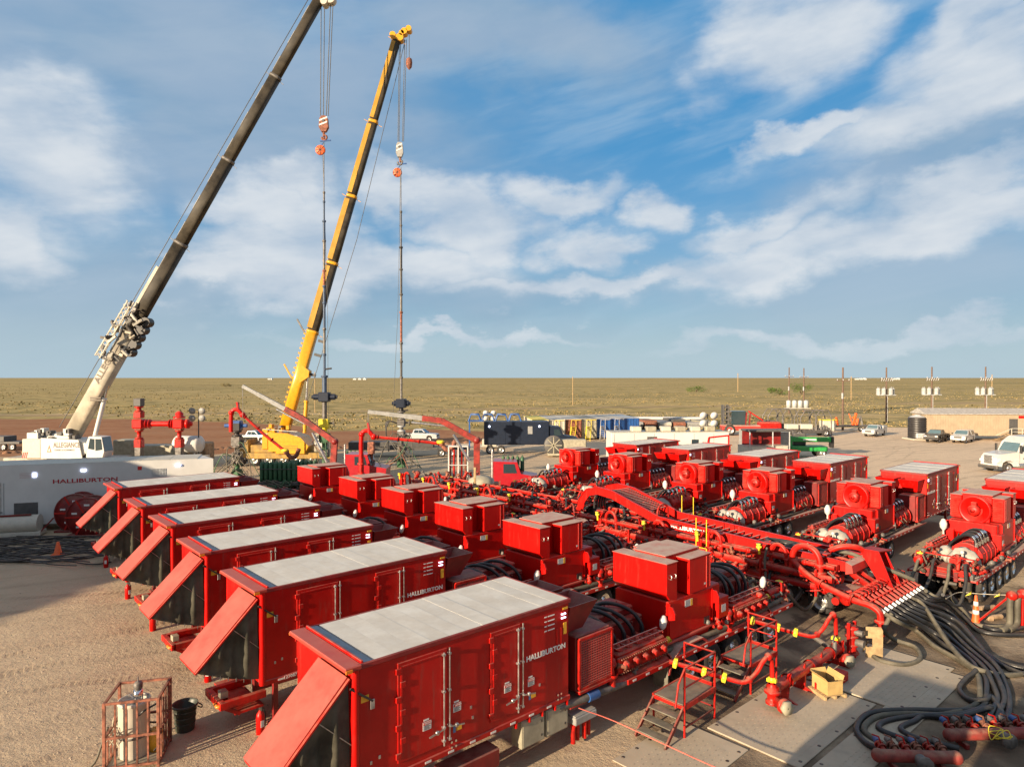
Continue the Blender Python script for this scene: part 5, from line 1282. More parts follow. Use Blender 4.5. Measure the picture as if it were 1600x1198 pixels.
# mud-caked risers at the right edge
p_ = G(1580, 985); t_ = thing('riser_assembly', 'mud-caked twin hose riser at the right edge of the oily ground', 'pipe', (p_.x, p_.y, 0), .2)
for k in range(2):
    MB().tube(smooth_pts([(k*.35-.6, -.2, .1), (k*.35-.25, -.1, .14), (k*.35, 0, .3), (k*.35, 0, .9), (k*.35+.05, .02, 1.25)], 5), .12, 12).build('riser_hose', M['hosedust'], t_)
MB().cyl((-.05, 0, 1.3), (1.4, .1, 1.35), .13, n=12).ball((.1, 0, 1.35), .2, 10, 6).ball((.7, .05, 1.35), .22, 10, 6).build('header', M['redpipe'], t_)
MB().bbox(.5, -.1, 0, .75, .25, 1.2, .02).bbox(.9, -.4, .1, 1.4, .5, .8, .04).build('stand', M['red'], t_)
MB().bar((-1.0, .6, .1), (.1, .1, 1.3), .06).build('lever', M['redpipe'], t_)
for i, (u, v, l_) in enumerate(((1500, 965, .9), (1548, 970, .6), (1530, 955, .8))):
    p_ = G(u, v); o = MB().cyl((0, 0, .12), (l_, .15, .12), .1, n=9).bbox(-.1, -.1, 0, .15, .12, .2, .03).build('mud_clod', M['mud']); o.location = (p_.x, p_.y, 0)
    tag(o, ['mud-caked pipe stub left of the striped cone foot', 'short mud-caked pipe stub right of the striped cone', 'mud-caked pipe stub lying behind the striped cone'][i], 'pipe stub')

# caged tank at lower left
p_ = G(208, 1196); CG = V(p_.x, p_.y, 0)
t_ = thing('tank_cage', 'rusty red tubular cage around a white steel tank at the lower left', 'cage', (CG.x-.1, CG.y+.35, 0), R(14))
for x, y in ((-.62, -.6), (.62, -.6), (-.62, .6), (.62, .6)): MB().bbox(x-.035, y-.035, 0, x+.035, y+.035, 1.75, .006).build('post', M['rust'], t_)
for z in (1.72, .85, .1):
    for p0, p1 in (((-.62, -.6), (.62, -.6)), ((.62, -.6), (.62, .6)), ((.62, .6), (-.62, .6)), ((-.62, .6), (-.62, -.6))): MB().bar((*p0, z), (*p1, z), .055).build('rail', M['rust'], t_)
for k in range(1, 5):
    x = -.62+k*.25; MB().bar((x, -.6, .12), (x, -.6, 1.7), .04).build('bar', M['rust'], t_)
    MB().bar((.62, x+.02, .12), (.62, x+.02, 1.7), .04).build('bar', M['rust'], t_)
    if k < 4: MB().bar((-.62, x+.02, .12), (-.62, x+.02, .85), .04).build('bar', M['rust'], t_)
MB().bbox(-.6, -.58, .06, .6, .58, .1, .01).build('floor_plate', M['yellow'] if False else M['tan'], t_)
t_ = thing('white_tank', 'white round steel tank with a silver stirrer standing inside the rusty cage', 'tank', (CG.x-.1, CG.y+.35, .1), R(14))
MB().lathe((-.1, 0, 0), [(.0, 0), (.36, 0), (.37, .03), (.37, 1.32), (.385, 1.34), (.385, 1.42), (.35, 1.42), (.35, 1.3), (.0, 1.28)], 26).build('shell', M['cream'], t_)
MB().lathe((-.1, 0, .5), [(.372, 0), (.382, .01), (.382, .05), (.372, .06)], 26).build('hoop', M['iron'], t_)
MB().lathe((-.02, .05, 1.3), [(.0, 0), (.12, 0), (.12, .32), (.09, .34), (.0, .34)], 16).build('stirrer_body', M['chrome'], t_)
MB().lathe((-.02, .05, 1.64), [(.08, 0), (.11, .05), (.11, .16), (.08, .2), (.02, .21), (.015, .34), (0, .34)], 14).build('stirrer_motor', M['iron'], t_)
MB().bar((-.42, -.15, 1.43), (.2, .22, 1.43), .02).bar((-.3, .3, 1.43), (.1, -.32, 1.43), .02).build('lid_strut', M['steel'], t_)
t_ = thing('drum', 'mustard yellow drum and hose coils on the cage floor behind the white tank', 'drum', (CG.x+.25, CG.y+.55, .1), 0)
MB().lathe((0, 0, 0), [(0, 0), (.2, 0), (.2, .5), (0, .5)], 16).build('barrel', M['decaly'], t_)
MB().tube(smooth_pts([(.1, -.3, .1), (.25, -.1, .3), (.1, .1, .6), (-.1, -.1, .75), (-.3, -.3, .9), (-.1, -.5, 1.2), (.2, -.3, 1.35)], 5), .025, 7).build('hose_coil', M['hose'], t_)
rg = random.Random(12)
pz = [(CG.x-.45+rg.uniform(-.25, .25), CG.y-.1+rg.uniform(-.2, .3), .75+rg.uniform(-.4, .4)) for _ in range(10)]
tag(MB().tube(smooth_pts(pz, 6), .014, 6).build('rope', M['rope']), 'pale rope tangled over the left posts of the rusty cage', 'rope')
tag(MB().tube(smooth_pts([(CG.x-.75, CG.y+.1, .9), (CG.x-.85, CG.y, .5), (CG.x-1.0, CG.y-.2, .05), (CG.x-1.5, CG.y-.6, .03)], 5), .03, 7).build('cage_cable', M['hosedust']), 'dusty cable trailing left from the rusty cage', 'cable')

# person
def person(label, loc, rz, cloth, helmet, pose=0):
    t_ = thing('person', label, 'person', loc, rz)
    bm_v = [(0,0,.95),(0,0,1.15),(0,.01,1.36),(0,.02,1.47),(0,.03,1.56),(0,.03,1.66),
            (-.1,0,.9),(-.11,.02,.5),(-.12,-.02,.09),(-.12,.12,.04),(.1,0,.9),(.12,.03,.5),(.13,-.02,.09),(.14,.12,.04),
            (-.19,0,1.40),(-.25,.03,1.12),(-.22,.2,.95),(.19,0,1.40),(.26,.05,1.12),(.22,.24,1.0)]
    ed = [(0,1),(1,2),(2,3),(3,4),(4,5),(0,6),(6,7),(7,8),(8,9),(0,10),(10,11),(11,12),(12,13),(2,14),(14,15),(15,16),(2,17),(17,18),(18,19)]
    rd = [.16,.15,.17,.07,.075,.09,.10,.075,.055,.045,.10,.075,.055,.045,.075,.055,.045,.075,.055,.045]
    me = bpy.data.meshes.new('body'); me.from_pydata(bm_v, ed, []); o = bpy.data.objects.new('body', me); C.objects.link(o); o.parent = t_
    sk = o.modifiers.new('skin', 'SKIN'); sb = o.modifiers.new('sub', 'SUBSURF'); sb.levels = sb.render_levels = 2
    for i, r_ in enumerate(rd): me.skin_vertices[0].data[i].radius = (r_, r_*.8)
    me.skin_vertices[0].data[0].use_root = True
    me.materials.append(M[cloth])
    MB().ball((0, .03, 1.64), .095, 14, 10, 1.15).build('head', M['skin'], t_)
    hh_ = MB().ball((0, .03, 1.70), .125, 16, 8, .85); hh_.lathe((0, .045, 1.69), [(.12, 0), (.165, 0), (.165, .012), (.12, .015)], 16); hh_.build('hard_hat', M[helmet], t_)
    for s_ in (-1, 1):
        hm = MB().bbox(s_*.22-.035, .2, .90, s_*.22+.035, .25, .99, .012)
        for f_ in range(4): hm.tube([(s_*.22-.03+f_*.02, .235, .92), (s_*.22-.03+f_*.02, .27, .89), (s_*.22-.03+f_*.02, .265, .85)], [.01, .009, .007], 5)
        hm.tube([(s_*.19, .22, .95), (s_*.17, .25, .93), (s_*.17, .27, .91)], [.012, .01, .008], 5); hm.build('hand', M['skin'], t_)
        MB().bbox(s_*.125-.05, -.08, 0, s_*.125+.05, .19, .09, .025).build('boot', M['black'], t_)
    return t_
w_p = AB(33.6, 12.0); person('person in dark red coveralls and green hard hat standing between the rows', (w_p.x, w_p.y, 0), R(200), 'coverall', 'helmet')
M['slate'] = mat('slate_blue_pipe', (.05,.085,.15), .5, dust=.2)
M['carrier'] = mat('dusty_yellow_carrier', (.38,.22,.03), .5, dust=.8, dcol=(.25,.19,.11), var=.3, scale=1, vdust=.4)
# ------------------------------------------------------------------ white site trailer, reels, cables (left)
A0, A1 = V(-36.4, 41.0, 0), V(-20.75, 46.4, 0); dA = (A1-A0).normalized(); angA = math.atan2(dA.y, dA.x); lnA = (A1-A0).length
t_ = thing('site_trailer', 'long white site trailer with red lettering behind the left row', 'trailer', A0, angA)
bd = MB(); w0 = 3.0
bd.add([(-9,0,.45),(lnA-6.0,0,.45),(lnA-5.2,0,.9),(lnA,0,.9),(lnA,0,4.3),(-9,0,4.3),(-9,w0,.45),(lnA-6.0,w0,.45),(lnA-5.2,w0,.9),(lnA-1.2,w0,.9),(lnA-1.2,w0,4.3),(-9,w0,4.3)],
       [(0,1,2,3,4,5),(11,10,9,8,7,6),(0,6,7,1),(1,7,8,2),(2,8,9,3),(3,9,10,4),(4,10,11,5),(5,11,6,0)])
bd = bd.build('body', M['white'], t_)
rfp = None
for k in range(14):
    x = -9+k*(lnA+8.0)/14
    if rfp is None: rfp = MB().bbox(.01, .03, 4.30, (lnA+8.0)/14-.01, w0-.03, 4.325, .008).build('roof_panel', M['cream'], bd); rfp.location = (x, 0, 0)
    else: rep(rfp, 'roof_panel', [(x, 0, 0)], bd)
for x in (2.9, 4.35): MB().bbox(x, -.02, 1.0, x+.025, .0, 3.2, .004).build('door_trim', M['grey'], bd)
dr = MB().bbox(2.93, -.025, 1.0, 4.34, -.002, 3.2, .008).build('door', M['white'], bd)
MB().cyl((4.2, -.05, 1.1), (4.2, -.05, 3.25), .02, n=6).build('door_rod', M['steel'], dr)
MB().bbox(3.1, -.032, 1.85, 3.4, -.026, 2.05, .002).build('notice', M['decal'], dr); MB().bbox(3.12, -.036, 1.66, 3.38, -.026, 1.84, .002).build('notice', M['decalr'], dr)
MB().bar((3.6, -.06, 1.4), (4.3, -.06, 1.36), .04).build('handle', M['dgrey'], dr)
text('HALLIBURTON', .36, (7.0, -.012, 3.05), (R(90), 0, 0), M['letterr'], bd, 1.55, .02)
for x, z in ((1.6, 3.55), (8.6, 3.75), (14.2, 3.85)): MB().bbox(x, -.12, z, x+.32, -.0, z+.16, .03).build('wall_lamp', M['lens'], bd)
MB().bbox(5.9, -.06, 3.5, 6.15, 0, 3.8, .02).build('wall_lamp', M['lens'], bd)
m_ = MB()
for k in range(4): m_.bar((5.2, -.006, 3.5+k*.09), (5.85, -.006, 3.5+k*.09), .008)
m_.build('print', M['letterr'], bd, kind='stuff')
MB().bbox(11.9, -.02, 3.7, 12.15, 0, 3.95, .005).build('notice', M['decalr'], bd)
m_ = MB()
for k in range(10): m_.bbox(12.75+k*.09, -.03, 3.2, 12.79+k*.09, 0, 3.75, .003)
m_.build('vent_louvre', M['transf'], bd, kind='stuff')
MB().bbox(5.4, .3, .0, 6.2, 2.5, .45, .05).bbox(4.9, -.05, .9, 6.2, .0, 1.9, .02).build('service_bay', M['dgrey'], t_)
for k in range(3): wheel(t_, 8.5+k*1.3, .1, .5, -1)
MB().prism([(7.6, .45), (8.4, 1.1), (11.6, 1.1), (11.9, .45)], -.15, -.02).build('wheel_skirt', M['dgrey'], t_)
# low pale tank skid in front of it
p_ = G(15, 838); t_ = thing('flat_skid', 'low pale dusty skid tank at the left edge in front of the white trailer', 'tank', (p_.x, p_.y, 0), R(15))
MB().cyl((-4, 0, .75), (1.6, 0, .75), .55, n=20).bbox(-4, -.5, .05, 1.8, .5, .3, .02).build('tank_shell', M['cream'], t_)
MB().bar((1.7, -.3, .2), (2.5, -.4, 1.1), .07).bar((-1, -.2, 1.3), (1.2, -.2, 1.34), .1).build('frame', M['redd'], t_)
# two cable reels
for i, (u, v, lab) in enumerate(((112, 832, 'dark red cable reel, left of the pair under the white trailer'), (140, 836, 'dark red cable reel, right of the pair half hidden by the awning'))):
    p_ = G(u, v); t_ = thing('cable_reel', lab, 'cable reel', (p_.x, p_.y+(1-i)*.6, 0), R(8), 'dark red cable reels')
    r_ = 1.22
    for y in (-.45, .45):
        fl = MB(); n = 36
        fl.lathe((0, y-.03, r_), [(r_*.30, 0), (r_, 0), (r_, .06), (r_*.30, .06)], n, (0, 1, 0))
        fl.lathe((0, y-.05, r_), [(r_-.06, -.0), (r_+.02, 0), (r_+.02, .1), (r_-.06, .1)], n, (0, 1, 0)); fl = fl.build('flange', M['redd'], t_)
        for k in range(6):
            g = k*PI/3; MB().bar((math.cos(g)*.3, y-.04, r_+math.sin(g)*.3), (math.cos(g)*r_, y-.04, r_+math.sin(g)*r_), .1, .05, up=(0, 1, 0)).build('spoke', M['red'], fl)
        for k in range(5):
            g = k*PI/2.5+.3; MB().bbox(-.16, y-.045, -.06, .16, y-.036, .06, .004).build('opening', M['decal'], fl).location = (math.cos(g)*.75, 0, r_+math.sin(g)*.75)
    MB().cyl((0, -.42, r_), (0, .42, r_), .62, n=24).build('drum', M['black'], t_)
    w_ = MB()
    for k in range(9): w_.lathe((0, -.4+k*.095, r_), [(.62, 0), (.70, .02), (.70, .07), (.62, .09)], 24, (0, 1, 0))
    w_.build('cable_winding', M['hose'], t_, kind='stuff')
    MB().bar((-1.0, 0, .05), (0, 0, r_), .14).bar((1.0, 0, .05), (0, 0, r_), .14).bbox(-1.2, -.6, 0, 1.2, .6, .12, .02).build('cradle', M['redd'], t_)
# cables strewn on the ground: countless
rg = random.Random(21); cb = MB()
for k in range(46):
    y0_ = rg.uniform(838, 878); pts = []
    u = -30; v = y0_
    while u < 250:
        pts.append(G(u, v, .03+rg.uniform(0, .18))); u += rg.uniform(24, 46); v += rg.uniform(-7, 5.5); v = min(884, max(838, v))
        if u > 150 and rg.random() < .45: break
    if len(pts) > 2: cb.tube(smooth_pts(pts, 4), rg.uniform(.025, .045), 5)
cb.build('cables', M['black'], kind='stuff')

# ------------------------------------------------------------------ cranes
def boom_seg(mb, p0, p1, w_, h_):
    """rounded box boom section, w_ sideways (toward viewer), h_ in the lift plane"""
    p0, p1 = Vector(p0), Vector(p1); d = (p1-p0).normalized(); a = Vector((0, 1, 0)); a = (a-d*a.dot(d)).normalized(); b_ = d.cross(a)
    prof = []
    for k in range(16):
        g = 2*PI*k/16+PI/16; c_, s_ = math.cos(g), math.sin(g)
        prof.append((w_/2*math.copysign(abs(c_)**.5, c_), h_/2*math.copysign(abs(s_)**.5, s_)))
    vs = [p0+a*x+b_*y for x, y in prof]+[p1+a*x+b_*y for x, y in prof]
    n = 16
    return mb.add(vs, [(i, (i+1) % n, n+(i+1) % n, n+i) for i in range(n)]+[tuple(range(n)), tuple(range(2*n-1, n-1, -1))], True)
def rope(name, mb_pts, r, parent, mt='wrope'): return MB().tube(mb_pts, r, 5).build(name, M[mt], parent)

def crane(kind, label, base, root, knee, tip, mats, secs, wid, fac=(1, .82, .76, .70, .64)):
    """secs: fractions along the boom where each section ends"""
    t_ = thing('mobile_crane', label, 'crane', base, 0, 'telescopic cranes')
    B = Vector(base); root = Vector(root)-B; tip = Vector(tip)-B; knee = Vector(knee)-B
    d = (tip-root).normalized(); nrm = Vector((d.z, 0, -d.x))       # below side of the boom (toward +x)
    f0 = 0
    for i, (f1, m_) in enumerate(secs):
        w_ = wid*fac[i]; p0, p1 = root.lerp(tip, max(0, f0-.01)), root.lerp(tip, f1)
        s_ = boom_seg(MB(), p0, p1, w_, w_*1.25).build('boom_section', M[m_], t_)
        if i < len(secs)-1 or True:
            c_ = boom_seg(MB(), p1-d*.3, p1+d*.02, w_+.07, w_*1.25+.08)
            for q_ in (-1, 1): c_.bar(p1-d*.3-nrm*q_*(w_*.62), p1-d*.3-nrm*q_*(w_*.62+.6)+d*.15*q_, .05)
            c_.build('collar', M['iron' if mats[1] == 'boomw' and i else mats[1]], s_)
        # guide strips and pin holes; a cream shell paints in one section's lit side
        if i > 0:
            st_ = MB()
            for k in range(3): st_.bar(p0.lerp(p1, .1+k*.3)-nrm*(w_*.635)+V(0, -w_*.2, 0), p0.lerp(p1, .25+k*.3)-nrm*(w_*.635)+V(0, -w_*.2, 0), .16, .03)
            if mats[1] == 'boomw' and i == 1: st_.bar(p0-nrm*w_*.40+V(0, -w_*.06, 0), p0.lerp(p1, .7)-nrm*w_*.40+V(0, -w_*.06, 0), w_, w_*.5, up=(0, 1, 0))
            st_.build('boom_strip', M[mats[1]], s_, kind='stuff')
        f0 = f1
    # luffing cylinder
    kb = root+V(2.3, -.0, -.3)
    rod = MB().cyl(kb.lerp(knee, .5), knee, .14, n=14).build('lift_rod', M['chrome'], t_)
    MB().cyl(kb, kb.lerp(knee, .55), .22, n=16).lathe(kb.lerp(knee, .55), [(.22, -.2), (.27, -.2), (.27, .02), (.15, .04)], 16, knee-kb).build('lift_cylinder', M[mats[0]], t_)
    MB().prism([(knee.x-.9, knee.z-1.0), (knee.x+.2, knee.z-.3), (knee.x+.3, knee.z+.4), (knee.x-.7, knee.z+1.2)], -.5, .5).build('cylinder_bracket', M[mats[0]], t_)
    return t_, root, tip, d, nrm

# white crane
Yw = 70.0
root, tip, knee = P(113, 679, Yw), P(503, -2, Yw), P(176, 572, Yw)
base = V(P(120, 700, Yw).x, Yw, 0)
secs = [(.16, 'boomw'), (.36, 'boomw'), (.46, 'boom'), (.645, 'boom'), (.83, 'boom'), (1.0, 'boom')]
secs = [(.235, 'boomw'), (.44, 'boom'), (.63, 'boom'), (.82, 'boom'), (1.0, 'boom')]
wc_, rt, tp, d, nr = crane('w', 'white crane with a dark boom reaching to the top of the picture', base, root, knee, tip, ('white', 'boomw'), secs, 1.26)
wc_.empty_display_size = 1
before_ = set(bpy.data.objects)
sp_ = MB().prism([(-5.2, 1.2), (3.0, 1.2), (4.2, 1.6), (4.4, 2.6), (2.6, 3.0), (-5.2, 3.0)], -1.5, 1.5)
sp_.bbox(-5.2, -1.4, 3.0, -3.4, 1.4, 3.7, .05).bbox(-2.6, -.9, 3.0, 1.0, .9, 3.6, .08).build('upper_body', M['white'], wc_)
cw = MB().bbox(-5.6, -1.7, 1.1, -2.7, 1.7, 3.1, .06).build('counterweight', M['cream'], wc_)
MB().prism([(-2.6, 1.1), (3.9, 1.1), (3.3, 3.0), (-2.6, 3.2)], -1.75, -1.62).build('side_panel', M['white'], wc_)
m_ = MB()
for k in range(3): m_.add([(-5.6+k*.28, -1.715, 1.15), (-5.45+k*.28, -1.715, 1.15), (-5.2+k*.28, -1.715, 1.75), (-5.35+k*.28, -1.715, 1.75)], [(0, 1, 2, 3)])
m_.build('warning_stripe', M['decalr'], cw)
text('ALLEGIANCE', .72, (-.6, -1.76, 2.25), (R(90), 0, 0), M['letterb'], wc_, 1.0, .015)
text('CRANE & EQUIPMENT', .22, (-.5, -1.76, 1.9), (R(90), 0, 0), M['letterb'], wc_, 1.5, .01)
MB().add([(-1.6, -1.76, 1.75), (-.9, -1.76, 1.75), (-1.25, -1.76, 2.5)], [(0, 1, 2)]).build('triangle_emblem', M['orange'], wc_)
MB().add([(-1.42, -1.765, 1.85), (-1.08, -1.765, 1.85), (-1.25, -1.765, 2.2)], [(0, 1, 2)]).build('triangle_emblem', M['decal'], wc_)
rg = random.Random(3)
for k in range(14):
    x, z = rg.uniform(-5, 2.4), rg.uniform(3.0, 3.7); MB().bbox(x, -1.2, z, x+rg.uniform(.3, .9), -.4, z+rg.uniform(.2, .5), .03).build('machinery', M[rg.choice(('cream', 'white', 'dgrey'))], wc_)
cb_ = MB().prism([(4.6, 1.2), (7.1, 1.2), (7.4, 1.8), (7.0, 3.3), (5.0, 3.35), (4.6, 2.7)], -1.8, -.2).build('operator_cab', M['white'], wc_)
MB().prism([(4.9, 2.1), (5.9, 2.0), (5.9, 3.1), (5.2, 3.15)], -1.82, -1.80).prism([(6.05, 1.9), (7.15, 2.0), (6.95, 3.1), (6.05, 3.1)], -1.82, -1.80).build('window', M['glass'], cb_)
MB().prism([(7.2, 1.6), (7.44, 1.85), (7.05, 3.25), (6.95, 3.25)], -1.7, -.3).build('windscreen', M['wglass'], cb_)
MB().bbox(-9, -1.35, .75, 9, 1.35, 1.1, .04).build('carrier_deck', M['boomw'], wc_)
for k in range(6): wheel(wc_, -7.5+k*2.9, -1.25, .7, -1, .5)
for o in set(bpy.data.objects)-before_:
    if o.parent == wc_ and o.name.split('.')[0] == 'wheel': o.location.x = o.location.x*.65-.9
    elif o.parent == wc_: o.location.x = o.location.x*.65-.9; o.location.z += .55; o.scale = (o.scale.x*.65, o.scale.y, o.scale.z)
# jib sections folded on the boom: lattice and clutter near the second collar
lt = MB(); q0, q1 = rt.lerp(tp, .165), rt.lerp(tp, .29)
for s_ in (-1, 1):
    for h_ in (.95, 1.5): lt.bar(q0-nr*h_+V(0, s_*.6-.4, 0), q1-nr*(h_*.9)+V(0, s_*.6-.4, 0), .11)
N = 12
for k in range(N):
    a, b_ = q0.lerp(q1, k/N), q0.lerp(q1, (k+1)/N)
    lt.bar(a-nr*.95+V(0, -1, 0), b_-nr*1.5+V(0, -1, 0), .06).bar(a-nr*1.5+V(0, -1, 0), b_-nr*.95+V(0, -1, 0), .06).bar(a-nr*1.5+V(0, -1, 0), a-nr*1.5+V(0, .2, 0), .05)
lt.build('jib_lattice', M['boomw'], wc_)
for k in range(46):
    f_ = rg.uniform(.17, .285); p_ = rt.lerp(tp, f_)-nr*rg.uniform(-1.0, 1.3)+V(0, rg.uniform(-1.3, -.6), 0)
    dd_ = Vector((rg.uniform(-1, 1), rg.uniform(-.4, .4), rg.uniform(-1, 1))).normalized()
    m_ = MB()
    if rg.random() < .5: m_.cyl(p_, p_+dd_*rg.uniform(.4, 1.3), rg.uniform(.06, .2), n=7)
    else: m_.bar(p_, p_+dd_*rg.uniform(.4, 1.2), rg.uniform(.12, .4))
    m_.build('jib_fitting', M[rg.choice(('boomw', 'cream', 'dgrey', 'black', 'iron'))], wc_)
for k in range(5):
    p_ = rt.lerp(tp, .20+k*.017)+nr*1.0; MB().cyl(p_+V(0, -.5, 0), p_+V(0, .5, 0), .5, n=12).build('winch_roll', M['black'], wc_)
mxr = Matrix.Rotation(math.atan2(d.z, d.x), 3, 'Y')
ang = math.atan2(d.z, d.x)
tx = text('ALLEG', .85, rt+d*6.2+nr*.05+V(0, -.65, 0), (R(90), -ang, 0), M['letterb'], wc_, 1.1, .03)
m_ = MB()
for k in range(2): m_.bbox(0, 0, k*.35, 1.6, .02, k*.35+.22, .004)
o = m_.build('boom_number', M['letterb'], wc_); o.scale = (.7, 1, .7); o.location = rt+d*4.2+nr*.2+V(0, -.66, 0); o.rotation_euler = (0, -ang+R(60), 0)
hd_ = MB().cyl(tp+V(-.3, 0, -.2), tp+V(1.2, 0, .1), .5, n=10).cyl(tp+V(1.0, -.4, -.3), tp+V(1.0, .4, -.3), .55, n=14).cyl(tp+V(.4, -.5, -.7), tp+V(.4, .5, -.7), .35, n=14).build('boom_head', M['cream'], wc_)
tipx = P(507, 0, Yw)-base
hk = P(507, 196, Yw)-base
for x0_, x1_ in ((-.25, -.35), (.1, -.05), (.75, .25), (1.0, .45)): rope('hoist_rope', [tipx+V(x0_, 0, 0), hk+V(x1_, 0, .9)], .045, wc_)
rope('boom_rope', [rt-nr*1.6, rt.lerp(tp, .5)-nr*1.3, tp-nr*1.0], .04, wc_)
def block(parent, c, mt1, mt2, r=.75, stripes=True):
    n0 = set(bpy.data.objects)
    o = MB().prism([(c.x-r, c.z-.5), (c.x-r*.85, c.z+.9), (c.x-.3, c.z+1.3), (c.x+.3, c.z+1.3), (c.x+r*.85, c.z+.9), (c.x+r, c.z-.5), (c.x+.35, c.z-1.2), (c.x-.35, c.z-1.2)], c.y-.32, c.y+.32).build('hook_block', M[mt1], parent)
    for s_ in (0, 1): MB().prism([(c.x-r+.1, c.z-.3+s_*.7), (c.x+r-.15, c.z+.2+s_*.7), (c.x+r-.15, c.z+.45+s_*.7), (c.x-r+.1, c.z-.05+s_*.7)], c.y-.34, c.y-.325).build('stripe', M[mt2], o)
    MB().cyl((c.x, c.y-.4, c.z+.5), (c.x, c.y+.4, c.z+.5), .2, n=10).build('sheave_pin', M['dgrey'], o)
    h_ = MB().tube(smooth_pts([(c.x, c.y, c.z-1.1), (c.x, c.y, c.z-1.6), (c.x+.45, c.y, c.z-1.9), (c.x+.3, c.y, c.z-2.4), (c.x-.2, c.y, c.z-2.4), (c.x-.35, c.y, c.z-2.0)], 4), .15, 8).build('hook', M['rust'] if mt1 != 'grey' else M['iron'], o)
    o.scale = (.66, .66, .66); o.location = c*.34
block(wc_, hk, 'rust', 'decal')

def hanging_sheave(label, p, x_off, loc_b):
    t_ = thing('wireline_sheave', label, 'pulley', p, 0, 'round red wireline pulleys'); t_.scale = (.66, .66, .66)
    MB().lathe((x_off, -.18, -1.4), [(.15, 0), (.72, .02), (.78, .08), (.70, .18), (.78, .28), (.72, .34), (.15, .36)], 26, (0, 1, 0)).build('wheel_rim', M['orange'], t_)
    for k in range(4):
        g = k*PI/4; MB().bar((x_off-math.cos(g)*.7, -.2, -1.4-math.sin(g)*.7), (x_off+math.cos(g)*.7, -.2, -1.4+math.sin(g)*.7), .12, .04, up=(0, 1, 0)).build('spoke', M['rust'], t_)
    MB().bar((x_off*.9, 0, -.75), (.1, 0, .0), .12).bar((-.6, 0, .0), (1.1, 0, .15), .18).build('yoke', M['blue'] if x_off > -.8 else M['blue'], t_)
    m_ = MB()
    for k in range(4): m_.lathe((0, 0, .3+k*.38), [(.10, 0), (.2, .05), (.2, .28), (.10, .33)], 8, (0, 0, 1))
    m_.build('chain', M['rust'], t_)
    return t_
def lubricator(label, u, Y, vtop, vbot, vline, bopv, boph, cols, seed):
    ptop, pbot = P(u, vtop, Y), P(u, vbot, Y)
    t_ = thing('lubricator', label, 'wellhead pipe', (ptop.x, Y, max(0, pbot.z)), 0, 'tall pipes hanging over the wells')
    h_ = ptop.z-max(0, pbot.z); rg = random.Random(seed); z = 0; i = 0
    zb = P(u, bopv, Y).z-max(0, pbot.z)
    while z < h_:
        l_ = min(rg.uniform(1.6, 3.4), h_-z); r_ = .13 if z < h_*.85 else .09
        if z < zb: r_ = .24
        MB().cyl((0, 0, z), (0, 0, z+l_), r_, n=10).lathe((0, 0, z+l_-.25), [(r_, 0), (r_*1.5, .04), (r_*1.5, .2), (r_, .25)], 10).build('pipe_joint', M[cols[i % len(cols)]], t_); z += l_; i += 1
    b_ = MB().bbox(-.55, -.5, zb-.5, .55, .5, zb+.5, .08)
    for s_ in (-1, 1): b_.cyl((s_*.55, 0, zb), (s_*boph*.75, 0, zb), .32, n=12).cyl((s_*boph*.74, 0, zb), (s_*(boph*.75+.2), 0, zb), .2, n=10)
    b_.build('preventer', M['navy'], t_)
    rope('wire', [(0, 0, h_), (0, 0, P(u, vline, Y).z-max(0, pbot.z))], .05, t_, 'iron')
    MB().cyl((0, 0, h_*.22), (.75, 0, h_*.22+.1), .1, n=6).build('side_outlet', M['black'], t_)
    return t_
p_ = P(507, 222, Yw); hanging_sheave('round red pulley hung below the white crane hook', (p_.x, Yw, p_.z), -.55, None)
lubricator('blue and grey pipe string hanging from the white crane over its well', 507, Yw, 300, 655, 225, 620, 1.5, ('iron', 'slate', 'slate', 'iron', 'slate', 'slate', 'rust'), 3)
# yellow crane
YF = (1, .95, .88, .80, .70)
Yy = 76.0
root, tip, knee = P(444, 672, Yy), P(622, 62, Yy), P(481, 585, Yy)
root.y = tip.y = knee.y = Yy
base = V(P(440, 700, Yy).x, Yy, 0)
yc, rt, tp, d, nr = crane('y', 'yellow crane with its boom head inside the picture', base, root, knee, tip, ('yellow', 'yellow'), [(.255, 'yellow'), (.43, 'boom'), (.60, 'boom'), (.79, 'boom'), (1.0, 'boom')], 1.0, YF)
# yellow shell paints in the sunlit half; the dark half is shade and grease
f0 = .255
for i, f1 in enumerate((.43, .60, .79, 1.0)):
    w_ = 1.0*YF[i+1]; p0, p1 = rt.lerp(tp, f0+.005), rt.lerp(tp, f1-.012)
    MB().bar(p0-nr*w_*.36+V(0, -w_*.03, 0), p1-nr*w_*.36+V(0, -w_*.03, 0), w_*.66, w_*1.0, up=(0, 1, 0)).build('lit_flank', M['boomy'], yc); f0 = f1
for k in range(18):
    p_ = rt.lerp(tp, .03+k*.0125)-nr*1.12; MB().bar(p_+nr*.4, p_+nr*.2, .12, .2).build('rung', M['yellow'], yc)
before_ = set(bpy.data.objects)
MB().prism([(-2.2, 1.8), (4.3, 1.5), (5.0, 2.4), (3.6, 3.4), (1.2, 3.9), (-2.2, 4.0)], -1.6, 1.6).bbox(-3.4, -1.5, 2.0, -2.3, 1.5, 4.4, .1).build('upper_body', M['yellow'], yc)
MB().bbox(-.8, -1.75, 1.5, 4.4, -1.62, 2.9, .05).build('side_panel', M['yellow'], yc)
m_ = MB()
for k in range(3): m_.bbox(.6, -1.77, 2.0+k*.2, 3.2, -1.755, 2.06+k*.2, .002)
m_.build('print', M['orange'], yc, kind='stuff')
cb_ = MB().bbox(6.0, -1.6, 1.7, 8.2, .2, 3.9, .12).build('operator_cab', M['tan'], yc); MB().bbox(6.2, -1.63, 2.4, 7.9, -1.6, 3.6, .02).build('window', M['transf'], cb_)
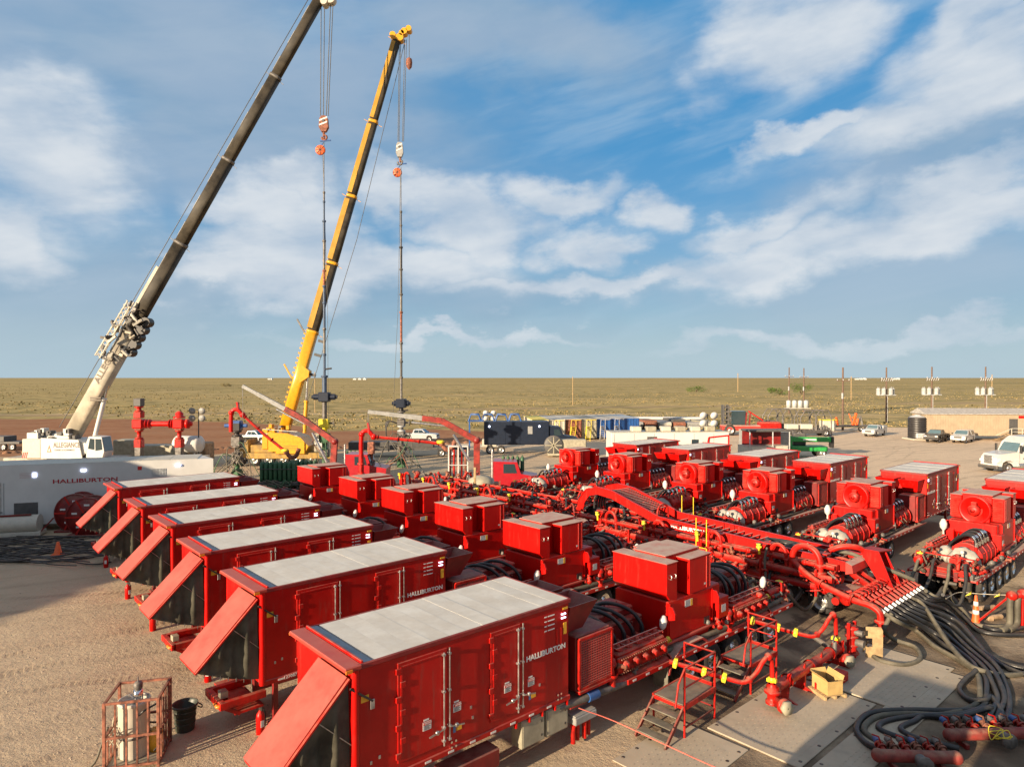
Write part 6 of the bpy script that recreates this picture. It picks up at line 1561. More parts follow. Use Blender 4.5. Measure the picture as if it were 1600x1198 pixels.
MB().bbox(-1.6, -1.7, 3.9, 1.2, -1.65, 4.9, .02).build('guard_rail', M['yellow'], yc) if False else None
for z in (3.9, 4.4): MB().bar((-3.2, -1.5, z), (3.0, -1.5, z-.3), .07).build('guard_rail', M['cream'], yc)
for k in range(12):
    x, z = random.uniform(-3.2, 1), random.uniform(3.4, 4.5); MB().bbox(x, -1.4, z, x+.6, -.6, z+.5, .05).build('machinery', M[random.choice(('yellow', 'yellow', 'black', 'iron'))], yc)
cr = MB().bbox(-8.5, -1.4, .9, 9, 1.4, 1.6, .06).bbox(-8.5, -1.4, 1.6, -5.8, 1.4, 3.2, .15).bbox(-5.6, -1.3, 1.6, -1.5, 1.3, 2.5, .08).build('carrier', M['carrier'], yc)
MB().bbox(-8.2, -1.43, 2.1, -6.6, -1.4, 2.9, .02).build('window', M['glass'], cr)
for k in range(6): wheel(yc, -7+k*2.6, -1.25, .75, -1, .5)
for o in set(bpy.data.objects)-before_:
    if o.parent == yc and o.name.split('.')[0] != 'wheel': o.location.x = o.location.x*.62+.4; o.scale = (o.scale.x*.62, o.scale.y, o.scale.z*.95)
    elif o.parent == yc: o.location.x *= .62
hd_ = MB().bbox(tp.x-.6, -.4, tp.z-.3, tp.x+.5, .4, tp.z+.3, .1).build('boom_head', M['yellow'], yc)
for x, z, r_ in ((-.5, .2, .35), (.3, -.1, .42), (.8, .6, .35), (1.3, .9, .32), (.5, .4, .3)): MB().cyl((tp.x+x, -.45, tp.z+z), (tp.x+x, .45, tp.z+z), r_, n=14).build('sheave', M['yellow'], hd_)
MB().bar((tp.x, 0, tp.z+.2), (tp.x+1.4, 0, tp.z+1.0), .4, .3).build('nose_arm', M['yellow'], hd_)
hk = P(625, 236, Yy)-base; hk.y = 0
for x0_, x1_ in ((.2, -.25), (.35, -.1), (.8, .4), (1.0, .55)): rope('hoist_rope', [(tp.x+x0_, 0, tp.z-.2), hk+V(x1_*.8, 0, 1.0)], .04, yc)
block(yc, hk, 'grey', 'decal', .62)
a_ = P(640, 58, Yy)-base; b_ = P(640, 92, Yy)-base
rope('jib_rope', [(a_.x, 0, a_.z), (b_.x, 0, b_.z)], .04, yc); MB().lathe((b_.x, 0, b_.z-1.4), [(.05, 0), (.3, .3), (.36, .8), (.3, 1.2), (.05, 1.4)], 12).build('headache_ball', M['rust'], yc)
rope('boom_rope', [rt+nr*1.6+d*4, rt.lerp(tp, .5)+nr*1.9, tp+nr*.9], .035, yc)
for f_ in (.2, .235, .15): MB().bar(rt.lerp(tp, f_)+nr*.9, rt.lerp(tp, f_)+nr*1.7, .3).build('bracket', M['dgrey'], yc)
for f_, s_ in ((.13, -1), (.245, -1)): MB().bar(rt.lerp(tp, f_)-nr*.9, rt.lerp(tp, f_)-nr*2.1+d*1.2, .16).build('bracket', M['yellow'] if f_ < .2 else M['iron'], yc)
p_ = P(626, 258, Yy); hanging_sheave('round red pulley hung below the yellow crane hook', (p_.x, Yy, p_.z), -.5, None)
lubricator('dark pipe string hanging from the yellow crane over its well', 627, Yy-2, 330, 735, 262, 630, 1.1, ('iron', 'dgrey', 'black', 'iron', 'dgrey', 'iron', 'rust'), 8)
# thin guy and tag lines
for (u0, v0, u1, v1, lab) in ((505, 240, 513, 700, 'thin slack line falling beside the white crane load'), (626, 275, 612, 690, 'thin slack line falling beside the yellow crane load')):
    tag(MB().tube([P(u0, v0, 72.5), P((u0+u1)/2+3, (v0+v1)/2, 72.5), P(u1, v1, 72.5)], .022, 5).build('tag_line', M['wrope']), lab, 'line')

# ------------------------------------------------------------------ wellheads and frac trees
def tree_stack(t_, x, y, z0, z1, cols, r=.35, seed=0, wheels=True):
    rg = random.Random(seed); z = z0; i = 0
    while z < z1:
        h_ = rg.uniform(.5, 1.0); c = cols[min(len(cols)-1, int((z-z0)/(z1-z0)*len(cols)))]
        if i % 2 == 0: MB().bbox(x-r, y-r, z, x+r, y+r, z+h_, .06).build('valve_block', M[c], t_)
        else: MB().lathe((x, y, z), [(r*.6, 0), (r*1.05, .02), (r*1.05, .14), (r*.55, .18), (r*.55, h_-.18), (r*1.05, h_-.14), (r*1.05, h_), (r*.5, h_)], 14).build('spool', M[c], t_)
        if wheels and i % 2 == 0 and rg.random() < .6:
            sg = rg.choice((-1, 1)); MB().cyl((x+sg*r, y, z+h_/2), (x+sg*(r+.5), y, z+h_/2), .1, n=8).lathe((x+sg*(r+.5), y, z+h_/2), [(.32, -.03), (.36, 0), (.32, .03)], 14, (1, 0, 0)).build('hand_wheel', M['iron'], t_)
        z += h_; i += 1
Yt = 70.0
q0, q1 = P(217, 712, Yt), P(280, 712, Yt)
t_ = thing('frac_tree', 'red H-shaped frac tree crossover standing behind the white trailer', 'wellhead', (q0.x, Yt, 0), 0)
zc = P(0, 662, Yt).z; zt = P(0, 628, Yt).z; dx_ = q1.x-q0.x
for x, zz in ((0, zt), (dx_, zc+1.0)):
    tree_stack(t_, x, 0, 0, 2.6, ('dgreen', 'iron', 'iron'), .34, 5)
    tree_stack(t_, x, 0, 2.6, zc-.5, ('redpipe', 'rust'), .38, 6, False)
    MB().bbox(x-.55, -.5, zc-.5, x+.55, .5, zc+.5, .12).build('cross_block', M['redclean'], t_)
tree_stack(t_, 0, 0, zc+.6, zt, ('redpipe', 'redpipe', 'dgrey'), .4, 7, False)
MB().lathe((dx_, 0, zc+.6), [(.6, 0), (.6, .15), (.4, .2), (.4, .5), (.2, .7), (.02, .75)], 14).lathe((dx_+.7, 0, zc), [(.3, 0), (.5, .05), (.5, .3), (.25, .35), (.25, .6), (.01, .62)], 14, (1, 0, 0)).build('cap', M['redclean'], t_)
cp = MB().cyl((.7, 0, zc), (dx_-.7, 0, zc), .28, n=16)
for x in (.75, 1.1, dx_-1.0, dx_-.75): flange(cp, (x, 0, zc), (1, 0, 0), .48, .1)
cp.build('cross_pipe', M['redclean'], t_)
def well(label, u, Y, vtop, cols, seed, r=.42, loc_hoses=14, hcol='dgreen'):
    p_ = P(u, 700, Y); t_ = thing('wellhead', label, 'wellhead', (p_.x, Y, 0), 0, 'wellheads along the centre line')
    zt_ = P(u, vtop, Y).z; tree_stack(t_, 0, 0, 0, zt_, cols, r, seed)
    rg = random.Random(seed+50)
    for k in range(loc_hoses):
        a = rg.uniform(-1.8, 1.8); z0 = rg.uniform(1.2, max(1.5, zt_*.7)); x1 = rg.uniform(-2.8, 2.8)
        MB().tube(smooth_pts([(a*.2, -.4, z0), (a*.7, -.8, z0+rg.uniform(-.2, .4)), ((a+x1)/2, -1.1, z0*.5), (x1, -1.2+rg.uniform(-.5, .5), .08)], 4), rg.uniform(.03, .055), 5).build('control_hose', M[rg.choice((hcol, 'hosedust', 'iron', 'hosedust', 'rust'))], t_)
    return t_, zt_
t1_, z1_ = well('dark green wellhead with a blue block and red elbow, right of the white trailer', 370, 66, 668, ('dgreen', 'iron', 'iron', 'iron', 'black'), 11, .45)
MB().bbox(-.5, -.4, z1_-.2, .5, .4, z1_+.7, .12).cyl((-1.2, 0, z1_+.2), (1.0, 0, z1_+.2), .18, n=10).build('blue_block', M['blue'], t1_)
t2_, z2_ = well('wellhead under the second grey loader boom with a red riser', 580, 60, 700, ('dgreen', 'iron', 'rust'), 13, .3)
t3_, z3_ = well('yellow-topped wellhead under the blue pipe string', 507, Yw, 655, ('dgreen', 'iron', 'dgreen', 'lyellow', 'lyellow'), 17, .5, 8)
t4_, z4_ = well('wellhead with hanging control hoses under the dark pipe string', 627, Yy-2, 655, ('dgreen', 'iron', 'iron', 'iron', 'transf', 'iron'), 19, .42)
for k in range(4):
    MB().tube(smooth_pts([(-.2, -.3, z4_-.5), (-1.2-k*.1, -.5, z4_-.2), (-1.6, -.5, z4_-1.4), (-1.3, -.5, z4_-2.6-k*.3)], 5), .06, 6).build('control_hose', M['black'], t4_)
# red treating arms held up by the loader cranes
def red_arm(label, pts, Y, riser):
    ps = [P(u, v, Y) for u, v in pts]; t_ = thing('treating_pipe', label, 'pipe', (ps[0].x, Y, 0), 0, 'long red treating arms')
    ps = [p-V(ps[0].x, Y, 0)*1 if False else V(p.x-P(pts[0][0], 0, Y).x, p.y-Y, p.z) for p in ps]
    m_ = MB().tube(ps, .135, 12)
    for f_ in (.05, .35, .66, .95): flange(m_, ps[0].lerp(ps[-1], f_), ps[-1]-ps[0], .21, .1)
    m_.build('long_pipe', M['redpipe'], t_)
    c = ps[0]; MB().tube(smooth_pts([c, c+V(-.5, 0, .5), c+V(-1.0, 0, .3), c+V(-1.1, 0, -.6), c+V(-1.1, 0, -1.6)], 4), .19, 12).ball(c, .28, 12, 8).ball(c+V(-1.05, 0, .2), .27, 12, 8).build('swivel_elbow', M['redclean'], t_)
    MB().bar(c+V(-.4, 0, .5), c+V(-.5, 0, 1.2), .35, .15).build('lifting_lug', M['redclean'], t_)
    r_ = MB().cyl((c.x-1.1, 0, .1), (c.x-1.1, 0, c.z-1.5), .22, n=14)
    z = .6
    while z < c.z-1.5: flange(r_, (c.x-1.1, 0, z), (0, 0, 1), .34, .1); z += .9
    r_.build('riser', M['redpipe'], t_) if riser else None
    e = ps[-1]; MB().ball(e, .28, 12, 8).tube(smooth_pts([e, e+V(.4, 0, -.5), e+V(.9, 0, -.4), e+V(1.2, 0, .3)], 4), .2, 10).build('swivel_elbow', M['rust'], t_)
    flange_ = MB().lathe(e-V(.1, 0, 0), [(.2, 0), (.34, .05), (.34, .25), (.2, .3)], 12, (0, 0, 1)).build('hammer_union', M['lyellow'], t_)
red_arm('steep red treating arm slanting down from the left loader crane', [(379, 648), (412, 678), (447, 706)], 63, False)
red_arm('nearly level red treating arm under the right loader crane', [(584, 682), (635, 687), (690, 693)], 58, True)
# knuckle-boom loader trucks
def loader(label, Y, tipuv, mid, knee, foot, truck_dir=1):
    pf = P(*foot, Y); t_ = thing('loader_truck', label, 'truck', (pf.x, Y, 0), 0, 'red loader trucks with folding booms')
    o = V(pf.x, Y, 0); a, b_, c, f_ = [P(*q_, Y)-o for q_ in (tipuv, mid, knee, foot)]
    for p in (a, b_, c, f_): p.y = 0
    dn = Vector((0, 0, 1))
    d = (b_-a).normalized(); nn = Vector((-d.z, 0, d.x))
    for k in range(4):
        p0, p1 = a.lerp(b_, k/4), a.lerp(b_, (k+1)/4); s_ = .22+k*.035
        MB().bar(p0, p1, s_, s_*1.3).build('boom_section', M['grey'], t_)
    MB().bar(a+nn*.02+V(0, 0, -.1), a-V(0, 0, .9), .06).bar(a-V(0, 0, .9)+V(0, 0, 0), a-V(0, 0, 3.0), .03).build('hoist_chain', M['iron'], t_)
    MB().bar(b_, c, .38, .48).build('main_arm', M['armred'], t_); MB().bar(b_-d*1.6, b_, .36, .44).build('arm_sleeve', M['armred'], t_)
    MB().ball(c, .34, 12, 8).build('knuckle', M['redd'], t_)
    MB().bar(c, f_, .42, .5).build('mast', M['armred'], t_) if (c-f_).length > 1 else None
    MB().cyl(c.lerp(f_, .8)+V(-.6, 0, 0), b_.lerp(c, .4)+V(-.2, 0, -.5), .12, n=8).cyl(b_+d*.4+V(0, 0, -.4), b_-d*2.5+V(0, 0, -.45), .1, n=8).build('ram', M['steel'], t_)
    MB().bar((f_.x, 0, f_.z), (f_.x, 0, .9), .5).build('pedestal', M['armred'], t_)
    # truck body behind
    MB().bbox(-5.5, -1.2, .75, 3.5, 1.2, 1.15, .04).build('flatbed', M['redd'], t_)
    for k, x in enumerate((-4.5, -3.3, 2.9)): wheel(t_, x, -1.15, .52, -1, .34)
    for x in (-4.5, -3.3, 2.9): wheel(t_, x, 1.15, .52, 1, .34)
    cb = MB().prism([(1.4, 1.0), (4.9, 1.0), (5.0, 1.9), (3.6, 2.15), (3.3, 3.1), (1.4, 3.15)], -1.15, 1.15).build('cab', M['carred'], t_)
    MB().prism([(2.2, 2.2), (3.3, 2.2), (3.1, 2.95), (2.2, 2.95)], -1.165, -1.152).prism([(2.2, 2.2), (3.3, 2.2), (3.1, 2.95), (2.2, 2.95)], 1.152, 1.165).build('side_window', M['glass'], cb)
    MB().add([(3.62, -1.0, 2.2), (3.62, 1.0, 2.2), (3.36, 1.0, 3.02), (3.36, -1.0, 3.02)], [(0, 1, 2, 3)]).build('windscreen', M['wglass'], cb)
    MB().cyl((1.3, -.9, 1.2), (1.3, -.9, 4.0), .09, n=10).build('exhaust_stack', M['steel'], t_)
    rg = random.Random(int(Y))
    for k in range(40):
        p = V(rg.uniform(-5.4, 1.0), rg.uniform(-1.1, .9), 1.2); d_ = Vector((rg.uniform(-1, 1), rg.uniform(-1, 1), rg.uniform(0, 1.2))).normalized()*rg.uniform(.4, 1.3)
        m_ = MB(); r_ = rg.uniform(.05, .13); m_.cyl(p, p+d_, r_, n=8); flange(m_, p+d_*.5, d_, r_*1.7, .08); flange(m_, p+d_*.95, d_, r_*1.7, .08)
        m_.build('pipe_fitting', M[rg.choice(('redpipe', 'redpipe', 'rust', 'iron', 'lyellow' if k % 4 == 0 else 'redpipe'))], t_)
    return t_
loader('red loader truck at left, its boom folding over the steep red arm', 60, (379, 603), (470, 652), (523, 690), (520, 730))
loader('red loader truck at right, its grey boom reaching level to the left', 55, (575, 643), (690, 657), (745, 688), (745, 730))
t_ = thing('pipe_rack', 'white pipe rack standing on the right loader truck deck', 'rack', (P(716, 0, 56).x, 56.2, 1.15))
for x in (-.8, 0, .8): MB().bbox(x-.05, -.3, 0, x+.05, -.2, 3.0, .01).build('post', M['white'], t_)
MB().bbox(-.85, -.3, 2.95, .85, .3, 3.05, .02).bbox(-.85, -.3, 1.4, .85, .3, 1.46, .02).build('shelf', M['white'], t_)
for k in range(5): MB().cyl((-.7+k*.32, 0, .1), (-.7+k*.32, 0, 2.7), .09, n=9).build('pipe', M['redpipe' if k % 2 else 'rust'], t_)
# accumulator racks of green bottles
def bottles(label, u, Y, n, h_=1.7, mt='dgreen'):
    p_ = P(u, 700, Y); t_ = thing('accumulator_rack', label, 'bottle rack', (p_.x, Y, 0), 0, 'racks of green pressure bottles')
    b0 = MB().lathe((0, 0, .9), [(.0, 0), (.12, .01), (.16, .08), (.16, h_-.2), (.1, h_-.05), (.04, h_), (.04, h_+.1), (0, h_+.1)], 12).build('bottle', M[mt], t_); b0.location = (-n*.2, 0, 0)
    rep(b0, 'bottle', [(-n*.2+k*.4, 0, 0) for k in range(1, n)]+[(-n*.2+k*.4, .4, 0) for k in range(n)], t_)
    MB().bbox(-n*.2-.3, -.3, .6, n*.2, .7, .88, .02).bar((-n*.2-.3, -.22, 2.0), (n*.2, -.22, 2.0), .06).build('rack', M['dgrey'], t_)
    for x in (-n*.2-.2, n*.2-.1): MB().bar((x, 0, 0), (x, 0, .7), .1).build('leg', M['dgrey'], t_)
    rg = random.Random(n+int(Y))
    for k in range(7): MB().tube(smooth_pts([(rg.uniform(-n*.2, n*.2), -.3, 1.0), (rg.uniform(-1, 1), -.6, .6), (rg.uniform(-1.5, 1.5), -.7, rg.uniform(.3, 1.2)), (rg.uniform(-2, 2), -.9, .05)], 5), .05, 6).build('hose', M['dgreen' if k % 2 else 'hosedust'], t_)
bottles('rack of green pressure bottles left of the loader boom foot', 437, 58, 8)
bottles('rack of green pressure bottles right of the left loader boom foot', 477, 59, 6)
bottles('rack of green pressure bottles just behind the left red truck cab', 560, 66, 6)
bottles('rack of tall green bottles right of the right loader truck', 805, 56, 5, 2.4)
# crowded low ironwork between the wells and the left row
rg = random.Random(77)
def clutter(label, u0, u1, Y, n, cols, seed, zmax=1.4, name='iron_pile', cat='ironwork', d_=4):
    p0, p1 = P(u0, 0, Y), P(u1, 0, Y); t_ = thing(name, label, cat, ((p0.x+p1.x)/2, Y, 0), 0, 'low ironwork between the rows')
    w_ = (p1.x-p0.x)/2; rg = random.Random(seed)
    MB().bbox(-w_, -.1, .12, w_, .1, .3, .02).bbox(-w_, d_*.4, .12, w_, d_*.4+.2, .3, .02).build('skid_rail', M[cols[0]], t_)
    for k in range(n):
        p = V(rg.uniform(-w_, w_), rg.uniform(-d_/2, d_/2), rg.uniform(.1, zmax*.6)); r_ = rg.uniform(.05, .15)
        q_ = p+Vector((rg.uniform(-1, 1), rg.uniform(-.6, .6), rg.uniform(-.1, .8))).normalized()*rg.uniform(.4, 1.5)
        m_ = MB(); ty = rg.random()
        if ty < .6: m_.cyl(p, q_, r_, n=9); flange(m_, p.lerp(q_, .4), q_-p, r_*1.7, .08); flange(m_, p.lerp(q_, .9), q_-p, r_*1.7, .08)
        elif ty < .8: m_.bbox(p.x, p.y, .05, p.x+rg.uniform(.2, .6), p.y+.4, rg.uniform(.3, zmax), .03)
        else: m_.bar(p*1, V(p.x, p.y, zmax), .08)
        m_.build('iron_piece', M[rg.choice(cols)], t_)
clutter('long red ground skid with upright stubs before the wells, left part', 340, 440, 52, 40, ('redd', 'redpipe', 'iron', 'rust'), 1, .9)
clutter('red piping skid in front of the two middle wells', 560, 700, 50, 60, ('redd', 'redpipe', 'rust', 'iron', 'redpipe'), 2, 1.3)
clutter('crowded red iron in front of the second grey boom', 690, 790, 44, 60, ('redpipe', 'redpipe', 'rust', 'lyellow', 'redpipe', 'iron'), 3, 1.5)
clutter('dusty red iron between the tall bottles and far right pumps', 820, 900, 46, 36, ('redpipe', 'rust', 'iron', 'tan'), 4, 1.2)
clutter('tangle of rusty iron and hoses at the far end of the manifold', 760, 880, 40, 60, ('redpipe', 'iron', 'redd', 'rust', 'lyellow'), 5, 1.3)
p_ = P(752, 735, 49); t_ = thing('valve_cabinet', 'red cabinet frame topped with a folded tarpaulin beside the tall green bottles', 'cabinet', (p_.x, 49, 0), .1)
for k in range(3): MB().bbox(-1.3+k*.85, -.6, .5, -.5+k*.85, .6, 2.1, .04).build('cabinet_box', M['redtop'], t_)
MB().bbox(-1.4, -.65, 2.1, 1.3, .65, 2.2, .03).build('lid', M['rust'], t_); MB().lathe((0, 0, 2.2), [(1.0, 0), (.9, .3), (.5, .5), (0, .55)], 12).build('tarpaulin', M['tan'], t_)
for x in (-1.4, 1.3): MB().bar((x, -.6, 0), (x, -.6, 2.4), .1).build('leg', M['rust'], t_)
p_ = P(742, 742, 47); tag(MB().bbox(p_.x-.08, 46.9, 0, p_.x+.08, 47.1, 3.6, .02).build('timber_post', M['wood']), 'pale square timber post standing near the right loader truck', 'post')

# ------------------------------------------------------------------ vehicles
def pickup(label, x, y, rz, paint, kind='pickup', tank=False, group='pickups and cars parked on the pad'):
    t_ = thing('parked_car' if kind == 'suv' else 'pickup_truck', label, 'car' if kind == 'suv' else 'pickup', (x, y, 0), rz, group)
    m = M[paint]
    if kind == 'suv':
        side = [(-2.6, .5), (-2.62, 1.1), (-2.45, 1.75), (-2.3, 1.9), (.3, 1.9), (1.2, 1.25), (2.5, 1.12), (2.65, .9), (2.65, .5)]
        glass = [(-2.2, 1.28), (-2.1, 1.78), (.2, 1.78), (.95, 1.25)]
    else:
        side = [(-2.9, .5), (-2.9, 1.22), (-1.0, 1.22), (-.95, 1.3), (-.75, 1.88), (.55, 1.9), (1.3, 1.3), (2.75, 1.18), (2.9, .95), (2.9, .5)]
        glass = [(-.75, 1.32), (-.62, 1.78), (.5, 1.78), (1.05, 1.3)]
    w_ = .98
    # arches cut as polygon detours
    def arch(cx): return [(cx-.46, .5), (cx-.42, .8), (cx-.2, .98), (cx+.2, .98), (cx+.42, .8), (cx+.46, .5)]
    xr, xf = (-1.75, 1.75)
    poly = side+[(p[0], p[1]) for p in reversed(arch(xf))]+[(p[0], p[1]) for p in reversed(arch(xr))]
    n = len(poly)
    low = lambda z: w_ if z < 1.25 else w_-.22*(z-1.25)/.65
    mb = MB(); vs = [(p[0], -low(p[1]), p[1]) for p in poly]+[(p[0], low(p[1]), p[1]) for p in poly]
    mb.add(vs, [tuple(range(n)), tuple(range(2*n-1, n-1, -1))]+[(i, i+n, (i+1) % n+n, (i+1) % n) for i in range(n)])
    import mathutils
    body = MB()
    tri = mathutils.geometry.tessellate_polygon([[Vector((p[0], p[1], 0)) for p in poly]])
    body.add(vs, [tuple(f) for f in tri]+[tuple(i+n for i in reversed(f)) for f in tri]+[(i, i+n, (i+1) % n+n, (i+1) % n) for i in range(n)])
    b_ = body.build('body', m, t_)
    for s_ in (-1, 1):
        g = MB(); k = low(1.5)+.012
        gp = [(p[0], s_*(low(p[1])+.012), p[1]) for p in glass]; g.add(gp+[(p[0], p[1]-s_*.03, p[2]) for p in gp], [(0,1,2,3),(7,6,5,4),(0,4,5,1),(1,5,6,2),(2,6,7,3),(3,7,4,0)]); g.build('side_window', M['glass'], b_)
        MB().bar((glass[0][0]*.4+glass[3][0]*.35, s_*(low(1.3)+.03), 1.3), (glass[0][0]*.4+glass[3][0]*.30, s_*(low(1.78)+.03), 1.8), .07, .03).build('pillar', m, b_)
        MB().bbox(1.0, s_*1.0, 1.3, 1.12, s_*1.22, 1.5, .03).build('mirror', M['black'], b_)
        for xx in (-.35, .75): MB().bbox(xx, s_*.985, 1.05, xx+.16, s_*1.0, 1.09, .004).build('door_handle', M['steel'], b_)
        MB().bbox(-2.7, s_*.93, .45, 2.7, s_*.96, .52, .01).build('sill', M['black'], b_)
        for xx in (xr, xf): wheel(t_, xx, s_*.9, .41, s_, .26)
        MB().bbox(side[-2][0]-.06, s_*.55, .92, side[-2][0]+.02, s_*.93, 1.1, .02).build('headlight', M['decal'], b_)
    xa, za, xb, zb = (.62, 1.86, 1.25, 1.33) if kind != 'suv' else (.38, 1.86, 1.14, 1.30)
    MB().add([(xb+.02, -.88, zb+.02), (xb+.02, .88, zb+.02), (xa+.04, .74, za), (xa+.04, -.74, za), (xb-.06, -.88, zb-.02), (xb-.06, .88, zb-.02), (xa-.06, .74, za-.04), (xa-.06, -.74, za-.04)], [(0,1,2,3),(7,6,5,4),(0,4,5,1),(1,5,6,2),(2,6,7,3),(3,7,4,0)]).build('windscreen', M['wglass'], b_)
    f_ = side[-2][0]
    MB().bbox(f_-.02, -.5, .8, f_+.04, .5, 1.08, .02).build('grille', M['dgrey'], b_); MB().bbox(f_-.1, -.98, .48, f_+.12, .98, .72, .05).build('bumper', M['steel'] if paint != 'carblack' else M['black'], b_)
    MB().bbox(-f_-.08, -.95, .5, -f_+.05, .95, .68, .03).build('rear_bumper', M['dgrey'], b_)
    if kind == 'pickup': MB().bbox(-2.8, -.82, 1.225, -1.05, .82, 1.235, .002).build('bed_cover', M['dgrey'], b_)
    if tank: MB().bbox(-2.9, -1.0, 1.23, -1.05, 1.0, 1.7, .05).build('service_body', M['carwhite'], b_)
    return t_
def pk(lab, u, v, rz, paint, **k): p_ = G(u, v); return pickup(lab, p_.x, p_.y, R(rz), paint, **k)
pk('white service pickup in front of the tall pole on the open pad', 1367, 681, 222, 'carwhite', tank=True)
pk('black pickup beside the black water tank', 1464, 690, 222, 'carblack')
pk('white car parked next to the black pickup before the beige cabin', 1505, 691, 222, 'carwhite', kind='suv')
pk('silver pickup just behind the red arm at left, by the yellow crane', 398, 692, -14, 'silver')
pk('silver grey pickup parked behind the dark pipe string', 656, 689, -8, 'silver')
p_ = AB(56.5, 16.2); pickup('pale blue-roofed car half hidden behind the second right house', p_.x, p_.y, R(20), 'silver', 'suv')
p_ = G(1600, 688); pickup('dark car at the right edge behind the white semi tractor', p_.x+.6, p_.y-6, R(222), 'carblack', 'suv')
# semi tractor
p_ = G(1576, 739); t_ = thing('semi_truck', 'white long-nosed semi tractor at the right edge of the pad', 'semi truck', (p_.x+1.6, p_.y+1.2, 0), R(192))
prof = [(-3.2, .7), (-3.2, 3.3), (-2.9, 3.75), (-.6, 3.7), (.3, 3.15), (.85, 2.2), (2.9, 1.95), (3.3, 1.6), (3.35, .75), (2.75, .7), (2.65, 1.1), (2.3, 1.3), (1.8, 1.3), (1.45, 1.1), (1.35, .7)]
n = len(prof); import mathutils
wd_ = lambda x, z: 1.22 if x < .9 else 1.22-.12*(x-.9)
vs = [(p[0], -wd_(*p), p[1]) for p in prof]+[(p[0], wd_(*p), p[1]) for p in prof]
tri = mathutils.geometry.tessellate_polygon([[Vector((p[0], p[1], 0)) for p in prof]])
b_ = MB().add(vs, [tuple(f) for f in tri]+[tuple(i+n for i in reversed(f)) for f in tri]+[(i, i+n, (i+1) % n+n, (i+1) % n) for i in range(n)]).build('cab', M['carwhite'], t_)
for s_ in (-1, 1):
    MB().prism([(-.5, 2.2), (.7, 2.2), (.25, 2.95), (-.5, 3.0)], s_*1.225, s_*1.24).build('side_window', M['glass'], b_)
    MB().bbox(.75, s_*1.3, 2.1, .95, s_*1.5, 2.9, .04).build('mirror', M['black'], b_); MB().bar((.7, s_*1.2, 2.5), (.85, s_*1.4, 2.5), .04).build('mirror_arm', M['black'], b_)
    MB().prism([(2.9, 1.5), (3.32, 1.35), (3.34, 1.15), (2.9, 1.2)], s_*.75, s_*1.08).build('headlight', M['decal'], b_)
    MB().bbox(-.65, s_*1.222, .85, -.62, s_*1.23, 3.1, .003).bbox(.8, s_*1.222, .85, .83, s_*1.23, 2.2, .003).build('door_seam', M['grey'], b_)
    MB().bbox(-.3, s_*1.225, 1.45, .35, s_*1.235, 1.55, .002).bbox(-.2, s_*1.225, 1.65, .25, s_*1.235, 1.72, .002).build('door_print', M['letterk'], b_)
    wheel(t_, 2.05, s_*1.15, .55, s_, .32); wheel(t_, -4.2, s_*1.15, .55, s_, .5); wheel(t_, -5.6, s_*1.15, .55, s_, .5)
    MB().cyl((-1.6, s_*1.0, .75), (.9, s_*1.0, .75), .33, n=16).build('fuel_tank', M['steel'], t_)
MB().add([(.92, -1.02, 2.25), (.92, 1.02, 2.25), (.38, .92, 3.1), (.38, -.92, 3.1), (.84, -1.02, 2.2), (.84, 1.02, 2.2), (.28, .92, 3.05), (.28, -.92, 3.05)], [(0,1,2,3),(7,6,5,4),(0,4,5,1),(1,5,6,2),(2,6,7,3),(3,7,4,0)]).build('windscreen', M['wglass'], b_)
MB().bbox(3.3, -.5, .95, 3.42, .5, 1.8, .04).build('grille', M['steel'], b_); MB().bbox(3.2, -1.15, .45, 3.55, 1.15, .8, .08).build('bumper', M['dgrey'], b_)
MB().bbox(-6.5, -.5, .7, -1, .5, 1.0, .03).build('frame', M['dgrey'], t_)
for s_ in (-1, 1): MB().cyl((-3.4, s_*1.0, 1), (-3.4, s_*1.0, 4.0), .08, n=10).build('exhaust_stack', M['chrome'], t_)

# ------------------------------------------------------------------ buildings, tanks, poles (right background)
p_ = G(1466, 690); t_ = thing('cabin', 'long beige cabin on wheels with grey pitched roof behind the parked cars', 'building', (p_.x, p_.y+3, 0), R(-4))
bd = MB().bbox(0, 0, .7, 24, 4.2, 4.1, .03).build('wall', M['beige'], t_)
m_ = MB()
for k in range(60): m_.bbox(.15+k*.4, -.03, .75, .19+k*.4, -.001, 4.0, .004)
m_.build('siding_rib', M['beige'], bd, kind='stuff')
rf = MB().add([(-.3, -.3, 4.1), (24.3, -.3, 4.1), (24.3, 4.5, 4.1), (-.3, 4.5, 4.1), (-.3, 2.1, 5.0), (24.3, 2.1, 5.0), (-.3, -.3, 4.2), (24.3, -.3, 4.2)], [(6, 7, 5, 4), (0, 1, 7, 6), (2, 3, 4, 5), (0, 6, 4, 3), (1, 2, 5, 7), (0, 3, 2, 1)]).build('roof', M['shingle'], t_)
MB().bbox(12.6, -.05, 1.0, 13.9, -.01, 3.4, .01).build('door', M['dgrey'], bd); MB().bbox(17, -.05, 2.0, 18.4, -.01, 3.2, .01).build('window', M['glass'], bd)
MB().bbox(14.0, -.12, 3.5, 14.8, -.02, 3.9, .02).build('vent', M['redclean'], bd)
for k in range(3): wheel(t_, 3.5+k*1.2, .2, .42, -1, .3)
MB().bbox(12.0, -1.6, .9, 15.5, -.1, 1.0, .02).build('porch_deck', M['wood'], t_)
for x in (12.0, 13.6, 15.4): MB().bar((x, -1.55, 0), (x, -1.55, 2.0), .07).build('porch_post', M['cream'], t_)
MB().bar((12.0, -1.55, 2.0), (15.4, -1.55, 2.0), .06).bar((12.0, -1.55, 1.5), (15.4, -1.55, 1.5), .05).bar((9.6, -1.55, .9), (12.0, -1.55, 2.0), .06).build('porch_rail', M['cream'], t_)
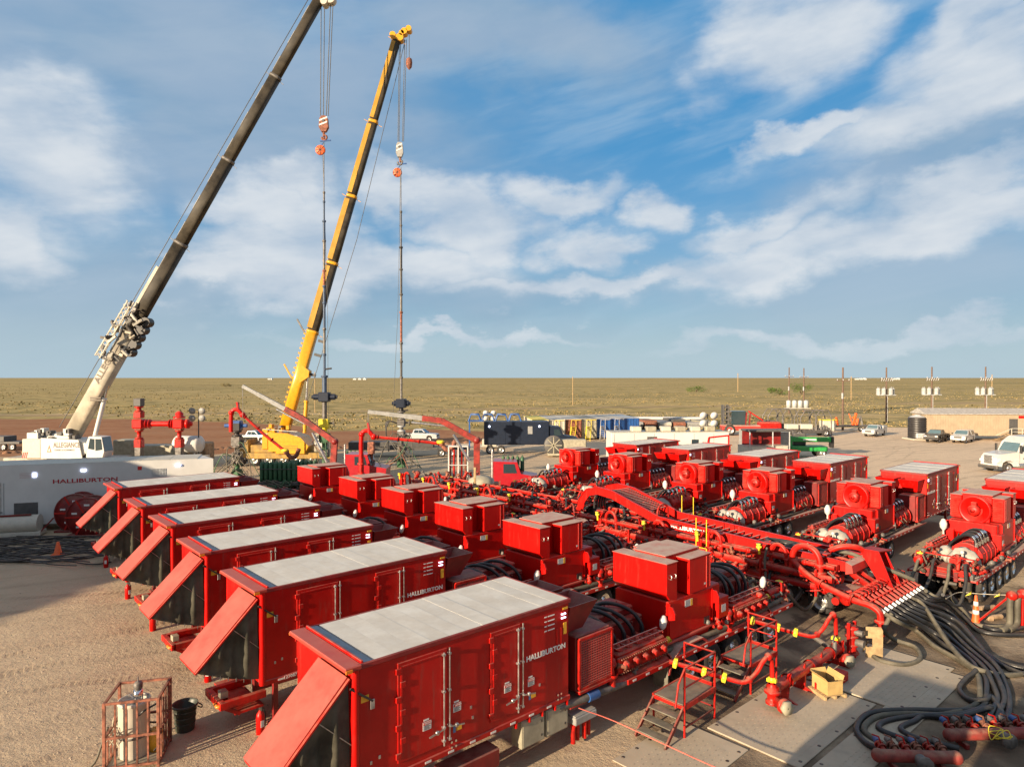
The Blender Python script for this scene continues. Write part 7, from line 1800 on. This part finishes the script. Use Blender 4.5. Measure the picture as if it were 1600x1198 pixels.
for k in range(5): MB().bbox(9.7+k*.45, -1.6, .1+k*.17, 10.1+k*.45, -.4, .15+k*.17, .01).build('step', M['wood'], t_)
p_ = G(1446, 688); t_ = thing('water_tank', 'black upright ribbed water tank with a pale domed lid beside the cabin', 'tank', (p_.x, p_.y+2, 0))
prof = [(.0, .2), (1.35, .2)]
for k in range(9): prof += [(1.35, .25+k*.36), (1.39, .33+k*.36), (1.39, .46+k*.36), (1.35, .54+k*.36)]
MB().lathe((0, 0, 0), prof+[(1.3, 3.55), (.5, 3.8), (0, 3.85)], 26).build('shell', M['black'], t_); MB().lathe((0, 0, 3.57), [(1.25, 0), (1.0, .14), (.45, .28), (.42, .4), (0, .42)], 22).build('lid', M['transf'], t_)
MB().bbox(-1.6, -1.6, 0, 1.6, 1.6, .2, .03).build('pallet', M['cream'], t_); MB().bbox(-1.2, -1.9, .3, .2, -1.45, 1.1, .1).build('pump', M['transf'], t_)
def pole(label, u, vb, vt, transf=0, arms=True, plate=None, r=.17):
    p_ = G(u, vb); Y = p_.y; h_ = P(u, vt, Y).z
    t_ = thing('power_pole', label, 'power pole', (p_.x, Y, 0), 0, 'wooden power poles behind the pad')
    MB().cyl((0, 0, 0), (0, 0, h_), r*1.25, r*.85, 10).build('shaft', M['polewood'], t_)
    if arms:
        MB().bbox(-1.25, -.2, h_-2.6, 1.25, -.08, h_-2.45, .01).build('crossarm', M['polewood'], t_)
        for k in range(3): MB().lathe((-1.1+k*1.1, -.14, h_-2.45), [(.09, 0), (.09, .08), (.05, .12), (.1, .18), (.05, .25), (0, .28)], 8).build('insulator', M['transf'], t_)
    if transf:
        z = h_*.51
        MB().bbox(-1.9, -.5, z-.15, 1.9, .5, z, .02).build('platform', M['transf'], t_)
        for k in range(transf):
            x = -1.55+k*(3.1/(transf-1)); y = -.35 if k % 2 else .35
            o = MB().lathe((x, y, z), [(0, 0), (.42, 0), (.44, .05), (.44, 1.2), (.46, 1.22), (.46, 1.3), (.2, 1.4), (.0, 1.42)], 14).build('transformer', M['transf'], t_)
            for s_ in (-.15, .15): MB().lathe((x+s_, y, z+1.38), [(.06, 0), (.09, .08), (.05, .16), (.09, .24), (.04, .32), (0, .34)], 8).build('bushing', M['grey'], o)
        MB().bbox(-1.4, -.14, z+3.0, 1.4, -.02, z+3.12, .01).build('fuse_arm', M['polewood'], t_)
        for k in range(6): MB().cyl((-1.2+k*.48, -.2, z+3.0), (-1.05+k*.48, -.35, z+3.55), .07, n=6).build('fuse_cutout', M['transf'], t_)
        MB().cyl((.16, -.16, 0), (.16, -.16, z), .06, n=6).build('conduit', M['transf'], t_)
    else:
        MB().bbox(-.35, -.3, h_*.5, -.05, -.15, h_*.5+1.1, .02).build('meter_box', M['transf'], t_)
    return t_, h_
pole('right power pole with five grey transformers at the far right', 1540, 661, 573, 5)
pole('power pole with five grey transformers above the black water tank', 1456, 661, 573, 5)
pole('power pole with five grey transformers behind the white service pickup', 1385, 661, 574, 5)
pole('bare dark power pole beside the orange rig trailer', 1317, 672, 574, 0, True)
pole('left pole of the twin poles by the green mesquites', 1233, 646, 574, 0, True)
pole('right pole of the twin poles by the green mesquites', 1256, 646, 575, 0, True)
a_, b_ = G(1233, 646), G(1256, 646)
t_ = thing('transformer_bank', 'row of grey transformers on the platform between the twin poles', 'transformer', ((a_.x+b_.x)/2, a_.y-.6, P(0, 637, a_.y).z))
for k in range(4): MB().lathe((-2.4+k*1.6, 0, 0), [(0, 0), (.62, 0), (.62, 1.9), (.3, 2.1), (0, 2.15)], 14).build('transformer', M['transf'], t_)
MB().bbox(-3.4, -.6, -.2, 3.6, .6, -.01, .03).build('platform', M['cream'], t_)
for u, v, vt, lab in ((895, 634, 588, 'thin pale pole alone on the prairie in the middle'), (492, 645, 581, 'pale thin pole standing behind the white crane load'), (1153, 612, 583, 'thin far pole on the prairie above the left forklift'), (1330, 625, 588, 'thin far pole between the bare pole and first transformer pole'), (1550, 620, 585, 'thin far pole right of the last transformer pole')):
    p_ = G(u, v); h_ = P(u, vt, p_.y).z; t_ = thing('thin_pole', lab, 'pole', (p_.x, p_.y, 0), 0, 'thin far poles on the prairie'); MB().cyl((0, 0, 0), (0, 0, h_), .11*p_.y/200, n=6).build('shaft', M['wood'], t_)
# light masts
def light_mast(label, u, Y, vt, n=4, col='transf', lens='transf'):
    p_ = P(u, 0, Y); h_ = P(u, vt, Y).z; t_ = thing('light_mast', label, 'light mast', (p_.x, Y, 0), 0, 'mobile light masts')
    MB().cyl((0, 0, 1), (0, 0, h_-1.2), .07, n=8).cyl((0, 0, h_-1.6), (0, 0, h_-.1), .05, n=8).build('mast', M['dgrey'], t_)
    for k in range(n):
        x, z = (-.55 if k % 2 else .55), h_-.2-(k//2)*.8
        o = MB().lathe((x, -.1, z), [(.0, 0), (.2, .02), (.36, .2), (.38, .26), (0, .28)], 14, (0, -1, -.25)).build('lamp_head', M[col], t_)
        MB().bar((x, 0, z), (0, 0, z), .05).build('lamp_arm', M['dgrey'], t_)
    MB().bbox(-1.0, -.6, .35, 1.0, .6, 1.3, .06).bbox(-1.3, -.7, .25, 1.4, .7, .35, .02).build('generator_box', M['cream'], t_)
    for s_ in (-1, 1): wheel(t_, 0, s_*.72, .33, s_, .2)
light_mast('light mast with four grey lamps behind the red frac tree', 310, 74, 638, 4, 'grey')
light_mast('light mast with bright lamps behind the navy wireline truck', 765, 94, 642, 4, 'white')
light_mast('light mast with pale lamps in front of the white site trailer', 1106, 68, 645, 4, 'white')
p_ = P(304, 690, 74); t_ = thing('white_tank_cylinder', 'white horizontal cylinder tank on struts left of the first light mast', 'tank', (p_.x-1.0, 74.5, 0), R(-8))
MB().lathe((-1.5, 0, 2.5), [(0, 0), (.75, .05), (.95, .25), (.95, 2.9), (.75, 3.1), (0, 3.15)], 20, (1, 0, 0)).build('tank_shell', M['white'], t_)
for x in (-.9, 1.0): MB().bar((x, -.5, 0), (x, -.3, 1.8), .1).bar((x, .5, 0), (x, .3, 1.8), .1).build('strut', M['white'], t_)
p_ = P(255, 705, 76); t_ = thing('equipment_trailer', 'dusty tan equipment trailer between the legs of the red frac tree', 'trailer', (p_.x, 76, 0))
MB().bbox(-2.6, -1, .6, 2.4, 1, 2.3, .08).bbox(-5.2, -1, .5, -2.8, 1, 2.9, .1).build('body', M['tan'], t_); MB().bbox(3.0, -1, .4, 5.4, 1, 2.6, .15).build('cab', M['mud'], t_); MB().bbox(3.4, -1.02, 1.6, 5.0, -1, 2.4, .02).build('window', M['glass'], t_)
for k in range(4): wheel(t_, -4+k*2.6, -1.0, .5, -1)
# navy wireline truck
p_ = P(818, 705, 88); t_ = thing('wireline_truck', 'large navy blue box truck with blue hoops on its roof', 'truck', (p_.x, 88, 0), R(2))
bd = MB().bbox(-5.2, -1.3, 1.2, 3.3, 1.3, 4.2, .1).build('body', M['navy'], t_)
MB().bbox(-3.4, -1.33, 1.3, -2.4, -1.3, 3.4, .02).build('door', M['navy'], bd); MB().bbox(.5, -1.33, 2.6, 1.1, -1.3, 3.6, .02).build('panel_frame', M['grey'], bd)
for x in (2.0, -4.5): MB().ball((x, -1.38, 3.6), .14, 8, 5).build('work_lamp', M['lens'], bd)
MB().prism([(3.4, .9), (6.9, .9), (7.0, 2.1), (5.2, 2.4), (4.7, 3.5), (3.4, 3.6)], -1.2, 1.2).build('cab', M['navy'], t_); MB().prism([(3.9, 2.4), (4.9, 2.4), (4.6, 3.2), (3.9, 3.2)], -1.22, -1.205).build('cab_window', M['glass'], t_)
for x in (-4.4, -3.0, 5.8): wheel(t_, x, -1.2, .55, -1, .35)
for k in range(4):
    MB().tube([(-7.2+k*1.75, -1.1, 4.25), (-6.9+k*1.75, -1.1, 5.1), (-5.9+k*1.75, -1.1, 5.1), (-5.6+k*1.75, -1.1, 4.25)], .1, 6).tube([(-7.2+k*1.75, .9, 4.25), (-6.9+k*1.75, .9, 5.1), (-5.9+k*1.75, .9, 5.1), (-5.6+k*1.75, .9, 4.25)], .1, 6).build('roof_hoop', M['blue'], t_)
MB().bbox(-7.3, -1.2, 4.2, -5.2, 1.2, 4.3, .02).bar((-7.1, -1.1, .5), (-7.1, -1.1, 4.2), .12).bar((-7.1, 1.1, .5), (-7.1, 1.1, 4.2), .12).build('roof_rack', M['blue'], t_)
p_ = P(888, 705, 84); t_ = thing('engine_skid', 'grey-green engine skid with a big round fan in front of the blue stairs', 'engine', (p_.x, 84, 0))
MB().bbox(-2.6, -1, .2, 2.6, 1, .5, .03).bbox(-1, -.8, .5, 2.2, .8, 2.2, .1).build('engine_block', M['tan'], t_)
MB().lathe((-1.9, -1.0, 1.5), [(.2, 0), (1.1, .02), (1.2, .1), (1.2, .6), (1.0, .65), (.2, .3)], 24, (0, 1, 0)).build('fan_shroud', M['dgrey'], t_)
for k in range(8): MB().bar((-1.9, -1.02, 1.5), (-1.9+1.05*math.cos(k*PI/4), -1.02, 1.5+1.05*math.sin(k*PI/4)), .12, .04, up=(0, 1, 0)).build('fan_blade', M['tan'], t_)
# frac tanks in a row, with stairs
def frac_tank(label, u, Y, mt, top, w_=2.6, h_=3.6, l_=11, rail=True):
    p_ = P(u, 0, Y); t_ = thing('storage_tank', label, 'tank', (p_.x, Y, 0), R(6), 'storage tanks in a row')
    b_ = MB().prism([(0, .3), (0, h_), (w_, h_), (w_, .3)], 0, l_).build('tank_body', M[mt], t_)
    MB().bbox(-.05, -.05, h_, w_+.05, l_, h_+.06, .02).build('tank_roof', M[top], b_)
    r_ = MB()
    for k in range(6): r_.bbox(.15+k*(w_-.3)/5-.04, -.08, .4, .15+k*(w_-.3)/5+.04, 0, h_-.1, .01)
    r_.build('rib', M[mt], b_, kind='stuff')
    if rail:
        col = 'lyellow' if rail == 'y' else 'cream'
        MB().bar((.2, -2.4, .1), (.9, -.2, h_-1.2), .1, .25).bar((.9, -2.4, .1), (1.6, -.2, h_-1.2), .1, .25).build('stringer', M[col], t_)
        for k in range(8): MB().bbox(.3+k*.09, -2.3+k*.28, .2+k*.27, 1.0+k*.09, -2.1+k*.28, .24+k*.27, .01).build('step', M[col], t_)
        MB().bar((.2, -2.4, 1.1), (.9, -.2, h_-.1), .06).bar((1.6, -.2, h_-1.2), (1.6, -.2, h_-.1), .06).bar((.9, -.2, h_-.1), (2.4, -.2, h_-.1), .06).build('handrail', M[col], t_)
for i, (u, mt, tp_, rl, lab) in enumerate(((832, 'cream', 'lyellow', False, 'cream tank with a yellow-edged roof at the left of the tank row'), (858, 'cream', 'cream', 'y', 'cream tank second from the left, behind the navy truck nose'), (884, 'rust', 'cream', 'y', 'orange-brown tank in the row, with yellow stairs'), (908, 'tan', 'tan', 'y', 'tan tank between the orange and blue ones'),
     (930, 'blue', 'cream', 'w', 'left blue tank with pale stairs'), (952, 'blue', 'cream', 'w', 'middle blue tank with pale stairs'), (975, 'blue', 'transf', False, 'right blue ribbed tank at the end of the row'))):
    frac_tank(lab, u, 104+i*.8, mt, tp_, 2.55, 3.3, 11, rl)
# long pale pipes and boxes on the ground behind
p0 = P(955, 0, 150)
for k in range(7):
    p_ = P(962+k*22, 0, 128); t_ = thing('container', ['long white flat container in the far store row, leftmost', 'second white flat container in the far store row', 'rusty round-topped container in the far store row', 'grey crate stack in the far store row, centre', 'black and grey crate stack in the far store row', 'low grey frame stack in the far store row', 'rightmost crate stack in the far store row'][k], 'container', (p_.x, 128, 0), R(4), 'stores behind the tanks')
    MB().bbox(0, 0, .2, 2.6, 6, (1.6, 1.4, 1.7, 1.5, 1.9, 1.3, 1.6)[k], .06).build('box_body', M[('white', 'white', 'rust', 'grey', 'dgrey', 'grey', 'tan')[k]], t_)
    MB().cyl((.2, -.4, 1.0), (2.4, -.4, 1.0), .5, n=10).build('drum', M[('cream', 'grey', 'rust', 'cream', 'rust', 'grey', 'cream')[k]], t_)
p_ = P(960, 0, 140); t_ = thing('white_pipe_stack', 'long white pipe stack lying beyond the far store row', 'pipe stack', (p_.x, 142, 0), R(-3))
for k in range(5): MB().cyl((0, k*.5, 1.3-(k % 2)*.3), (19, k*.5, 1.3-(k % 2)*.3), .28, n=8).build('pipe', M['white'], t_)
for x in (1, 9, 18): MB().bbox(x, 0, 0, x+.3, 2.4, .75, .02).build('bearer', M['wood'], t_)
# white trailers behind the right row
def van(label, u0, u1, Y, vtop, mt, rz=0, z0=1.0, dark=True, dep=2.6, extra=None):
    a, b_ = P(u0, 0, Y), P(u1, 0, Y); h_ = P(u0, vtop, Y).z; l_ = b_.x-a.x
    t_ = thing('box_trailer', label, 'trailer', (a.x, Y, 0), rz, 'pale trailers behind the right row')
    bd = MB().bbox(0, 0, z0, l_, dep, h_, .04).build('body', M[mt], t_); MB().bbox(-.02, -.02, h_, l_+.02, dep+.02, h_+.05, .01).build('roof', M['cream'], bd)
    if dark: MB().bbox(l_*.24, -.03, h_-1.6, l_*.27, 0, h_-.7, .01).bbox(l_*.68, -.03, h_-1.9, l_*.74, 0, h_-.7, .01).build('window', M['glass'], bd)
    for k in range(int(l_)): MB().bbox(.3+k, -.015, z0+.1, .34+k, 0, h_-.1, .003).build('seam', M['grey'], bd) if k % 2 == 0 else None
    for k in range(2): wheel(t_, l_*.7+k*1.2, .1, .48, -1)
    return t_, bd, l_, h_
t_, bd, l_, h_ = van('white site trailer with air units on its roof behind the far right pumps', 955, 1143, 66, 676, 'white', R(3))
MB().bbox(3.6, -.02, h_-1.6, 4.6, 0, h_-.4, .01).build('door', M['dgrey'], bd)
for k in range(6): MB().bbox(2.2+k*1.5, .5, h_+.05, 3.2+k*1.5, 1.5, h_+.55, .08).build('air_unit', M['tan' if k % 2 else 'cream'], bd)
MB().bar((9.8, -.05, h_-.5), (11.8, -.05, h_-.3), .12).bar((9.8, -.05, h_-.5), (9.6, -.05, h_-1.7), .12).bar((11.8, -.05, h_-.3), (11.8, -.05, h_-1.7), .12).build('red_frame', M['redclean'], t_)
van('small grey trailer behind the fourth right house', 1182, 1236, 78, 676, 'grey', R(4), .6, False, 5)
van('low cream flat trailer left of the green telehandler', 1170, 1238, 74, 698, 'cream', R(10), .8, False, 2.4)
p_ = P(1160, 0, 80); t_ = thing('control_shed', 'open dark shed with a red interior right of the white site trailer', 'shed', (p_.x-1.2, 74, 0), R(3))
MB().bbox(-.1, 0, 3.9, 4.6, 2.4, 4.1, .02).build('roof', M['dgrey'], t_)
for x in (0, 2.6, 4.5): MB().bbox(x-.05, 0, 0, x+.05, .1, 3.9, .01).build('post', M['transf'], t_)
MB().bbox(0, 2.2, .1, 4.5, 2.3, 3.9, .02).build('back_wall', M['redd'], t_)
for k in range(6): MB().cyl((.4+k*.7, 1, .1), (.4+k*.7, 1.1, 1.2+.3*(k % 3)), .2, n=9).build('valve', M['redpipe' if k % 2 else 'grey'], t_)
for k, lab in enumerate(('left pale crate on the shed roof', 'right pale crate on the shed roof')):
    tag(MB().bbox(0, 0, 0, 1.3, .9, .55, .05).build('crate', M['cream']), lab, 'crate').location = (p_.x+3.4+k*1.6, 75.2, 4.12)
# green telehandler
p_ = P(1262, 0, 84); t_ = thing('telehandler', 'green telescopic handler with its boom lowered behind the third right house', 'telehandler', (p_.x-2.6, 84, 0), R(-6))
MB().bbox(-.6, -.5, 1.9, 5.2, .1, 2.5, .06).build('boom', M['green'], t_)
m_ = text('MAINLINE', .38, (1.6, -.52, 2.02), (R(90), 0, 0), M['letterw'], t_, 1.1, .02) if False else None
MB().bbox(1.8, -.52, 2.1, 3.4, -.5, 2.28, .004).build('boom_print', M['decal'], t_)
MB().bbox(.2, -1.1, .8, 4.6, 1.1, 1.4, .08).bbox(-.9, -1.0, 1.0, .4, .8, 2.7, .1).build('chassis', M['green'], t_)
MB().bbox(.9, .2, 1.4, 2.4, 1.1, 2.9, .08).build('cab', M['dgrey'], t_); MB().bbox(5.2, -.6, 1.2, 5.5, .5, 2.6, .05).build('carriage', M['black'], t_)
for x in (.7, 3.9): wheel(t_, x, -1.05, .58, -1, .4); wheel(t_, x, 1.05, .58, 1, .4)
# yard equipment by the poles
def forklift():
    p_ = G(1166, 680); t_ = thing('rough_forklift', 'large red and tan rough-terrain forklift with a tall dark mast', 'forklift', (p_.x, p_.y, 0), R(-8))
    MB().bbox(-4.2, -1.2, .9, 2.4, 1.2, 1.8, .15).build('chassis', M['redtop'], t_); MB().bbox(2.0, -1.3, 1.0, 5.6, 1.3, 2.4, .25).build('engine_hood', M['redpipe'], t_)
    for x in (-4.0, -3.2): MB().bbox(x, -1.0, .4, x+.25, 1.0, 5.2, .04).build('mast', M['dgrey'], t_)
    for k in range(6): MB().bbox(-4.2+k*.1, -1.1, 1.2+k*.7, -2.6, 1.1, 1.35+k*.7, .02).build('mast_brace', M['iron'], t_)
    MB().bbox(-2.6, -.9, 1.8, -.2, .9, 4.2, .1).build('cab', M['glass'], t_)
    for x in (-.3, .3): MB().bar((x, -1, 1.8), (x+.2, -1, 4.0), .2).build('roll_post', M['redd'], t_)
    MB().bar((.2, -.9, 4.2), (2.6, -.9, 2.6), .2).build('arm', M['redpipe'], t_)
    for x in (-2.9, 3.2):
        for s_ in (-1, 1): wheel(t_, x, s_*1.3, .95, s_, .6)
forklift()
for i, (u, v, lab) in enumerate(((1215, 678, 'dark bucket tractor frame left of the twin poles'), (1266, 681, 'dark bucket tractor frame in front of the twin poles'))):
    p_ = G(u, v); t_ = thing('caged_tractor', lab, 'tractor', (p_.x, p_.y, 0), R(5), 'dark caged machines by the twin poles')
    MB().bbox(-3.6, -1.0, .5, 3.2, 1.0, 1.1, .08).bbox(-3.2, -.8, 1.1, -.6, .8, 2.4 if i == 0 else 1.6, .15).build('chassis', M['dgrey'], t_)
    for y in (-1.0, 1.0):
        for x0_ in (-2.2, .4): MB().tube([(x0_, y, 1.0), (x0_, y, 3.2), (x0_+.8, y, 4.4), (x0_+2.2, y, 4.4), (x0_+2.8, y, 3.2), (x0_+2.8, y, 1.0)], .1, 6).build('roll_hoop', M['iron'], t_)
    MB().bar((-1.4, -1, 4.4), (2.6, -1, 4.4), .12).bar((-1.4, 1, 4.4), (2.6, 1, 4.4), .12).build('top_bar', M['iron'], t_)
    for k in range(7): MB().cyl((-.4+k*.5, -.6, 1.0), (-.3+k*.5, -.5, 1.6+.3*(k % 2)), .16, n=7).build('fitting', M['dgrey' if k % 2 else 'iron'], t_)
    for x in (-2.5, 2.2): wheel(t_, x, -1.1, .6, -1, .4); wheel(t_, x, 1.1, .6, 1, .4)
p_ = G(1293, 680); t_ = thing('generator_trailer', 'pale yellow generator on a small trailer by the bare pole', 'generator', (p_.x, p_.y, 0))
MB().bbox(-1.1, -.8, .7, 1.1, .8, 2.6, .1).build('housing', M['tan'] if False else M['cream'], t_); MB().bbox(-1.2, -.9, 2.6, 1.2, .9, 2.75, .05).build('roof', M['lyellow'], t_); MB().bbox(.1, -.83, 1.3, .8, -.8, 2.0, .02).build('panel', M['white'], t_)
for s_ in (-1, 1): wheel(t_, .1, s_*.9, .35, s_, .2)
p_ = G(1328, 673); t_ = thing('orange_rig', 'orange small rig lying on a flat trailer behind the bare pole', 'machine', (p_.x, p_.y, 0), R(4))
MB().bbox(-4.5, -1, .8, 5.0, 1, 1.05, .03).build('trailer_deck', M['dgrey'], t_)
for k in range(9):
    a = random.uniform(-2.2, 2.4); MB().bar((a, random.uniform(-.6, .6), 1.1), (a+random.uniform(-1, 1), 0, random.uniform(1.9, 3.4)), random.uniform(.15, .5)).build('rig_piece', M['orange' if k % 3 else 'iron'], t_)
for k in range(2): wheel(t_, 1.5+k*1.1, -1.0, .4, -1)
# distant sheds on the horizon
for u, v, w_, lab in ((560, 592, 26, 'pale far-off installation on the horizon between the crane loads'), (1345, 590, 20, 'white far-off sheds on the horizon behind the poles'), (1400, 590, 14, 'small white far-off shed right of the other sheds'), (421, 592, 8, 'tiny white far-off shed on the horizon left of the yellow boom')):
    Y = 3200; p_ = P(u, 0, Y); t_ = thing('far_shed', lab, 'shed', (p_.x, Y, 0), 0, 'tiny far-off sheds on the horizon')
    for k in range(3): MB().prism([(-w_+k*w_*.9, 0), (-w_+k*w_*.9, 4.5), (-w_+k*w_*.9+w_*.3, 7+k), (-w_+k*w_*.9+w_*.6, 4.5), (-w_+k*w_*.9+w_*.6, 0)], 0, 20).build('shed_wall', M['white'], t_)
# long flat-bed of pipes behind the wells
for i, (u, Y, l_, lab) in enumerate(((640, 84, 15, 'long dark flatbed trailer behind the dark pipe string'), (0, 92, 7, 'low dark trailer at the left edge beyond the white trailer'))):
    p_ = P(u, 0, Y); t_ = thing('flatbed_trailer', lab, 'trailer', (p_.x-l_*.5, Y, 0), R(3*(1-i)))
    MB().bbox(0, -1.2, .9, l_, 1.2, 1.2, .03).bbox(0, -1.2, 1.2, l_*.7, 1.2, 1.9, .05).build('deck', M['dgrey'], t_)
    for k in range(3): wheel(t_, l_-3.5+k*1.2, -1.15, .5, -1)
# tall sand silos outside the frame at left: they cast the broad evening shadow
names_ = ['first', 'second', 'third', 'fourth', 'fifth', 'sixth', 'seventh', 'eighth', 'ninth', 'tenth', 'eleventh', 'twelfth', 'thirteenth']
for k in range(13):
    x, y = -58.5+k*1.12, -13.5+k*4.1; t_ = thing('sand_silo', '%s tall white sand silo of the row beyond the left edge' % names_[k], 'silo', (x, y, 0), 0, 'tall silos beyond the left edge')
    MB().lathe((0, 0, 0), [(.3, 1.6), (2.08, 3.6), (2.08, 10.8), (.9, 11.3), (0, 11.3)], 20).build('silo_shell', M['white'], t_)
    for s_ in (-1, 1):
        for q_ in (-1, 1): MB().bar((s_*1.7, q_*1.5, 0), (s_*1.7, q_*1.5, 5), .25).build('leg', M['grey'], t_)
    MB().bbox(-2, -2, 0, 2, 2, 3.2, .1).build('hopper_house', M['white'], t_)
for a0, a1, b0, b1, h_, lab in ((0, 6.3, 4.2, 7.0, 4.1, 'red box trailer just below the picture, shading the ground by the hoses'), (2.2, 9.4, .9, 3.7, 4.2, 'longer red box trailer below the picture, shading the lower right ground')):
    t_ = thing('near_trailer', lab, 'trailer', AB(a0, b0), TH)
    MB().bbox(0, 0, 1.2, a1-a0, b1-b0, h_, .04).build('body', M['red'], t_); MB().bbox(.05, .05, h_, a1-a0-.05, b1-b0-.05, h_+.03, .01).build('roof', M['roof'], t_)
    for k in range(2): wheel(t_, 1.6+k*1.3, .1, .5, -1); wheel(t_, 1.6+k*1.3, b1-b0-.1, .5, 1)
